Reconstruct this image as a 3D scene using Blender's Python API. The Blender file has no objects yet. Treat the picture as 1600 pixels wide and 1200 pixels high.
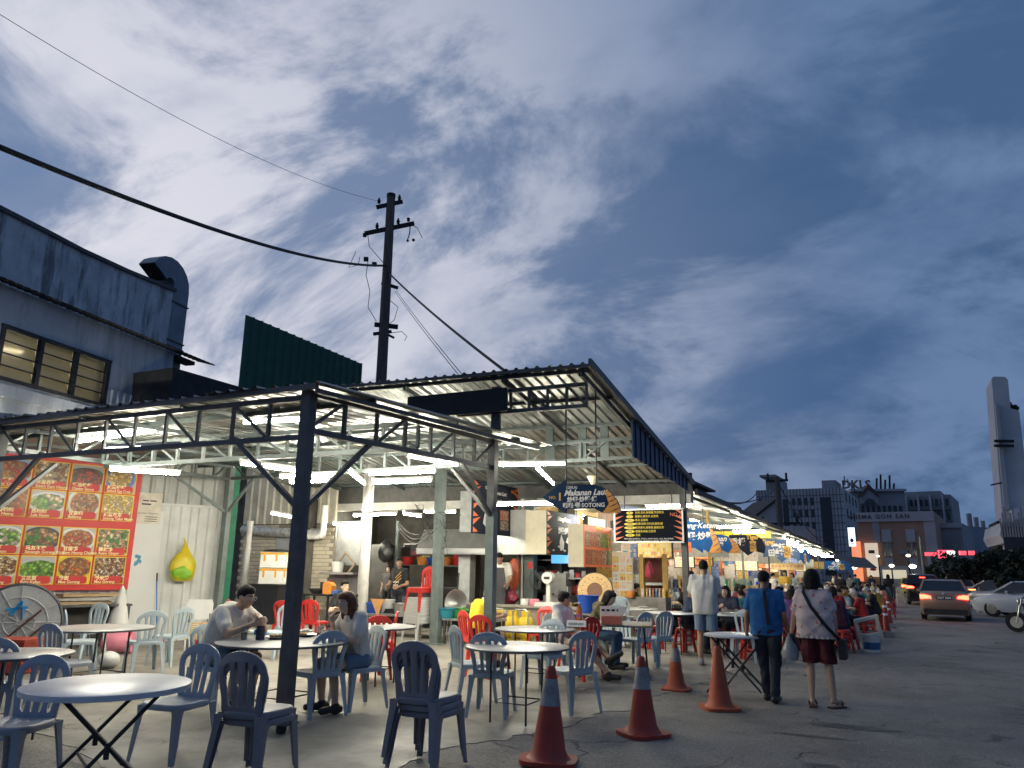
import bpy, bmesh, math, random
import numpy as np
from mathutils import Vector, Matrix, Euler
random.seed(11)
rad = math.radians
SC = bpy.context.scene
COL = SC.collection

# ---------------------------------------------------------------- camera
FPX, CAM_H = 1180.0, 1.6                      # focal length in pixels of a 1600 px wide frame, eye height
_pitch = math.atan((884 - 600) / FPX)
_az = math.atan((1380 - 800) / FPX)
_roll = rad(0.8)
FW = Vector((-math.sin(_az) * math.cos(_pitch), math.cos(_az) * math.cos(_pitch), math.sin(_pitch)))
_rt = Vector((math.cos(_az), math.sin(_az), 0))
_up = _rt.cross(FW)
RT = math.cos(_roll) * _rt + math.sin(_roll) * _up
UP = -math.sin(_roll) * _rt + math.cos(_roll) * _up
EYE = Vector((0, 0, CAM_H))
cam = bpy.data.cameras.new('camera')
cam.sensor_width = 36.0
cam.lens = FPX / 1600 * 36.0
cam.clip_end = 3000
cam_o = bpy.data.objects.new('camera', cam)
COL.objects.link(cam_o)
_R = Matrix((RT, UP, -FW)).transposed().to_4x4()
cam_o.matrix_world = Matrix.Translation(EYE) @ _R
SC.camera = cam_o

# ---------------------------------------------------------------- world: dusk sky with broken cloud
SUN_AZ = rad(-72)                              # afterglow lies beyond the left edge of the frame (from +Y towards -X)
SUN_EL = rad(3)
world = bpy.data.worlds.new('World'); SC.world = world; world.use_nodes = True
nt = world.node_tree; N = nt.nodes; L = nt.links; N.clear()
def nd(t, **k):
    n = N.new(t)
    for a, b in k.items(): setattr(n, a, b)
    return n
def mth(op, a, b=None, c=None, clamp=False):
    n = nd('ShaderNodeMath', operation=op); n.use_clamp = clamp
    for i, x in enumerate((a, b, c)):
        if x is None: continue
        if isinstance(x, (int, float)): n.inputs[i].default_value = x
        else: L.new(x, n.inputs[i])
    return n.outputs[0]
def mixc(fac, a, b):
    n = nd('ShaderNodeMix', data_type='RGBA')
    for sock, x in ((n.inputs[0], fac), (n.inputs[6], a), (n.inputs[7], b)):
        if isinstance(x, (int, float)): sock.default_value = x
        elif isinstance(x, tuple): sock.default_value = (*x, 1)
        else: L.new(x, sock)
    return n.outputs[2]
def sstep(x, lo, hi):
    n = nd('ShaderNodeMapRange', interpolation_type='SMOOTHSTEP')
    L.new(x, n.inputs[0]); n.inputs[1].default_value = lo; n.inputs[2].default_value = hi
    return n.outputs[0]
tc = nd('ShaderNodeTexCoord')
sep = nd('ShaderNodeSeparateXYZ'); L.new(tc.outputs['Generated'], sep.inputs[0])
zc = mth('ADD', mth('MAXIMUM', sep.outputs[2], 0.0), 0.52)
cmb = nd('ShaderNodeCombineXYZ')
L.new(mth('DIVIDE', sep.outputs[0], zc), cmb.inputs[0]); L.new(mth('DIVIDE', sep.outputs[1], zc), cmb.inputs[1])
def noise(vec, scale, det, rough, off, dist=0.0):
    mp = nd('ShaderNodeMapping'); L.new(vec, mp.inputs[0]); mp.inputs['Location'].default_value = off
    mp.inputs['Rotation'].default_value = (0, 0, rad(-26)); mp.inputs['Scale'].default_value = (0.85, 1.2, 1)
    n = nd('ShaderNodeTexNoise'); L.new(mp.outputs[0], n.inputs['Vector'])
    n.inputs['Scale'].default_value = scale; n.inputs['Detail'].default_value = det
    n.inputs['Roughness'].default_value = rough; n.inputs['Distortion'].default_value = dist
    return n.outputs['Fac']
big = noise(cmb.outputs[0], 1.05, 3, 0.5, (5.99, 18.45, 0.96), 0.3)
mid = noise(cmb.outputs[0], 2.9, 9, 0.56, (27.16, 5.76, 4.15), 0.35)
fin = noise(cmb.outputs[0], 7.0, 7, 0.6, (8.3, 1.1, 2.0), 0.2)
dens = mth('ADD', mth('ADD', mth('MULTIPLY', big, 0.55), mth('MULTIPLY', mid, 0.75)), mth('MULTIPLY', fin, 0.22))
glow = nd('ShaderNodeVectorMath', operation='DOT_PRODUCT'); L.new(tc.outputs['Generated'], glow.inputs[0])
glow.inputs[1].default_value = (math.sin(SUN_AZ), math.cos(SUN_AZ), 0.0)
g = sstep(glow.outputs['Value'], 0.22, 0.99)
elev = sstep(sep.outputs[2], 0.0, 0.55)
sky = nd('ShaderNodeTexSky', sky_type='NISHITA'); sky.sun_disc = False
sky.sun_elevation = SUN_EL; sky.sun_rotation = SUN_AZ; sky.ozone_density = 6.0; sky.dust_density = 0.3; sky.air_density = 1.0
K = 10.0                                        # cloud colours are given for a background strength of 1/K
def kc(r, g_, b): return (r * K, g_ * K, b * K)
nish = nd('ShaderNodeVectorMath', operation='MULTIPLY'); L.new(sky.outputs[0], nish.inputs[0]); nish.inputs[1].default_value = (0.5, 0.62, 0.75)
clear = mixc(0.80, nish.outputs[0], mixc(g, kc(.068, .136, .285), kc(.26, .36, .54)))
dark = mixc(g, kc(.052, .108, .228), kc(.125, .205, .375))
pale = mixc(g, kc(.145, .225, .39), kc(.80, .79, .86))
m_pale = sstep(mth('ADD', dens, mth('MULTIPLY', g, 0.12)), 0.63, 0.87)
c1 = mixc(mth('MULTIPLY', m_pale, 0.92), clear, pale)
dens2 = mth('ADD', mth('MULTIPLY', noise(cmb.outputs[0], 2.4, 10, 0.62, (23.14, 27.24, 5.24), 0.4), 0.75), mth('MULTIPLY', mid, 0.3))
m_dark = sstep(dens2, 0.49, 0.61)
c2 = mixc(mth('MULTIPLY', m_dark, 0.86), c1, dark)
below = sstep(sep.outputs[2], -0.06, 0.0)
c3 = mixc(below, kc(.05, .055, .07), c2)
bg = nd('ShaderNodeBackground'); L.new(c3, bg.inputs[0]); bg.inputs[1].default_value = 0.1
wo = nd('ShaderNodeOutputWorld'); L.new(bg.outputs[0], wo.inputs[0])

# the last low light of the day, very weak and soft
sun = bpy.data.lights.new('sun', 'SUN'); sun.energy = 0.10; sun.angle = rad(25); sun.color = (1.0, 0.86, 0.78)
sun_o = bpy.data.objects.new('sun', sun); COL.objects.link(sun_o)
_sd = Vector((math.sin(SUN_AZ) * math.cos(rad(8)), math.cos(SUN_AZ) * math.cos(rad(8)), math.sin(rad(8))))
sun_o.rotation_euler = (-_sd).to_track_quat('-Z', 'Y').to_euler()

vs = SC.view_settings
vs.view_transform = 'Standard'; vs.look = 'None'; vs.exposure = 0.0; vs.gamma = 1.0; vs.use_curve_mapping = False
SC.cycles.use_denoising = True
SC.cycles.max_bounces = 6; SC.cycles.diffuse_bounces = 3; SC.cycles.glossy_bounces = 3; SC.cycles.transmission_bounces = 4
SC.cycles.transparent_max_bounces = 6
SC.cycles.sample_clamp_indirect = 6.0
SC.cycles.caustics_reflective = False; SC.cycles.caustics_refractive = False

# ---------------------------------------------------------------- places: a sight line met with the ground or an upright plane
def ray(px, py): return FW + RT * ((px - 800) / FPX) - UP * ((py - 600) / FPX)
def gz(y): 
    t = max(0.0, y - 15.0)
    return -0.55 * (1 - math.exp(-t * 0.021))
def hor(px, py, z):
    d = ray(px, py); return EYE + d * ((z - CAM_H) / d.z)
def gr(px, py):
    p = hor(px, py, 0.0)
    for _ in range(30): p = hor(px, py, gz(p.y) * .5 + p.z * .5)
    return p
def atY(px, py, y): d = ray(px, py); return EYE + d * (y / d.y)
def atX(px, py, x): d = ray(px, py); return EYE + d * (x / d.x)
def atD(px, py, dist): d = ray(px, py); d = d / math.hypot(d.x, d.y); return EYE + d * dist
def onP(px, py, p0, n):
    d = ray(px, py); n = Vector(n); return EYE + d * ((Vector(p0) - EYE).dot(n) / d.dot(n))

# ---------------------------------------------------------------- materials
_M = {}
def mat(name, col, rough=.6, metal=0.0, var=.18, scale=6.0, bump=0.0, bscale=60.0, dirt=0.0, dcol=(.05, .045, .04), dscale=1.6,
        rnd=0.0, spec=.5, stretch=None, coat=0.0, alpha=1.0, trans=0.0, coords='Object'):
    if name in _M: return _M[name]
    m = bpy.data.materials.new(name); m.use_nodes = True; _M[name] = m
    t = m.node_tree; B = t.nodes['Principled BSDF']
    m.diffuse_color = (*col, 1)
    B.inputs['Roughness'].default_value = rough; B.inputs['Metallic'].default_value = metal
    B.inputs['Specular IOR Level'].default_value = spec
    B.inputs['Coat Weight'].default_value = coat; B.inputs['Transmission Weight'].default_value = trans
    B.inputs['Alpha'].default_value = alpha
    tc = t.nodes.new('ShaderNodeTexCoord'); vec = tc.outputs[coords]
    if stretch:
        mp = t.nodes.new('ShaderNodeMapping'); t.links.new(vec, mp.inputs[0]); mp.inputs['Scale'].default_value = stretch; vec = mp.outputs[0]
    def noise(sc, det=5, ro=.55):
        n = t.nodes.new('ShaderNodeTexNoise'); t.links.new(vec, n.inputs['Vector'])
        n.inputs['Scale'].default_value = sc; n.inputs['Detail'].default_value = det; n.inputs['Roughness'].default_value = ro
        return n.outputs['Fac']
    def rng(x, a, b, c, d):
        n = t.nodes.new('ShaderNodeMapRange'); t.links.new(x, n.inputs[0])
        for i, q in enumerate((a, b, c, d)): n.inputs[1 + i].default_value = q
        return n.outputs[0]
    def mul(a, b):
        n = t.nodes.new('ShaderNodeMix'); n.data_type = 'RGBA'; n.blend_type = 'MULTIPLY'; n.inputs[0].default_value = 1
        if isinstance(a, tuple): n.inputs[6].default_value = (*a, 1)
        else: t.links.new(a, n.inputs[6])
        t.links.new(b, n.inputs[7]); return n.outputs[2]
    c = None
    if var:
        c = mul(col, rng(noise(scale), .3, .7, 1 - var, 1 + var))
    if rnd:
        oi = t.nodes.new('ShaderNodeObjectInfo')
        c = mul(c if c else col, rng(oi.outputs['Random'], 0, 1, 1 - rnd, 1 + rnd))
    if dirt:
        n = t.nodes.new('ShaderNodeMix'); n.data_type = 'RGBA'
        t.links.new(rng(noise(dscale, 8, .65), .48, .70, 0, dirt), n.inputs[0])
        if c: t.links.new(c, n.inputs[6])
        else: n.inputs[6].default_value = (*col, 1)
        n.inputs[7].default_value = (*dcol, 1); c = n.outputs[2]
    if c: t.links.new(c, B.inputs['Base Color'])
    else: B.inputs['Base Color'].default_value = (*col, 1)
    if bump:
        b = t.nodes.new('ShaderNodeBump'); b.inputs['Strength'].default_value = bump; b.inputs['Distance'].default_value = .02
        t.links.new(noise(bscale, 4, .6), b.inputs['Height']); t.links.new(b.outputs[0], B.inputs['Normal'])
    return m
def emit(name, col, s):
    if name in _M: return _M[name]
    m = bpy.data.materials.new(name); m.use_nodes = True; _M[name] = m
    B = m.node_tree.nodes['Principled BSDF']; B.inputs['Base Color'].default_value = (.8, .8, .8, 1)
    B.inputs['Emission Color'].default_value = (*col, 1); B.inputs['Emission Strength'].default_value = s
    return m

# ---------------------------------------------------------------- mesh builder
class MB:
    def __init__(s): s.v = []; s.f = []; s.mi = []
    def add(s, vs, fs, mi=0):
        n = len(s.v); s.v += [tuple(p) for p in vs]
        for f in fs: s.f.append(tuple(i + n for i in f)); s.mi.append(mi)
        return s
    def box(s, c, d, rz=0.0, mi=0, M=None):
        hx, hy, hz = d[0] / 2, d[1] / 2, d[2] / 2; c = Vector(c)
        R = M if M is not None else Matrix.Rotation(rz, 3, 'Z')
        vs = [c + R @ Vector((x, y, z)) for z in (-hz, hz) for x, y in ((-hx, -hy), (hx, -hy), (hx, hy), (-hx, hy))]
        return s.add(vs, [(3, 2, 1, 0), (4, 5, 6, 7), (0, 1, 5, 4), (1, 2, 6, 5), (2, 3, 7, 6), (3, 0, 4, 7)], mi)
    def bar(s, a, b, w, h, mi=0):
        a, b = Vector(a), Vector(b); d = b - a; l = d.length
        if l < 1e-6: return s
        x = d / l; u = Vector((0, 0, 1)) if abs(x.z) < .95 else Vector((0, 1, 0))
        y = u.cross(x).normalized(); z = x.cross(y)
        return s.box((a + b) / 2, (l, w, h), M=Matrix((x, y, z)).transposed(), mi=mi)
    def tube(s, pts, r, n=8, mi=0, cap=True, sx=1.0, sy=1.0):
        pts = [Vector(p) for p in pts]; k = len(pts)
        rs = r if isinstance(r, (list, tuple)) else [r] * k
        prev = None; vs = []; fs = []
        for i, p in enumerate(pts):
            d = (pts[min(i + 1, k - 1)] - pts[max(i - 1, 0)])
            d = d.normalized() if d.length > 1e-9 else Vector((0, 0, 1))
            if prev is None:
                u = Vector((0, 0, 1)) if abs(d.z) < .9 else Vector((1, 0, 0)); a = u.cross(d).normalized()
            else:
                a = prev - d * prev.dot(d); a = a.normalized() if a.length > 1e-6 else prev
            prev = a; b = d.cross(a)
            for j in range(n):
                t = 2 * math.pi * j / n; vs.append(p + a * (math.cos(t) * rs[i] * sx) + b * (math.sin(t) * rs[i] * sy))
        for i in range(k - 1):
            for j in range(n):
                q = (j + 1) % n; fs.append((i * n + j, i * n + q, (i + 1) * n + q, (i + 1) * n + j))
        if cap: fs.append(tuple(range(n - 1, -1, -1))); fs.append(tuple((k - 1) * n + j for j in range(n)))
        return s.add(vs, fs, mi)
    def lathe(s, prof, n=20, c=(0, 0, 0), mi=0, sx=1.0, sy=1.0):
        c = Vector(c); vs = []; fs = []; k = len(prof)
        for r, z in prof:
            for j in range(n):
                t = 2 * math.pi * j / n; vs.append(c + Vector((math.cos(t) * r * sx, math.sin(t) * r * sy, z)))
        for i in range(k - 1):
            for j in range(n):
                q = (j + 1) % n; fs.append((i * n + j, i * n + q, (i + 1) * n + q, (i + 1) * n + j))
        if prof[0][0] > 1e-5: fs.append(tuple(range(n - 1, -1, -1)))
        if prof[-1][0] > 1e-5: fs.append(tuple((k - 1) * n + j for j in range(n)))
        return s.add(vs, fs, mi)
    def prism(s, poly, a, b, mi=0, plane='XZ'):           # poly extruded along the missing axis from a to b
        n = len(poly); mk = {'XZ': lambda p, q: (p[0], q, p[1]), 'YZ': lambda p, q: (q, p[0], p[1]), 'XY': lambda p, q: (p[0], p[1], q)}[plane]
        vs = [mk(p, a) for p in poly] + [mk(p, b) for p in poly]
        fs = [tuple(range(n)), tuple(range(2 * n - 1, n - 1, -1))] + [(i, i + n, (i + 1) % n + n, (i + 1) % n) for i in range(n)]
        return s.add(vs, fs, mi)
    def ball(s, c, r, n=10, mi=0, sq=(1, 1, 1)):
        c = Vector(c); m = n // 2; vs = [c + Vector((0, 0, -r * sq[2]))]; fs = []
        for i in range(1, m):
            t = -math.pi / 2 + math.pi * i / m
            for j in range(n):
                q = 2 * math.pi * j / n
                vs.append(c + Vector((math.cos(t) * math.cos(q) * r * sq[0], math.cos(t) * math.sin(q) * r * sq[1], math.sin(t) * r * sq[2])))
        vs.append(c + Vector((0, 0, r * sq[2]))); e = len(vs) - 1
        for j in range(n):
            q = (j + 1) % n; fs.append((0, 1 + q, 1 + j)); fs.append((e, 1 + (m - 2) * n + j, 1 + (m - 2) * n + q))
            for i in range(m - 2): fs.append((1 + i * n + j, 1 + i * n + q, 1 + (i + 1) * n + q, 1 + (i + 1) * n + j))
        return s.add(vs, fs, mi)
    def mesh(s, name, mats, smooth=0):
        me = bpy.data.meshes.new(name); me.from_pydata(s.v, [], s.f)
        for m in (mats if isinstance(mats, (list, tuple)) else [mats]): me.materials.append(m)
        if any(s.mi): me.polygons.foreach_set('material_index', s.mi)
        bm = bmesh.new(); bm.from_mesh(me); bmesh.ops.recalc_face_normals(bm, faces=bm.faces); bm.to_mesh(me); bm.free()
        if smooth:
            me.polygons.foreach_set('use_smooth', [True] * len(me.polygons)); me.set_sharp_from_angle(angle=rad(smooth))
        me.update(); return me
    def build(s, name, mats, parent=None, smooth=0, loc=None, rz=0.0):
        return obj(name, s.mesh(name, mats, smooth), parent, loc, rz)
def obj(name, me, parent=None, loc=None, rz=0.0):
    o = bpy.data.objects.new(name, me); COL.objects.link(o)
    if parent is not None: o.parent = parent
    if loc is not None: o.location = loc
    if rz: o.rotation_euler.z = rz
    return o
def tag(o, label, cat, group=None):
    o['label'] = label; o['category'] = cat; o['kind'] = 'thing'
    if group: o['group'] = group
    return o
def struct(o): o['kind'] = 'structure'; return o
def stuff(o): o['kind'] = 'stuff'; return o
def thing(name, label, cat, loc=(0, 0, 0), rz=0.0, group=None):
    o = bpy.data.objects.new(name, None); COL.objects.link(o); o.empty_display_size = .2
    o.location = loc; o.rotation_euler.z = rz
    return tag(o, label, cat, group)
KIDS = {}
def kids(o):
    return [c for c in o.children]
def copy_tree(o, parent=None):
    c = o.copy(); COL.objects.link(c); c.parent = parent
    for ch in o.children: copy_tree(ch, c)
    return c
def dup(root, loc, rz, label, group=None, tilt=None):
    r = copy_tree(root); r.location = loc; r.rotation_euler = (0, 0, rz)
    r['label'] = label
    if group: r['group'] = group
    return r
def remat(o, m):
    for i, sl in enumerate(o.material_slots): sl.link = 'OBJECT'; sl.material = m[i] if isinstance(m, (list, tuple)) else m
TMP = bpy.data.scenes.new('workbench')
def baked(o):
    TMP.collection.objects.link(o); vl = TMP.view_layers[0]; vl.update(); dg = vl.depsgraph
    me = bpy.data.meshes.new_from_object(o.evaluated_get(dg)); d = o.data
    bpy.data.objects.remove(o)
    (bpy.data.meshes if isinstance(d, bpy.types.Mesh) else bpy.data.curves).remove(d)
    return me
_T = {}
def text_mesh(s, size, m, shear=0.0, bold=0.0, align='CENTER', ext=.002, space=1.0):
    k = (s, size, m.name, shear, bold, align, ext, space)
    if k in _T: return _T[k]
    c = bpy.data.curves.new('lettering', 'FONT'); c.body = s; c.size = size; c.shear = shear; c.offset = bold
    c.align_x = align; c.align_y = 'CENTER'; c.extrude = ext; c.resolution_u = 2; c.space_character = space
    me = baked(bpy.data.objects.new('lettering', c)); me.name = 'lettering'
    me.materials.clear(); me.materials.append(m)
    me.transform(Matrix.Rotation(math.pi / 2, 4, 'X'))          # stands up in XZ, read from -Y
    _T[k] = me; return me
def lettering(s, size, m, parent, loc, rz=0.0, name='lettering', **k):
    return obj(name, text_mesh(s, size, m, **k), parent, loc, rz)
def corr(width, length, pitch=.2, amp=.032, m=None, name='roof_sheet', sag=0.0):
    """ribbed sheet metal, ribs along local Y, width along X"""
    prof = []; x = 0.0
    while x < width - 1e-6:
        for dx, z in ((0, 0), (pitch * .55, 0), (pitch * .68, amp), (pitch * .86, amp)):
            if x + dx <= width: prof.append((x + dx, z))
        x += pitch
    prof.append((width, 0)); ny = 5; mb = MB(); vs = []; fs = []; k = len(prof)
    for j in range(ny):
        t = j / (ny - 1)
        for (px, pz) in prof: vs.append((px, t * length, pz - sag * 4 * t * (1 - t)))
    for j in range(ny - 1):
        for i in range(k - 1): fs.append((j * k + i, j * k + i + 1, (j + 1) * k + i + 1, (j + 1) * k + i))
    mb.add(vs, fs); return mb.mesh(name, m)
def frame(o, origin, ux, uy):
    """local X along ux, Y along uy"""
    x = Vector(ux).normalized(); y = Vector(uy); y = (y - x * y.dot(x)).normalized(); z = x.cross(y)
    M = Matrix((x, y, z)).transposed().to_4x4(); M.translation = Vector(origin); o.matrix_local = M; return o

from mathutils import noise as mnoise
def crumple(o, amp, freq, seed=0.0):
    for v in o.data.vertices:
        q = v.co * freq + Vector((seed, seed, seed)); v.co += mnoise.noise_vector(q) * amp + mnoise.noise_vector(q * 2.3) * amp * .5
    return o

# ================================================================ THE SETTING
def road_mat():
    m = bpy.data.materials.new('asphalt'); m.use_nodes = True; t = m.node_tree; B = t.nodes['Principled BSDF']; n = t.nodes; l = t.links
    tc = n.new('ShaderNodeTexCoord'); P = tc.outputs['Object']
    def noise(s, d=6, r=.6, dist=0):
        q = n.new('ShaderNodeTexNoise'); l.new(P, q.inputs['Vector']); q.inputs['Scale'].default_value = s; q.inputs['Detail'].default_value = d
        q.inputs['Roughness'].default_value = r; q.inputs['Distortion'].default_value = dist; return q.outputs['Fac']
    def rng(x, a, b, c, d):
        q = n.new('ShaderNodeMapRange'); l.new(x, q.inputs[0])
        for i, v in enumerate((a, b, c, d)): q.inputs[1 + i].default_value = v
        return q.outputs[0]
    def mix(f, a, b, mode='MIX'):
        q = n.new('ShaderNodeMix'); q.data_type = 'RGBA'; q.blend_type = mode
        for s_, v in ((q.inputs[0], f), (q.inputs[6], a), (q.inputs[7], b)):
            if isinstance(v, (int, float)): s_.default_value = v
            elif isinstance(v, tuple): s_.default_value = (*v, 1)
            else: l.new(v, s_)
        return q.outputs[2]
    grit = noise(34, 6, .8); base = mix(rng(noise(.35, 7, .65), .35, .68, 0, 1), (.125, .112, .096), (.262, .238, .205))
    base = mix(rng(noise(1.7, 8, .7, .6), .52, .72, 0, .55), base, (.055, .048, .042))
    base = mix(rng(noise(.16, 4, .5, 1.5), .56, .60, 0, .5), base, (.235, .21, .178))
    base = mix(rng(noise(.55, 6, .7, 2.0), .60, .66, 0, .75), base, (.045, .04, .036))
    base = mix(rng(noise(3.5, 8, .75), .56, .70, 0, .5), base, (.30, .27, .23))
    base = mix(1.0, base, mix(rng(grit, .3, .7, 0, 1), (.35, .35, .35), (1.75, 1.75, 1.75)), 'MULTIPLY')
    vo = n.new('ShaderNodeTexVoronoi'); vo.feature = 'DISTANCE_TO_EDGE'; vo.inputs['Scale'].default_value = .32
    wr = n.new('ShaderNodeVectorMath'); wr.operation = 'MULTIPLY_ADD'; q = n.new('ShaderNodeTexNoise'); q.inputs['Scale'].default_value = 1.6; q.inputs['Detail'].default_value = 6
    l.new(P, q.inputs['Vector']); l.new(q.outputs['Color'], wr.inputs[0]); wr.inputs[1].default_value = (1.1, 1.1, 0); l.new(P, wr.inputs[2]); l.new(wr.outputs[0], vo.inputs['Vector'])
    crack = rng(vo.outputs['Distance'], .002, .008, .8, 0)
    keep = rng(noise(.5, 3, .5), .50, .58, 0, 1)
    ck = n.new('ShaderNodeMath'); ck.operation = 'MULTIPLY'; l.new(crack, ck.inputs[0]); l.new(keep, ck.inputs[1])
    base = mix(ck.outputs[0], base, (.02, .02, .02))
    l.new(base, B.inputs['Base Color'])
    l.new(rng(noise(.8, 5, .6), .3, .7, .62, .9), B.inputs['Roughness'])
    b1 = n.new('ShaderNodeBump'); b1.inputs['Strength'].default_value = .55; b1.inputs['Distance'].default_value = .012; l.new(grit, b1.inputs['Height'])
    b2 = n.new('ShaderNodeBump'); b2.inputs['Strength'].default_value = .8; b2.inputs['Distance'].default_value = .06; l.new(noise(2.2, 6, .6), b2.inputs['Height']); l.new(b1.outputs[0], b2.inputs['Normal'])
    b3 = n.new('ShaderNodeBump'); b3.invert = True; b3.inputs['Strength'].default_value = .8; b3.inputs['Distance'].default_value = .02; l.new(ck.outputs[0], b3.inputs['Height']); l.new(b2.outputs[0], b3.inputs['Normal'])
    l.new(b3.outputs[0], B.inputs['Normal']); return m
def slab_mat():
    m = bpy.data.materials.new('concrete_paving'); m.use_nodes = True; t = m.node_tree; B = t.nodes['Principled BSDF']; n = t.nodes; l = t.links
    P = n.new('ShaderNodeTexCoord').outputs['Object']
    def noise(s, d=6, r=.6, dist=0):
        q = n.new('ShaderNodeTexNoise'); l.new(P, q.inputs['Vector']); q.inputs['Scale'].default_value = s; q.inputs['Detail'].default_value = d
        q.inputs['Roughness'].default_value = r; q.inputs['Distortion'].default_value = dist; return q.outputs['Fac']
    def rng(x, a, b, c, d):
        q = n.new('ShaderNodeMapRange'); l.new(x, q.inputs[0])
        for i, v in enumerate((a, b, c, d)): q.inputs[1 + i].default_value = v
        return q.outputs[0]
    def mix(f, a, b):
        q = n.new('ShaderNodeMix'); q.data_type = 'RGBA'
        for s_, v in ((q.inputs[0], f), (q.inputs[6], a), (q.inputs[7], b)):
            if isinstance(v, (int, float)): s_.default_value = v
            elif isinstance(v, tuple): s_.default_value = (*v, 1)
            else: l.new(v, s_)
        return q.outputs[2]
    c = mix(rng(noise(.7, 8, .65, .4), .35, .65, 0, 1), (.20, .184, .156), (.325, .303, .262))
    c = mix(rng(noise(2.6, 9, .7, .8), .50, .74, 0, .62), c, (.115, .105, .09))
    c = mix(rng(noise(.33, 4, .5, 1.2), .55, .66, 0, .4), c, (.15, .138, .118))
    vo = n.new('ShaderNodeTexVoronoi'); vo.feature = 'DISTANCE_TO_EDGE'; vo.inputs['Scale'].default_value = .55
    wr = n.new('ShaderNodeVectorMath'); wr.operation = 'MULTIPLY_ADD'; q = n.new('ShaderNodeTexNoise'); q.inputs['Scale'].default_value = 1.2; q.inputs['Detail'].default_value = 7
    l.new(P, q.inputs['Vector']); l.new(q.outputs['Color'], wr.inputs[0]); wr.inputs[1].default_value = (1.4, 1.4, 0); l.new(P, wr.inputs[2]); l.new(wr.outputs[0], vo.inputs['Vector'])
    ck = n.new('ShaderNodeMath'); ck.operation = 'MULTIPLY'; l.new(rng(vo.outputs['Distance'], .0015, .006, .8, 0), ck.inputs[0]); l.new(rng(noise(.6, 3, .5), .50, .60, 0, 1), ck.inputs[1])
    c = mix(ck.outputs[0], c, (.06, .055, .05))
    l.new(c, B.inputs['Base Color']); l.new(rng(noise(1.3, 6, .6), .35, .65, .42, .8), B.inputs['Roughness'])
    b2 = n.new('ShaderNodeBump'); b2.inputs['Strength'].default_value = .35; b2.inputs['Distance'].default_value = .02; l.new(noise(7, 8, .65), b2.inputs['Height'])
    b3 = n.new('ShaderNodeBump'); b3.invert = True; b3.inputs['Strength'].default_value = .8; b3.inputs['Distance'].default_value = .015; l.new(ck.outputs[0], b3.inputs['Height']); l.new(b2.outputs[0], b3.inputs['Normal'])
    l.new(b3.outputs[0], B.inputs['Normal']); return m
def strip(name, xs, ys, dz, m):
    mb = MB(); vs = [(x, y, gz(y) + dz) for y in ys for x in xs]; k = len(xs)
    fs = [(j * k + i, j * k + i + 1, (j + 1) * k + i + 1, (j + 1) * k + i) for j in range(len(ys) - 1) for i in range(k - 1)]
    return struct(mb.add(vs, fs).build(name, m, smooth=60))
ASPH = road_mat(); SLAB = slab_mat()
ys = [-40, -10, 0, 8, 15] + [15 + 2 * i for i in range(1, 25)] + [70, 80, 100, 130, 180, 260, 400, 800, 2500]
strip('road', [-900, -60, -20, -5, 0, 5, 20, 60, 200, 900], ys, 0.0, ASPH)
# broken edge of the concrete apron against the road
edge = [(190, 1240), (150, 1186), (108, 1164), (70, 1150), (25, 1138), (-60, 1128), (-300, 1118)]
front = [gr(*p) for p in edge]
right = [gr(*p) for p in [(1064, 1076), (1010, 1090), (976, 1112), (948, 1113), (922, 1117), (900, 1131), (882, 1137), (855, 1141), (825, 1147), (785, 1156), (748, 1160), (705, 1168), (672, 1172), (640, 1186), (600, 1225)]]
poly = [Vector((-2.45, 15, 0)), Vector((-2.5, 12.3, 0))] + right + front + [Vector((-34, 4, 0)), Vector((-34, 15, 0))]
jag = []
for a, b in zip(poly, poly[1:] + poly[:1]):
    k = max(1, min(14, int((b - a).length / .12))) if (b - a).length < 4 else 1
    for i in range(k):
        p = a.lerp(b, i / k)
        if k > 1: p = p + Vector((random.gauss(0, .035), random.gauss(0, .035), 0))
        jag.append((p.x, p.y))
bm = bmesh.new(); vv = [bm.verts.new((x, y, .006)) for x, y in jag]; ee = [bm.edges.new((vv[i], vv[(i + 1) % len(vv)])) for i in range(len(vv))]
bmesh.ops.triangle_fill(bm, edges=ee, use_beauty=True)
ex = bmesh.ops.extrude_edge_only(bm, edges=ee)
for v in [q for q in ex['geom'] if isinstance(q, bmesh.types.BMVert)]: v.co.z = -.01
me = bpy.data.meshes.new('pavement'); bmesh.ops.recalc_face_normals(bm, faces=bm.faces); bm.to_mesh(me); bm.free(); me.materials.append(SLAB)
pave = struct(obj('pavement', me))
if sum(p.normal.z for p in me.polygons) < 0: me.flip_normals()
far = strip('pavement_row', [-34, -20, -10, -5, -2.45], [15] + [15 + 2 * i for i in range(1, 25)] + [70, 80], .014, SLAB)

# repaired and oil darkened patches on the road
PATCH = mat('dark_tar_patch', (.075, .069, .061), .6, 0, .45, 5, .5, 40, .5, (.10, .09, .08), 3)
def road_patch(px, py, rx, ry, seed):
    r = random.Random(seed); c = gr(px, py); pts = []
    for i in range(26):
        q = 2 * math.pi * i / 26; k = 1 + r.gauss(0, .13); pts.append((c.x + rx * k * math.cos(q), c.y + ry * k * math.sin(q)))
    mb = MB().add([(x, y, gz(y) + .004) for x, y in pts], [tuple(range(26))]); return struct(mb.build('road_patch', PATCH))
for a in ((1330, 1136, .42, .12, 1), (1262, 1150, .35, .05, 2), (1490, 1026, .30, .12, 3)): road_patch(*a)

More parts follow.
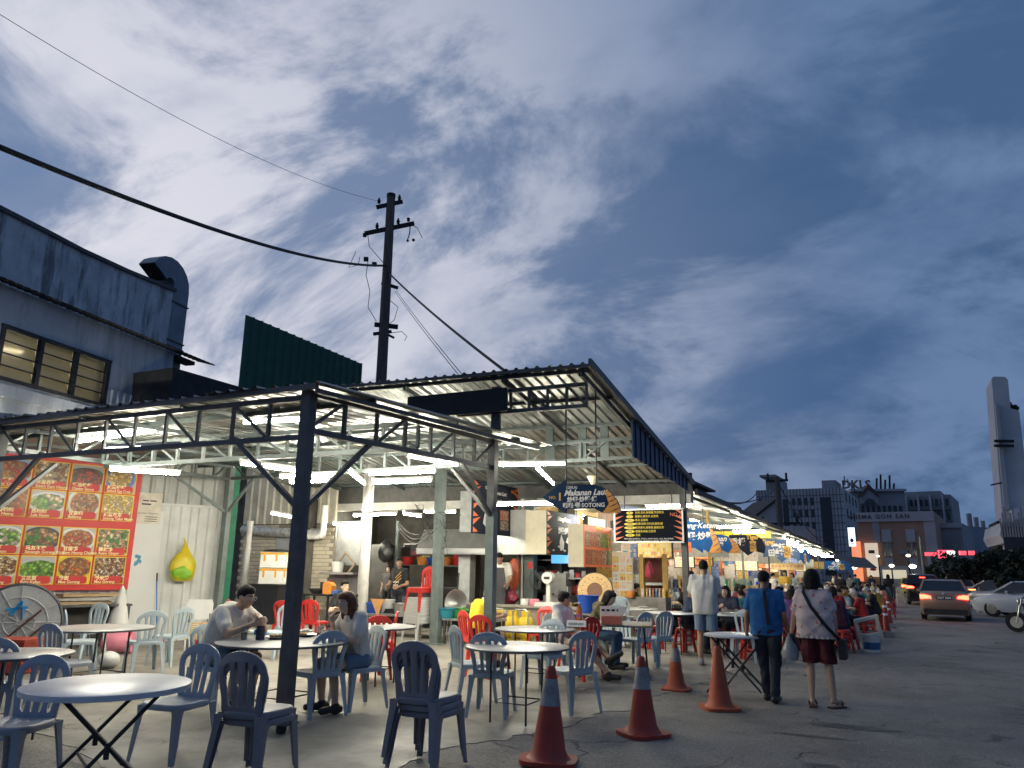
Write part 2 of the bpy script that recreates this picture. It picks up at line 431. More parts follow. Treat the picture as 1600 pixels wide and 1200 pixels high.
# ================================================================ CANOPY AND STALL ROOFS
STEEL = mat('dark_painted_steel', (.085, .090, .096), .5, .2, .3, 5, .1, 80, .35, (.14, .10, .075), 2.2)
STEELG = mat('grey_green_steel', (.155, .195, .19), .5, .1, .2, 5, .08, 60, .3, (.10, .085, .07), 1.6)
GALV = mat('galvanised_sheet', (.27, .285, .275), .28, .88, .25, 3, .12, 30, .4, (.20, .17, .13), 1.1)
GALVD = mat('aged_roof_sheet', (.30, .32, .31), .36, .75, .3, 3, .15, 30, .5, (.16, .12, .09), .9)
TRUSSG = mat('truss_grey_green', (.095, .12, .12), .5, .15, .2, 5, .08, 60, .3, (.07, .06, .05), 1.6)
WHITEC = mat('stained_white_paint', (.66, .65, .61), .6, 0, .12, 3, .15, 40, .5, (.20, .17, .13), 1.3)
NAVYS = mat('navy_cladding', (.022, .042, .09), .45, .3, .2, 3)
TUBE = emit('tube_glow', (1.0, .935, .76), 230.0)
BATTEN = mat('white_batten', (.7, .7, .68), .5, 0, .05)

A_, B_, C_, D_ = Vector((-5.4, 6.1, 0)), Vector((-5.4, 10.35, 0)), Vector((-12.75, 12.1, 0)), Vector((-10.75, 6.1, 0))
canopy = thing('canopy_shelter', 'open steel canopy with dark posts, trusses and ribbed sheet roof over the tables', 'canopy', (0, 0, 0))
def part_bar(name, a, b, w, h, m, parent): return MB().bar(a, b, w, h).build(name, m, parent)
def truss(parent, a, b, za, zb, depth, n, m, flip=False, w=.05, dia=2):
    ta, tb = Vector((a.x, a.y, za)), Vector((b.x, b.y, zb)); dn = Vector((0, 0, -depth))
    part_bar('top_chord', ta, tb, w + .015, w + .015, m, parent); part_bar('bottom_chord', ta + dn, tb + dn, w + .012, w + .012, m, parent)
    for i in range(n + 1):
        p = ta.lerp(tb, i / n); part_bar('strut', p, p + dn, w * .8, w * .8, m, parent)
        if i < n and i % dia == 0:
            q = ta.lerp(tb, (i + 1) / n); a1, b1 = (p, q + dn) if not flip else (p + dn, q)
            part_bar('diagonal', a1, b1, w * .62, w * .62, m, parent)
def post(parent, p, z0, z1, w, m, name='post'):
    o = MB().bar((p.x, p.y, z0), (p.x, p.y, z1), w, w).build(name, m, parent); return o
pA = post(canopy, A_, .10, 3.38, .12, STEEL)
mb = MB().box((A_.x, A_.y, .095), (.2, .2, .015)); mb.build('base_plate', STEEL, canopy)
wheel = MB().tube([(A_.x - .025, A_.y - .03, .045), (A_.x + .025, A_.y - .03, .045)], .045, 14); wheel.build('castor_wheel', mat('black_rubber', (.02, .02, .02), .7), canopy, smooth=40)
MB().box((A_.x, A_.y - .03, .088), (.09, .05, .012)).build('castor_fork', STEEL, canopy)
post(canopy, B_, 2.35, 3.5, .12, STEEL)
MB().bar((B_.x, B_.y, .01), (B_.x, B_.y, 2.4), .135, .135).build('post_sleeve', STEELG, canopy)
post(canopy, C_, 0.01, 3.6, .13, STEELG); post(canopy, D_, .01, 3.44, .12, STEEL)
truss(canopy, D_, A_, 3.33, 3.31, .42, 10, STEEL, w=.044)
truss(canopy, A_, B_, 3.36, 3.47, .40, 7, STEEL, True)
truss(canopy, C_, B_, 3.72, 3.5, .36, 12, TRUSSG)
truss(canopy, D_, C_, 3.45, 3.72, .38, 9, TRUSSG, True)
M1, M2 = Vector((-11.6, 8.3, 0)), Vector((-5.45, 8.3, 0))
truss(canopy, M1, M2, 3.46, 3.42, .34, 11, TRUSSG)
def knee(p, z, q, zq, m=STEEL): part_bar('knee_brace', (p.x, p.y, z), (q[0], q[1], zq), .05, .05, m, canopy)
knee(A_, 2.12, (A_.x - 1.02, A_.y), 2.93); knee(A_, 2.12, (A_.x, A_.y + 1.1), 2.97)
knee(B_, 2.3, (B_.x, B_.y - .95), 3.03); knee(B_, 2.3, (B_.x - .85, B_.y + .2), 3.13)
knee(C_, 2.62, (C_.x + .95, C_.y - .22), 3.36, STEELG); knee(C_, 2.62, (C_.x - .42, C_.y - 1.15), 3.35, STEELG)
knee(D_, 2.15, (D_.x + .95, D_.y), 2.95); knee(D_, 2.15, (D_.x - .3, D_.y + 1.0), 2.98)
for y, z in ((5.98, 3.385), (7.0, 3.42), (8.9, 3.49), (9.9, 3.53), (10.9, 3.57), (11.7, 3.60)):
    part_bar('purlin', (-13.4 if y > 9 else -12.2, y, z), (-5.2, y, z + .01), .05, .06, TRUSSG if y > 6.5 else STEEL, canopy)
for x in (-5.22, -7.2, -9.0, -10.8, -12.3):
    part_bar('rafter', (x, 6.0, 3.35), (x, 11.7, 3.55), .05, .05, STEEL if x > -5.3 else TRUSSG, canopy)
sheet = corr(.82, 6.1, .2, .03, GALV)
for i in range(11):
    o = obj('roof_sheet', sheet, canopy); frame(o, (-5.12 - .82 - .8 * i, 5.93 + random.uniform(-.04, .04), 3.415 + .004 * (i % 2)), (1, 0, 0), (0, 1, .039))

# the higher roof of the first stall: near edge high, falling away down the row
roof = thing('stall_shelter', 'high corrugated iron roof of the first stall, falling away from its near edge', 'roof')
R0, R1 = Vector((-16.0, 10.95, 4.98)), Vector((-4.04, 10.95, 4.74))
fall = Vector((0, 6.95, -1.2)); ux = (R1 - R0).normalized(); Lr = fall.length
rs = corr(.8, Lr, .19, .035, GALVD)
nsh = 15
for i in range(nsh):
    o = obj('roof_sheet', rs, roof); p = R1 - ux * (.8 + .797 * i) + Vector((0, random.uniform(-.04, .03), .003 * (i % 2)))
    frame(o, p, ux, fall)
def rp(x, y, dz=0.0):                       # a point under the big roof
    t = (y - 10.95) / 6.95; return Vector((x, y, 4.98 + (x + 16) * (-.24 / 11.96) - 1.2 * t + dz))
for y in (11.12, 12.3, 13.6, 14.9, 16.2, 17.5):
    part_bar('purlin', rp(-15.9, y, -.035), rp(-4.1, y, -.035), .05, .06, STEEL if y < 13 else TRUSSG, roof)
for x in (-4.2, -5.6, -7.6, -9.8, -12.0, -14.2):
    part_bar('rafter', rp(x, 11.05, -.10), rp(x, 17.7, -.10), .06, .09, STEEL if x > -6 else TRUSSG, roof)
truss(roof, Vector((-6.6, 11.3, 0)), Vector((-4.2, 11.3, 0)), 4.52, 4.5, .36, 7, STEEL)
truss(roof, Vector((-8.6, 13.7, 0)), Vector((-4.1, 13.7, 0)), 3.95, 3.98, .36, 8, TRUSSG, True)
for x in (-5.9, -5.2, -4.75): part_bar('hanger', (x, 13.75, 3.6), (x, 13.75, 4.3), .16, .05, TRUSSG, roof)
part_bar('ridge_cap', R0 + Vector((0, -.02, -.03)), R1 + Vector((0.03, -.02, -.03)), .03, .05, STEEL, roof)
part_bar('barge_board', rp(-4.0, 10.92, .02), rp(-4.0, 17.9, .02), .05, .12, STEEL, roof)
post(roof, Vector((-4.12, 17.3, 0)), gz(17.3), 3.55, .13, STEEL)
part_bar('post', (-5.85, 11.3, 3.6), (-5.85, 11.3, 4.6), .14, .1, STEEL, roof)
# navy cladding closing the side of the roof: upright ribs
cl = MB(); n = 26
for i in range(n):
    y0 = 13.35 + i * (4.2 / n); y1 = y0 + 4.2 / n; off = .02 if i % 2 else 0.0
    t0 = (y0 - 13.35) / 4.2; t1 = (y1 - 13.35) / 4.2
    zt0, zt1 = rp(-4, y0).z - .02, rp(-4, y1).z - .02; zb0, zb1 = 3.58 - .24 * t0, 3.58 - .24 * t1
    x = -4.06 + off
    cl.add([(x, y0, zb0), (x, y1, zb1), (x, y1, zt1), (x, y0, zt0), (x - .03, y0, zb0), (x - .03, y1, zb1), (x - .03, y1, zt1), (x - .03, y0, zt0)],
           [(0, 1, 2, 3), (7, 6, 5, 4), (0, 4, 5, 1), (2, 6, 7, 3), (1, 5, 6, 2), (0, 3, 7, 4)])
cl.build('side_cladding', NAVYS, roof)
tag(MB().box((-6.55, 11.12, 4.33), (2.0, .03, .40)).build('tarpaulin_panel', mat('black_tarpaulin', (.012, .013, .016), .6, 0, .3, 4, .2, 10)), 'black tarpaulin panel hung under the high front edge of the roof', 'panel')

# pillars carrying the stall
def pillar(p, w, z1, m, label, name='stall_pillar', rnd=False):
    mb = MB()
    if rnd: mb.tube([(p.x, p.y, 0), (p.x, p.y, z1)], w / 2, 18)
    else:
        mb.box((p.x, p.y, z1 / 2), (w, .02, z1)).box((p.x, p.y - w / 2, z1 / 2), (w, .018, z1)).box((p.x, p.y + w / 2, z1 / 2), (w, .018, z1))
        mb.box((p.x, p.y, .012), (w * 1.8, w * 1.8, .02))
    return tag(mb.build(name, m, smooth=40 if rnd else 0), label, 'pillar')
WP = gr(563, 992); 
pillar(WP, .26, 3.95, WHITEC, 'round white pillar with black scuffs near its foot beside the couple', rnd=True)
P690 = gr(680, 1007); mbp = MB().box((P690.x, P690.y, 1.95), (.19, .17, 3.9)).box((P690.x, P690.y, .02), (.32, .32, .03))
tag(mbp.build('stall_pillar', STEELG), 'square grey green steel pillar right of the red chair stack', 'pillar')
P833 = Vector((-8.2, 17.9, gz(17.9)))
mbp = MB().box((P833.x, P833.y, 1.6), (.26, .24, 3.4)); tag(mbp.build('stall_pillar', STEELG), 'square pale green pillar with a red sticker and pipes beside it', 'pillar')
st = MB().box((P833.x + .04, P833.y - .124, 1.62), (.14, .006, .16)).build('sticker', mat('red_sticker', (.6, .04, .04), .5), None)
tag(st, 'small red and white sticker on the pale green pillar', 'sticker')
for dx, r, lab in ((-.30, .05, 'pale green pipe standing left of the square pillar'), (-.19, .03, 'thin white pipe close against the square pillar')):
    tag(MB().tube([(P833.x + dx, P833.y - .1, gz(18)), (P833.x + dx, P833.y - .1, 3.25)], r, 10).build('standing_pipe', STEELG if r > .04 else WHITEC, smooth=50), lab, 'pipe')
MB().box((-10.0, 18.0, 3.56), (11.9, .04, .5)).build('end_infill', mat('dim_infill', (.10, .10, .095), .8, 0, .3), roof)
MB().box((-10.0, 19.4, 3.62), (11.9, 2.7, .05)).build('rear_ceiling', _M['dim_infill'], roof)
tag(MB().box((-9.8, 18.15, 3.23), (11.4, .28, .26)).build('concrete_beam', WHITEC), 'long stained cream concrete beam above the stall counter', 'beam')
P735 = atY(732, 800, 17.6); tag(MB().box((P735.x, 17.6, 1.9), (.34, .3, 3.2)).build('stall_pillar', mat('light_grey_steel', (.42, .44, .43), .5, .2)), 'light grey steel pillar behind the kitchen extractor hood', 'pillar')

# ---------------------------------------------------------------- fluorescent tubes
def tube_light(a, b, label, r=.017, group=None, cord=.0):
    a, b = Vector(a), Vector(b); d = (b - a); l = d.length; c = (a + b) / 2
    rz = math.atan2(d.y, d.x)
    t = thing('tube_light', label, 'tube light', c, rz, group)
    t.rotation_euler = (0, -math.asin(max(-1, min(1, d.z / l))), rz)
    MB().tube([(-l / 2 + .03, 0, 0), (l / 2 - .03, 0, 0)], r, 10).build('tube', TUBE, t, smooth=50)
    MB().box((0, 0, .055), (l, .05, .04)).build('batten', BATTEN, t)
    for s in (-1, 1): MB().box((s * (l / 2 - .012), 0, .018), (.024, .03, .06)).build('holder', BATTEN, t)
    return t
def tl_z(x0, y0, x1, y1, z, label):
    tube_light(hor(x0, y0, z), hor(x1, y1, z), label)
def tl_Y(x0, y0, x1, y1, Y, label):
    tube_light(atY(x0, y0, Y), atY(x1, y1, Y), label)
tl_z(160, 704, 285, 699, 2.98, 'large bright tube light nearest the menu board under the front truss')
tl_z(170, 734, 282, 741, 3.02, 'tube light below the larger one, overlapping the menu board corner')
tl_Y(118, 691, 245, 673, 7.6, 'tube light close under the sheet roof left of the corner post')
tl_Y(0, 691, 98, 692, 9.2, 'bright tube light above the left end of the menu board')
tl_Y(380, 661, 484, 655, 7.4, 'tube light high behind the front truss beside the corner post')
tl_z(375, 724, 475, 738, 3.0, 'tube light left of the corner post above the seated man')
tl_z(437, 746, 531, 743, 3.05, 'upper of the paired tubes right behind the corner post')
tl_z(452, 754, 524, 751, 2.95, 'lower of the paired tubes right behind the corner post')
tl_z(576, 741, 681, 737, 3.05, 'upper of the paired tubes at the round white pillar')
tl_z(582, 755, 675, 751, 2.9, 'lower of the paired tubes at the round white pillar')
tl_z(545, 737, 570, 757, 3.05, 'slanting tube left of the round white pillar')
tl_z(635, 712, 715, 727, 3.0, 'tube hung from the right truss of the canopy')
tl_z(779, 727, 885, 725, 3.3, 'long tube right of the second canopy post')
tl_z(838, 731, 865, 757, 3.3, 'slanting tube running into the blue arrow sign')
tl_z(775, 789, 872, 787, 2.85, 'tube in front of the upright seafood banner')
tl_z(520, 818, 563, 828, 2.6, 'tube left of the white pillar over the cooking area')
tl_z(552, 806, 620, 803, 2.7, 'tube over the prep area right of the white pillar')
tl_z(630, 803, 658, 807, 2.72, 'short tube continuing the prep area row')
tl_z(661, 800, 681, 800, 2.78, 'short tube just left of the grey green pillar')
tl_z(695, 800, 713, 800, 2.78, 'short tube just right of the grey green pillar')
tl_z(423, 802, 475, 812, 2.75, 'dim tube against the brick wall above the foam boxes')

# ================================================================ LEFT: OLD FACTORY BLOCK, GREEN SCREEN WALL, MENU WALL
def streak_mat(name, c1, c2, c3, sc=1.0, bump=.2):
    """painted wall with dark water stains that run downwards"""
    m = bpy.data.materials.new(name); m.use_nodes = True; t = m.node_tree; n = t.nodes; l = t.links; B = n['Principled BSDF']; _M[name] = m
    P = n.new('ShaderNodeTexCoord').outputs['Object']
    def noise(s, stretch, d=7, r=.6, off=0):
        mp = n.new('ShaderNodeMapping'); mp.inputs['Scale'].default_value = stretch; mp.inputs['Location'].default_value = (off, off, off); l.new(P, mp.inputs[0])
        q = n.new('ShaderNodeTexNoise'); l.new(mp.outputs[0], q.inputs['Vector']); q.inputs['Scale'].default_value = s; q.inputs['Detail'].default_value = d; q.inputs['Roughness'].default_value = r; return q.outputs['Fac']
    def rng(x, a, b, c, d):
        q = n.new('ShaderNodeMapRange'); l.new(x, q.inputs[0])
        for i, v in enumerate((a, b, c, d)): q.inputs[1 + i].default_value = v
        return q.outputs[0]
    def mix(f, a, b):
        q = n.new('ShaderNodeMix'); q.data_type = 'RGBA'; l.new(f, q.inputs[0])
        for s_, v in ((q.inputs[6], a), (q.inputs[7], b)):
            if isinstance(v, tuple): s_.default_value = (*v, 1)
            else: l.new(v, s_)
        return q.outputs[2]
    c = mix(rng(noise(1.2 * sc, (1, 1, 1)), .38, .62, 0, 1), c1, c2)
    c = mix(rng(noise(3.0 * sc, (1, 1, .16), 8, .7), .50, .62, 0, .85), c, c3)
    c = mix(rng(noise(9.0 * sc, (1, 1, .3), 6, .7, 4), .55, .7, 0, .5), c, c3)
    l.new(c, B.inputs['Base Color']); B.inputs['Roughness'].default_value = .8
    b = n.new('ShaderNodeBump'); b.inputs['Strength'].default_value = bump; b.inputs['Distance'].default_value = .02; l.new(noise(18, (1, 1, 1)), b.inputs['Height']); l.new(b.outputs[0], B.inputs['Normal'])
    return m
OLDW = streak_mat('weathered_parapet', (.50, .51, .54), (.70, .71, .73), (.15, .155, .17))
BLUEW = streak_mat('stained_blue_grey_wall', (.50, .53, .58), (.60, .63, .67), (.34, .36, .41), .6)
DARKR = mat('dark_old_roof', (.035, .037, .04), .8, .1, .3, 4, .2, 20)
K = atD(276, 455, 22.0); UB = Vector((-.206, .979, 0)).normalized(); NB = Vector((.979, .206, 0))
fac = thing('factory_building', 'weathered blue grey factory block with stained parapet and a lit louvre window', 'building', (K.x, K.y, 0), math.atan2(UB.y, UB.x))
def fc(px, py, off=0.0):                       # facade coordinates: s along the wall, z up
    p = onP(px, py, (K.x + NB.x * off, K.y + NB.y * off, 0), NB); return ((p - Vector((K.x, K.y, 0))).dot(UB), p.z)
def fpoly(name, pts, m, y0, y1, parent=fac): return MB().prism(pts, y0, y1).build(name, m, parent)
# local frame: X along UB (away), Y = left of that = -normal, so negative Y is proud of the wall
top = [fc(-120, 268), fc(0, 325), fc(75, 363), fc(130, 392), fc(200, 424), fc(276, 455)]
lowz = fc(276, 545)[1]
fpoly('parapet_wall', top + [(0, 1.0), (top[0][0], 1.0)], OLDW, .06, .4)
for a, b in zip(top, top[1:]): MB().bar((a[0], .2, a[1] + .02), (b[0], .2, b[1] + .02), .42, .09).build('coping', mat('dark_coping', (.10, .10, .115), .8, 0, .2), fac)
# lower wall stands 30 cm proud, with the window opening left open
aw = [fc(-120, 410, .3), fc(0, 448, .3), fc(272, 547, .3)]
w_tl, w_tr, w_br, w_bl = fc(10, 517, .3), fc(171, 563, .3), fc(160, 628, .3), fc(0, 592, .3)
s0, s1, zt, zb = w_bl[0] - .12, w_tr[0], (w_tl[1] + w_tr[1]) / 2, (w_br[1] + w_bl[1]) / 2
sr = fc(271, 560, .3)[0]; sl = aw[0][0]; zaw = (aw[1][1] + aw[2][1]) / 2; zlow = 4.2
for nm, x0, x1, z0, z1 in (('wall', sl, s0, zlow, zaw), ('wall', s1, sr, zlow, zaw), ('wall', s0, s1, zt, zaw), ('wall', s0, s1, zlow, zb)):
    MB().box(((x0 + x1) / 2, -.15, (z0 + z1) / 2), (x1 - x0, .3, z1 - z0)).build(nm, BLUEW, fac)
MB().box(((s0 + s1) / 2, .02, (zt + zb) / 2), (s1 - s0, .02, zt - zb)).build('window_room', emit('warm_room_light', (.95, .83, .52), .36), fac)
MB().tube([(s0 + .15, -.03, zb + .62), (s0 + .75, -.03, zb + .7)], .025, 8).build('room_lamp', emit('room_lamp_glow', (1, .93, .75), 6), fac)
WFR = mat('window_frame_paint', (.03, .03, .035), .6); win = MB().box(((s0 + s1) / 2, -.29, zt + .03), (s1 - s0 + .12, .1, .07)).build('window', WFR, fac)
MB().box(((s0 + s1) / 2, -.30, zb - .03), (s1 - s0 + .12, .12, .07)).build('sill', WFR, win)
LOUV = mat('dusty_louvre_glass', (.55, .5, .36), .35, 0, .25, 4, 0, 10, .4, (.12, .1, .07), 2, trans=.75)
for i in range(4): MB().box((s0 + (s1 - s0) * i / 3, -.28, (zt + zb) / 2), (.10, .1, zt - zb)).build('mullion', WFR, win)
for i in range(3):
    x0 = s0 + (s1 - s0) * i / 3 + .05; x1 = s0 + (s1 - s0) * (i + 1) / 3 - .05
    for j in range(4):
        z = zb + (zt - zb) * (j + .5) / 4; o = MB().box((0, 0, 0), (x1 - x0, .012, (zt - zb) / 4 * .98)).build('louvre', LOUV, win, loc=((x0 + x1) / 2, -.22, z)); o.rotation_euler.x = rad(-14)
        MB().box(((x0 + x1) / 2, -.255, zb + (zt - zb) * j / 4), (x1 - x0, .03, .03)).build('glazing_bar', WFR, win)
# ribbed awning strip over the lower wall
asheet = corr(.76, .62, .19, .035, mat('rusty_awning', (.15, .14, .14), .7, .3, .4, 4, .2, 20, .5, (.09, .06, .045), 3), 'awning_sheet')
x = sl
while x < sr + .62:
    o = obj('awning_sheet', asheet, fac); frame(o, (x, -.02, zaw + .17), (1, 0, 0), (0, -1, -.26)); x += .75
awe = MB().box((sr + .45, -.2, zaw - .08), (.75, .3, .1)); awe.build('awning_bracket', DARKR, fac)
# skirting of ribbed sheet under the window
MB().box(((sl + s1) / 2 + .1, -.36, zb - .28), (s1 - sl + .2, .04, .26)).build('skirt', BLUEW, fac)
rib = corr(.8, 1.9, .2, .03, BLUEW, 'ribbed_cladding')
for i in range(2):
    o = obj('ribbed_cladding', rib, fac); frame(o, (s1 + .05 + .8 * i, -.33, zb - 1.5), (1, 0, 0), (0, 0, 1))
# rectangular duct with a swan neck at the corner
DUCT = mat('duct_metal', (.20, .23, .28), .5, .5, .2, 2, .05, 30)
du = thing('exhaust_duct', 'rectangular metal exhaust duct with a swan neck above the factory parapet', 'duct', (K.x, K.y, 0), math.atan2(UB.y, UB.x))
d0 = fc(281, 560)[0]; dz = fc(281, 455)[1]; dw = fc(296, 480)[0] - fc(272, 480)[0]
dx = (fc(296, 480)[0] + fc(270, 480)[0]) / 2
for z0, z1 in ((dz - 3.6, dz - 1.46), (dz - 1.44, dz - .36), (dz - .34, dz + .1)):
    MB().box((dx, .3, (z0 + z1) / 2), (dw, .5, z1 - z0)).build('duct_section', DUCT, du)
for z in (dz - 1.45, dz - .35, dz - 1.62): MB().box((dx, .3, z), (dw + .06, .56, .035)).build('flange', STEEL, du)
R = dw * .5; cx = dx - dw / 2 - R * .55; arc_o, arc_i = [], []
for i in range(9):
    t = rad(0 + 19 * i); arc_o.append((cx + (R * .55 + dw) * math.cos(t), dz + .1 + (R * .55 + dw) * math.sin(t) * .95)); arc_i.append((cx + R * .55 * math.cos(t), dz + .1 + R * .55 * math.sin(t)))
MB().prism(arc_o + arc_i[::-1], .05, .55).build('swan_neck', DUCT, du)
a, b = arc_o[-1], arc_i[-1]
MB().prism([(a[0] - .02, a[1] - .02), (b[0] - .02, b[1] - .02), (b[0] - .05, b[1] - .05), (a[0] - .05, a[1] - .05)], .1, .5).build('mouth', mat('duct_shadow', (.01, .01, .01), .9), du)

# dark lean-to roof and the green screen wall behind the canopy
lp = [atX(270, 574, -15.2), atX(384, 607, -15.2), atX(384, 660, -15.2), atX(266, 660, -15.2)]
o = MB().prism([(p.y, p.z) for p in lp], -17.5, -15.2, plane='YZ').build('lean_to_roof', DARKR); tag(o, 'dark sloping lean-to roof between the factory and the green screen wall', 'roof')
GX = atD(385, 492, 23.5).x
GREEN = mat('green_ribbed_sheet', (.012, .085, .055), .5, .2, .2, 3, .1, 20)
gs = thing('green_screen_wall', 'tall dark green ribbed metal screen rising behind the roof', 'wall')
g0, g1 = atX(385, 492, GX), atX(566, 569, GX); nb = 16
for i in range(nb):
    ya, yb = g0.y + (g1.y - g0.y) * i / nb, g0.y + (g1.y - g0.y) * (i + 1) / nb; za = g0.z + (g1.z - g0.z) * i / nb; zb_ = g0.z + (g1.z - g0.z) * (i + 1) / nb
    m_ = ya + (yb - ya) * .72
    MB().prism([(GX, ya), (GX, m_ - .05), (GX + .05, m_), (GX + .05, yb - .05), (GX, yb), (GX - .04, yb), (GX - .04, ya)], 5.0, za, plane='XY').build('sheet_panel', GREEN, gs)
MB().bar((GX, g0.y, g0.z + .02), (GX, g1.y, g0.z + .02 + (g1.z - g0.z) * 0), .07, .05).build('cap_strip', GREEN, gs) if abs(g1.z - g0.z) < .05 else None

# ---------------------------------------------------------------- menu wall
UW = Vector((.35, .937, 0)).normalized(); NW = Vector((UW.y, -UW.x, 0)); W0 = Vector((-13.15, 12.3, 0)); WRZ = math.atan2(UW.y, UW.x)
def wc(px, py, off=0.0):
    p = onP(px, py, W0 + NW * off, NW); return ((p - W0).dot(UW), p.z)
WHT = mat('white_ribbed_sheet', (.66, .68, .66), .55, 0, .10, 2, .06, 30, .35, (.30, .28, .24), 1.2, stretch=(1, 1, .25))
wall = thing('sheet_wall', 'white ribbed metal wall behind the menu board and the folding chairs', 'wall', W0, WRZ)
sx0 = -7.0; wsh = corr(.8, 2.75, .21, .025, WHT, 'wall_sheet'); wsh2 = corr(.8, 1.5, .26, .035, mat('grey_ribbed_sheet', (.46, .48, .46), .5, .2, .2, 2, .06, 30, .4, (.2, .18, .15), 1.2), 'wall_sheet')
for i in range(9):
    o = obj('wall_sheet', wsh, wall); frame(o, (sx0 + .8 * i, 0, 0), (1, 0, 0), (0, 0, 1)); 
    o = obj('wall_sheet', wsh2, wall); frame(o, (sx0 + .8 * i, .03, 2.76), (1, 0, 0), (0, 0, 1))
MB().box((sx0 + 3.6, -.05, 2.75), (7.2, .05, .05)).build('rail', WHT, wall)
# right return: white pilaster, green strip, grey pipe
p_ = wc(372, 860)[0]
MB().box((.12, -.06, 1.85), (.12, .12, 3.7)).build('corner_post', WHT, wall)
MB().box((.28, .0, 1.85), (.16, .1, 3.7)).build('green_post', mat('green_paint', (.01, .17, .09), .5, 0, .2), wall)
# flat white panel left of the ribs
xa, xb = wc(206, 860)[0], wc(238, 860)[0]
MB().box(((xa + xb) / 2 + .05, -.05, 1.3), (xb - xa + .14, .03, 2.6)).build('flat_panel', mat('white_board', (.74, .75, .73), .5, 0, .08, 2, 0, 10, .25, (.45, .45, .42), 2), wall)
spray = MB()
for i in range(9): spray.ball((xa + .12 + random.gauss(0, .03), -.068, 1.62 + random.gauss(0, .06)), .03, 6, 0, (1, .08, 1.4))
stuff(spray.build('paint_mark', mat('blue_spray', (.12, .35, .55), .8), wall))

# menu board: red board, framed dish photographs, captions
RED = mat('menu_red', (.62, .035, .03), .45, 0, .05); YEL = mat('menu_yellow', (.85, .62, .03), .45, 0, .05); PAPER = mat('print_white', (.78, .77, .72), .5, 0, .05)
CREAM = mat('caption_cream', (.95, .85, .45), .5, 0, 0)
def food_mat(name, cols, plate=(.75, .75, .72), bg=(.55, .55, .52), sc=9.0, seed=0, fill=False):
    if name in _M: return _M[name]
    m = bpy.data.materials.new(name); m.use_nodes = True; t = m.node_tree; n = t.nodes; l = t.links; B = n['Principled BSDF']; _M[name] = m
    G = n.new('ShaderNodeTexCoord').outputs['Generated']
    mp = n.new('ShaderNodeMapping'); mp.inputs['Location'].default_value = (-.5, 0, -.56); l.new(G, mp.inputs[0])
    def nz(s, d=4):
        q = n.new('ShaderNodeTexNoise'); q.noise_dimensions = '4D'; q.inputs['W'].default_value = seed; q.inputs['Scale'].default_value = s; q.inputs['Detail'].default_value = d; l.new(G, q.inputs['Vector']); return q
    wob = nz(4.5); sc3 = n.new('ShaderNodeMapping'); rs_ = random.Random(int(seed * 10) + 3); sc3.inputs['Scale'].default_value = (rs_.uniform(.72, 1.05), 0, rs_.uniform(.95, 1.45)); sc3.inputs['Rotation'].default_value = (0, rs_.uniform(-.35, .35), 0); mp.inputs['Location'].default_value = (-.5 + rs_.uniform(-.07, .07), 0, -.56 + rs_.uniform(-.06, .06)); l.new(mp.outputs[0], sc3.inputs[0])
    ln = n.new('ShaderNodeVectorMath'); ln.operation = 'LENGTH'; l.new(sc3.outputs[0], ln.inputs[0])
    def rng(x, a, b, c, d):
        q = n.new('ShaderNodeMapRange'); l.new(x, q.inputs[0])
        for i, v in enumerate((a, b, c, d)): q.inputs[1 + i].default_value = v
        return q.outputs[0]
    def mixc_(f, a, b, mode='MIX'):
        q = n.new('ShaderNodeMix'); q.data_type = 'RGBA'; q.blend_type = mode
        for s_, v in ((q.inputs[0], f), (q.inputs[6], a), (q.inputs[7], b)):
            if isinstance(v, (int, float)): s_.default_value = v
            elif isinstance(v, tuple): s_.default_value = (*v, 1)
            else: l.new(v, s_)
        return q.outputs[2]
    vo = n.new('ShaderNodeTexVoronoi'); vo.inputs['Scale'].default_value = sc; l.new(nz(3).outputs['Color'], vo.inputs['Vector'])
    ad = n.new('ShaderNodeVectorMath'); ad.operation = 'MULTIPLY_ADD'; l.new(nz(5).outputs['Color'], ad.inputs[0]); ad.inputs[1].default_value = (.22, 0, .22); l.new(G, ad.inputs[2]); l.new(ad.outputs[0], vo.inputs['Vector'])
    sp = n.new('ShaderNodeSeparateColor'); l.new(vo.outputs['Color'], sp.inputs[0])
    cr = n.new('ShaderNodeValToRGB'); cr.color_ramp.interpolation = 'CONSTANT'; l.new(sp.outputs[0], cr.inputs[0])
    el = cr.color_ramp.elements
    for i, c in enumerate(cols):
        e = el[i] if i < 2 else el.new(i / len(cols)); e.position = i / len(cols); e.color = (*c, 1)
    food = mixc_(1.0, cr.outputs[0], mixc_(rng(vo.outputs['Distance'], 0, .55, 0, 1), (1.9, 1.8, 1.65), (.5, .45, .4)), 'MULTIPLY')
    fr = n.new('ShaderNodeMath'); fr.operation = 'MULTIPLY_ADD'; l.new(wob.outputs['Fac'], fr.inputs[0]); fr.inputs[1].default_value = .16; l.new(ln.outputs['Value'], fr.inputs[2])
    c = mixc_(rng(ln.outputs['Value'], .54, .56, 0, 1), plate, bg)
    c = mixc_(rng(ln.outputs['Value'], .46, .50, 1, 0), c, tuple(x * .8 for x in plate))
    c = mixc_(rng(fr.outputs[0], 5.2 if fill else .52, 5.5 if fill else .55, 1, 0), c, food)
    l.new(c, B.inputs['Base Color']); B.inputs['Roughness'].default_value = .35; return m
board = thing('menu_board', 'large red menu board with rows of framed seafood dish photographs', 'menu board', W0 + NW * .12, WRZ)
rx = wc(211, 830, .12)[0]; zt_, zb_ = wc(150, 721, .12)[1], wc(150, 922, .12)[1]
cw = (wc(211, 830, .12)[0] - wc(100, 830, .12)[0]) / 2 * .97; th = (zt_ - zb_ - .30) / 4
bw = cw * 5 + .16
MB().box((rx - bw / 2, .04, (zt_ + zb_) / 2), (bw, .07, zt_ - zb_)).build('board', RED, board)
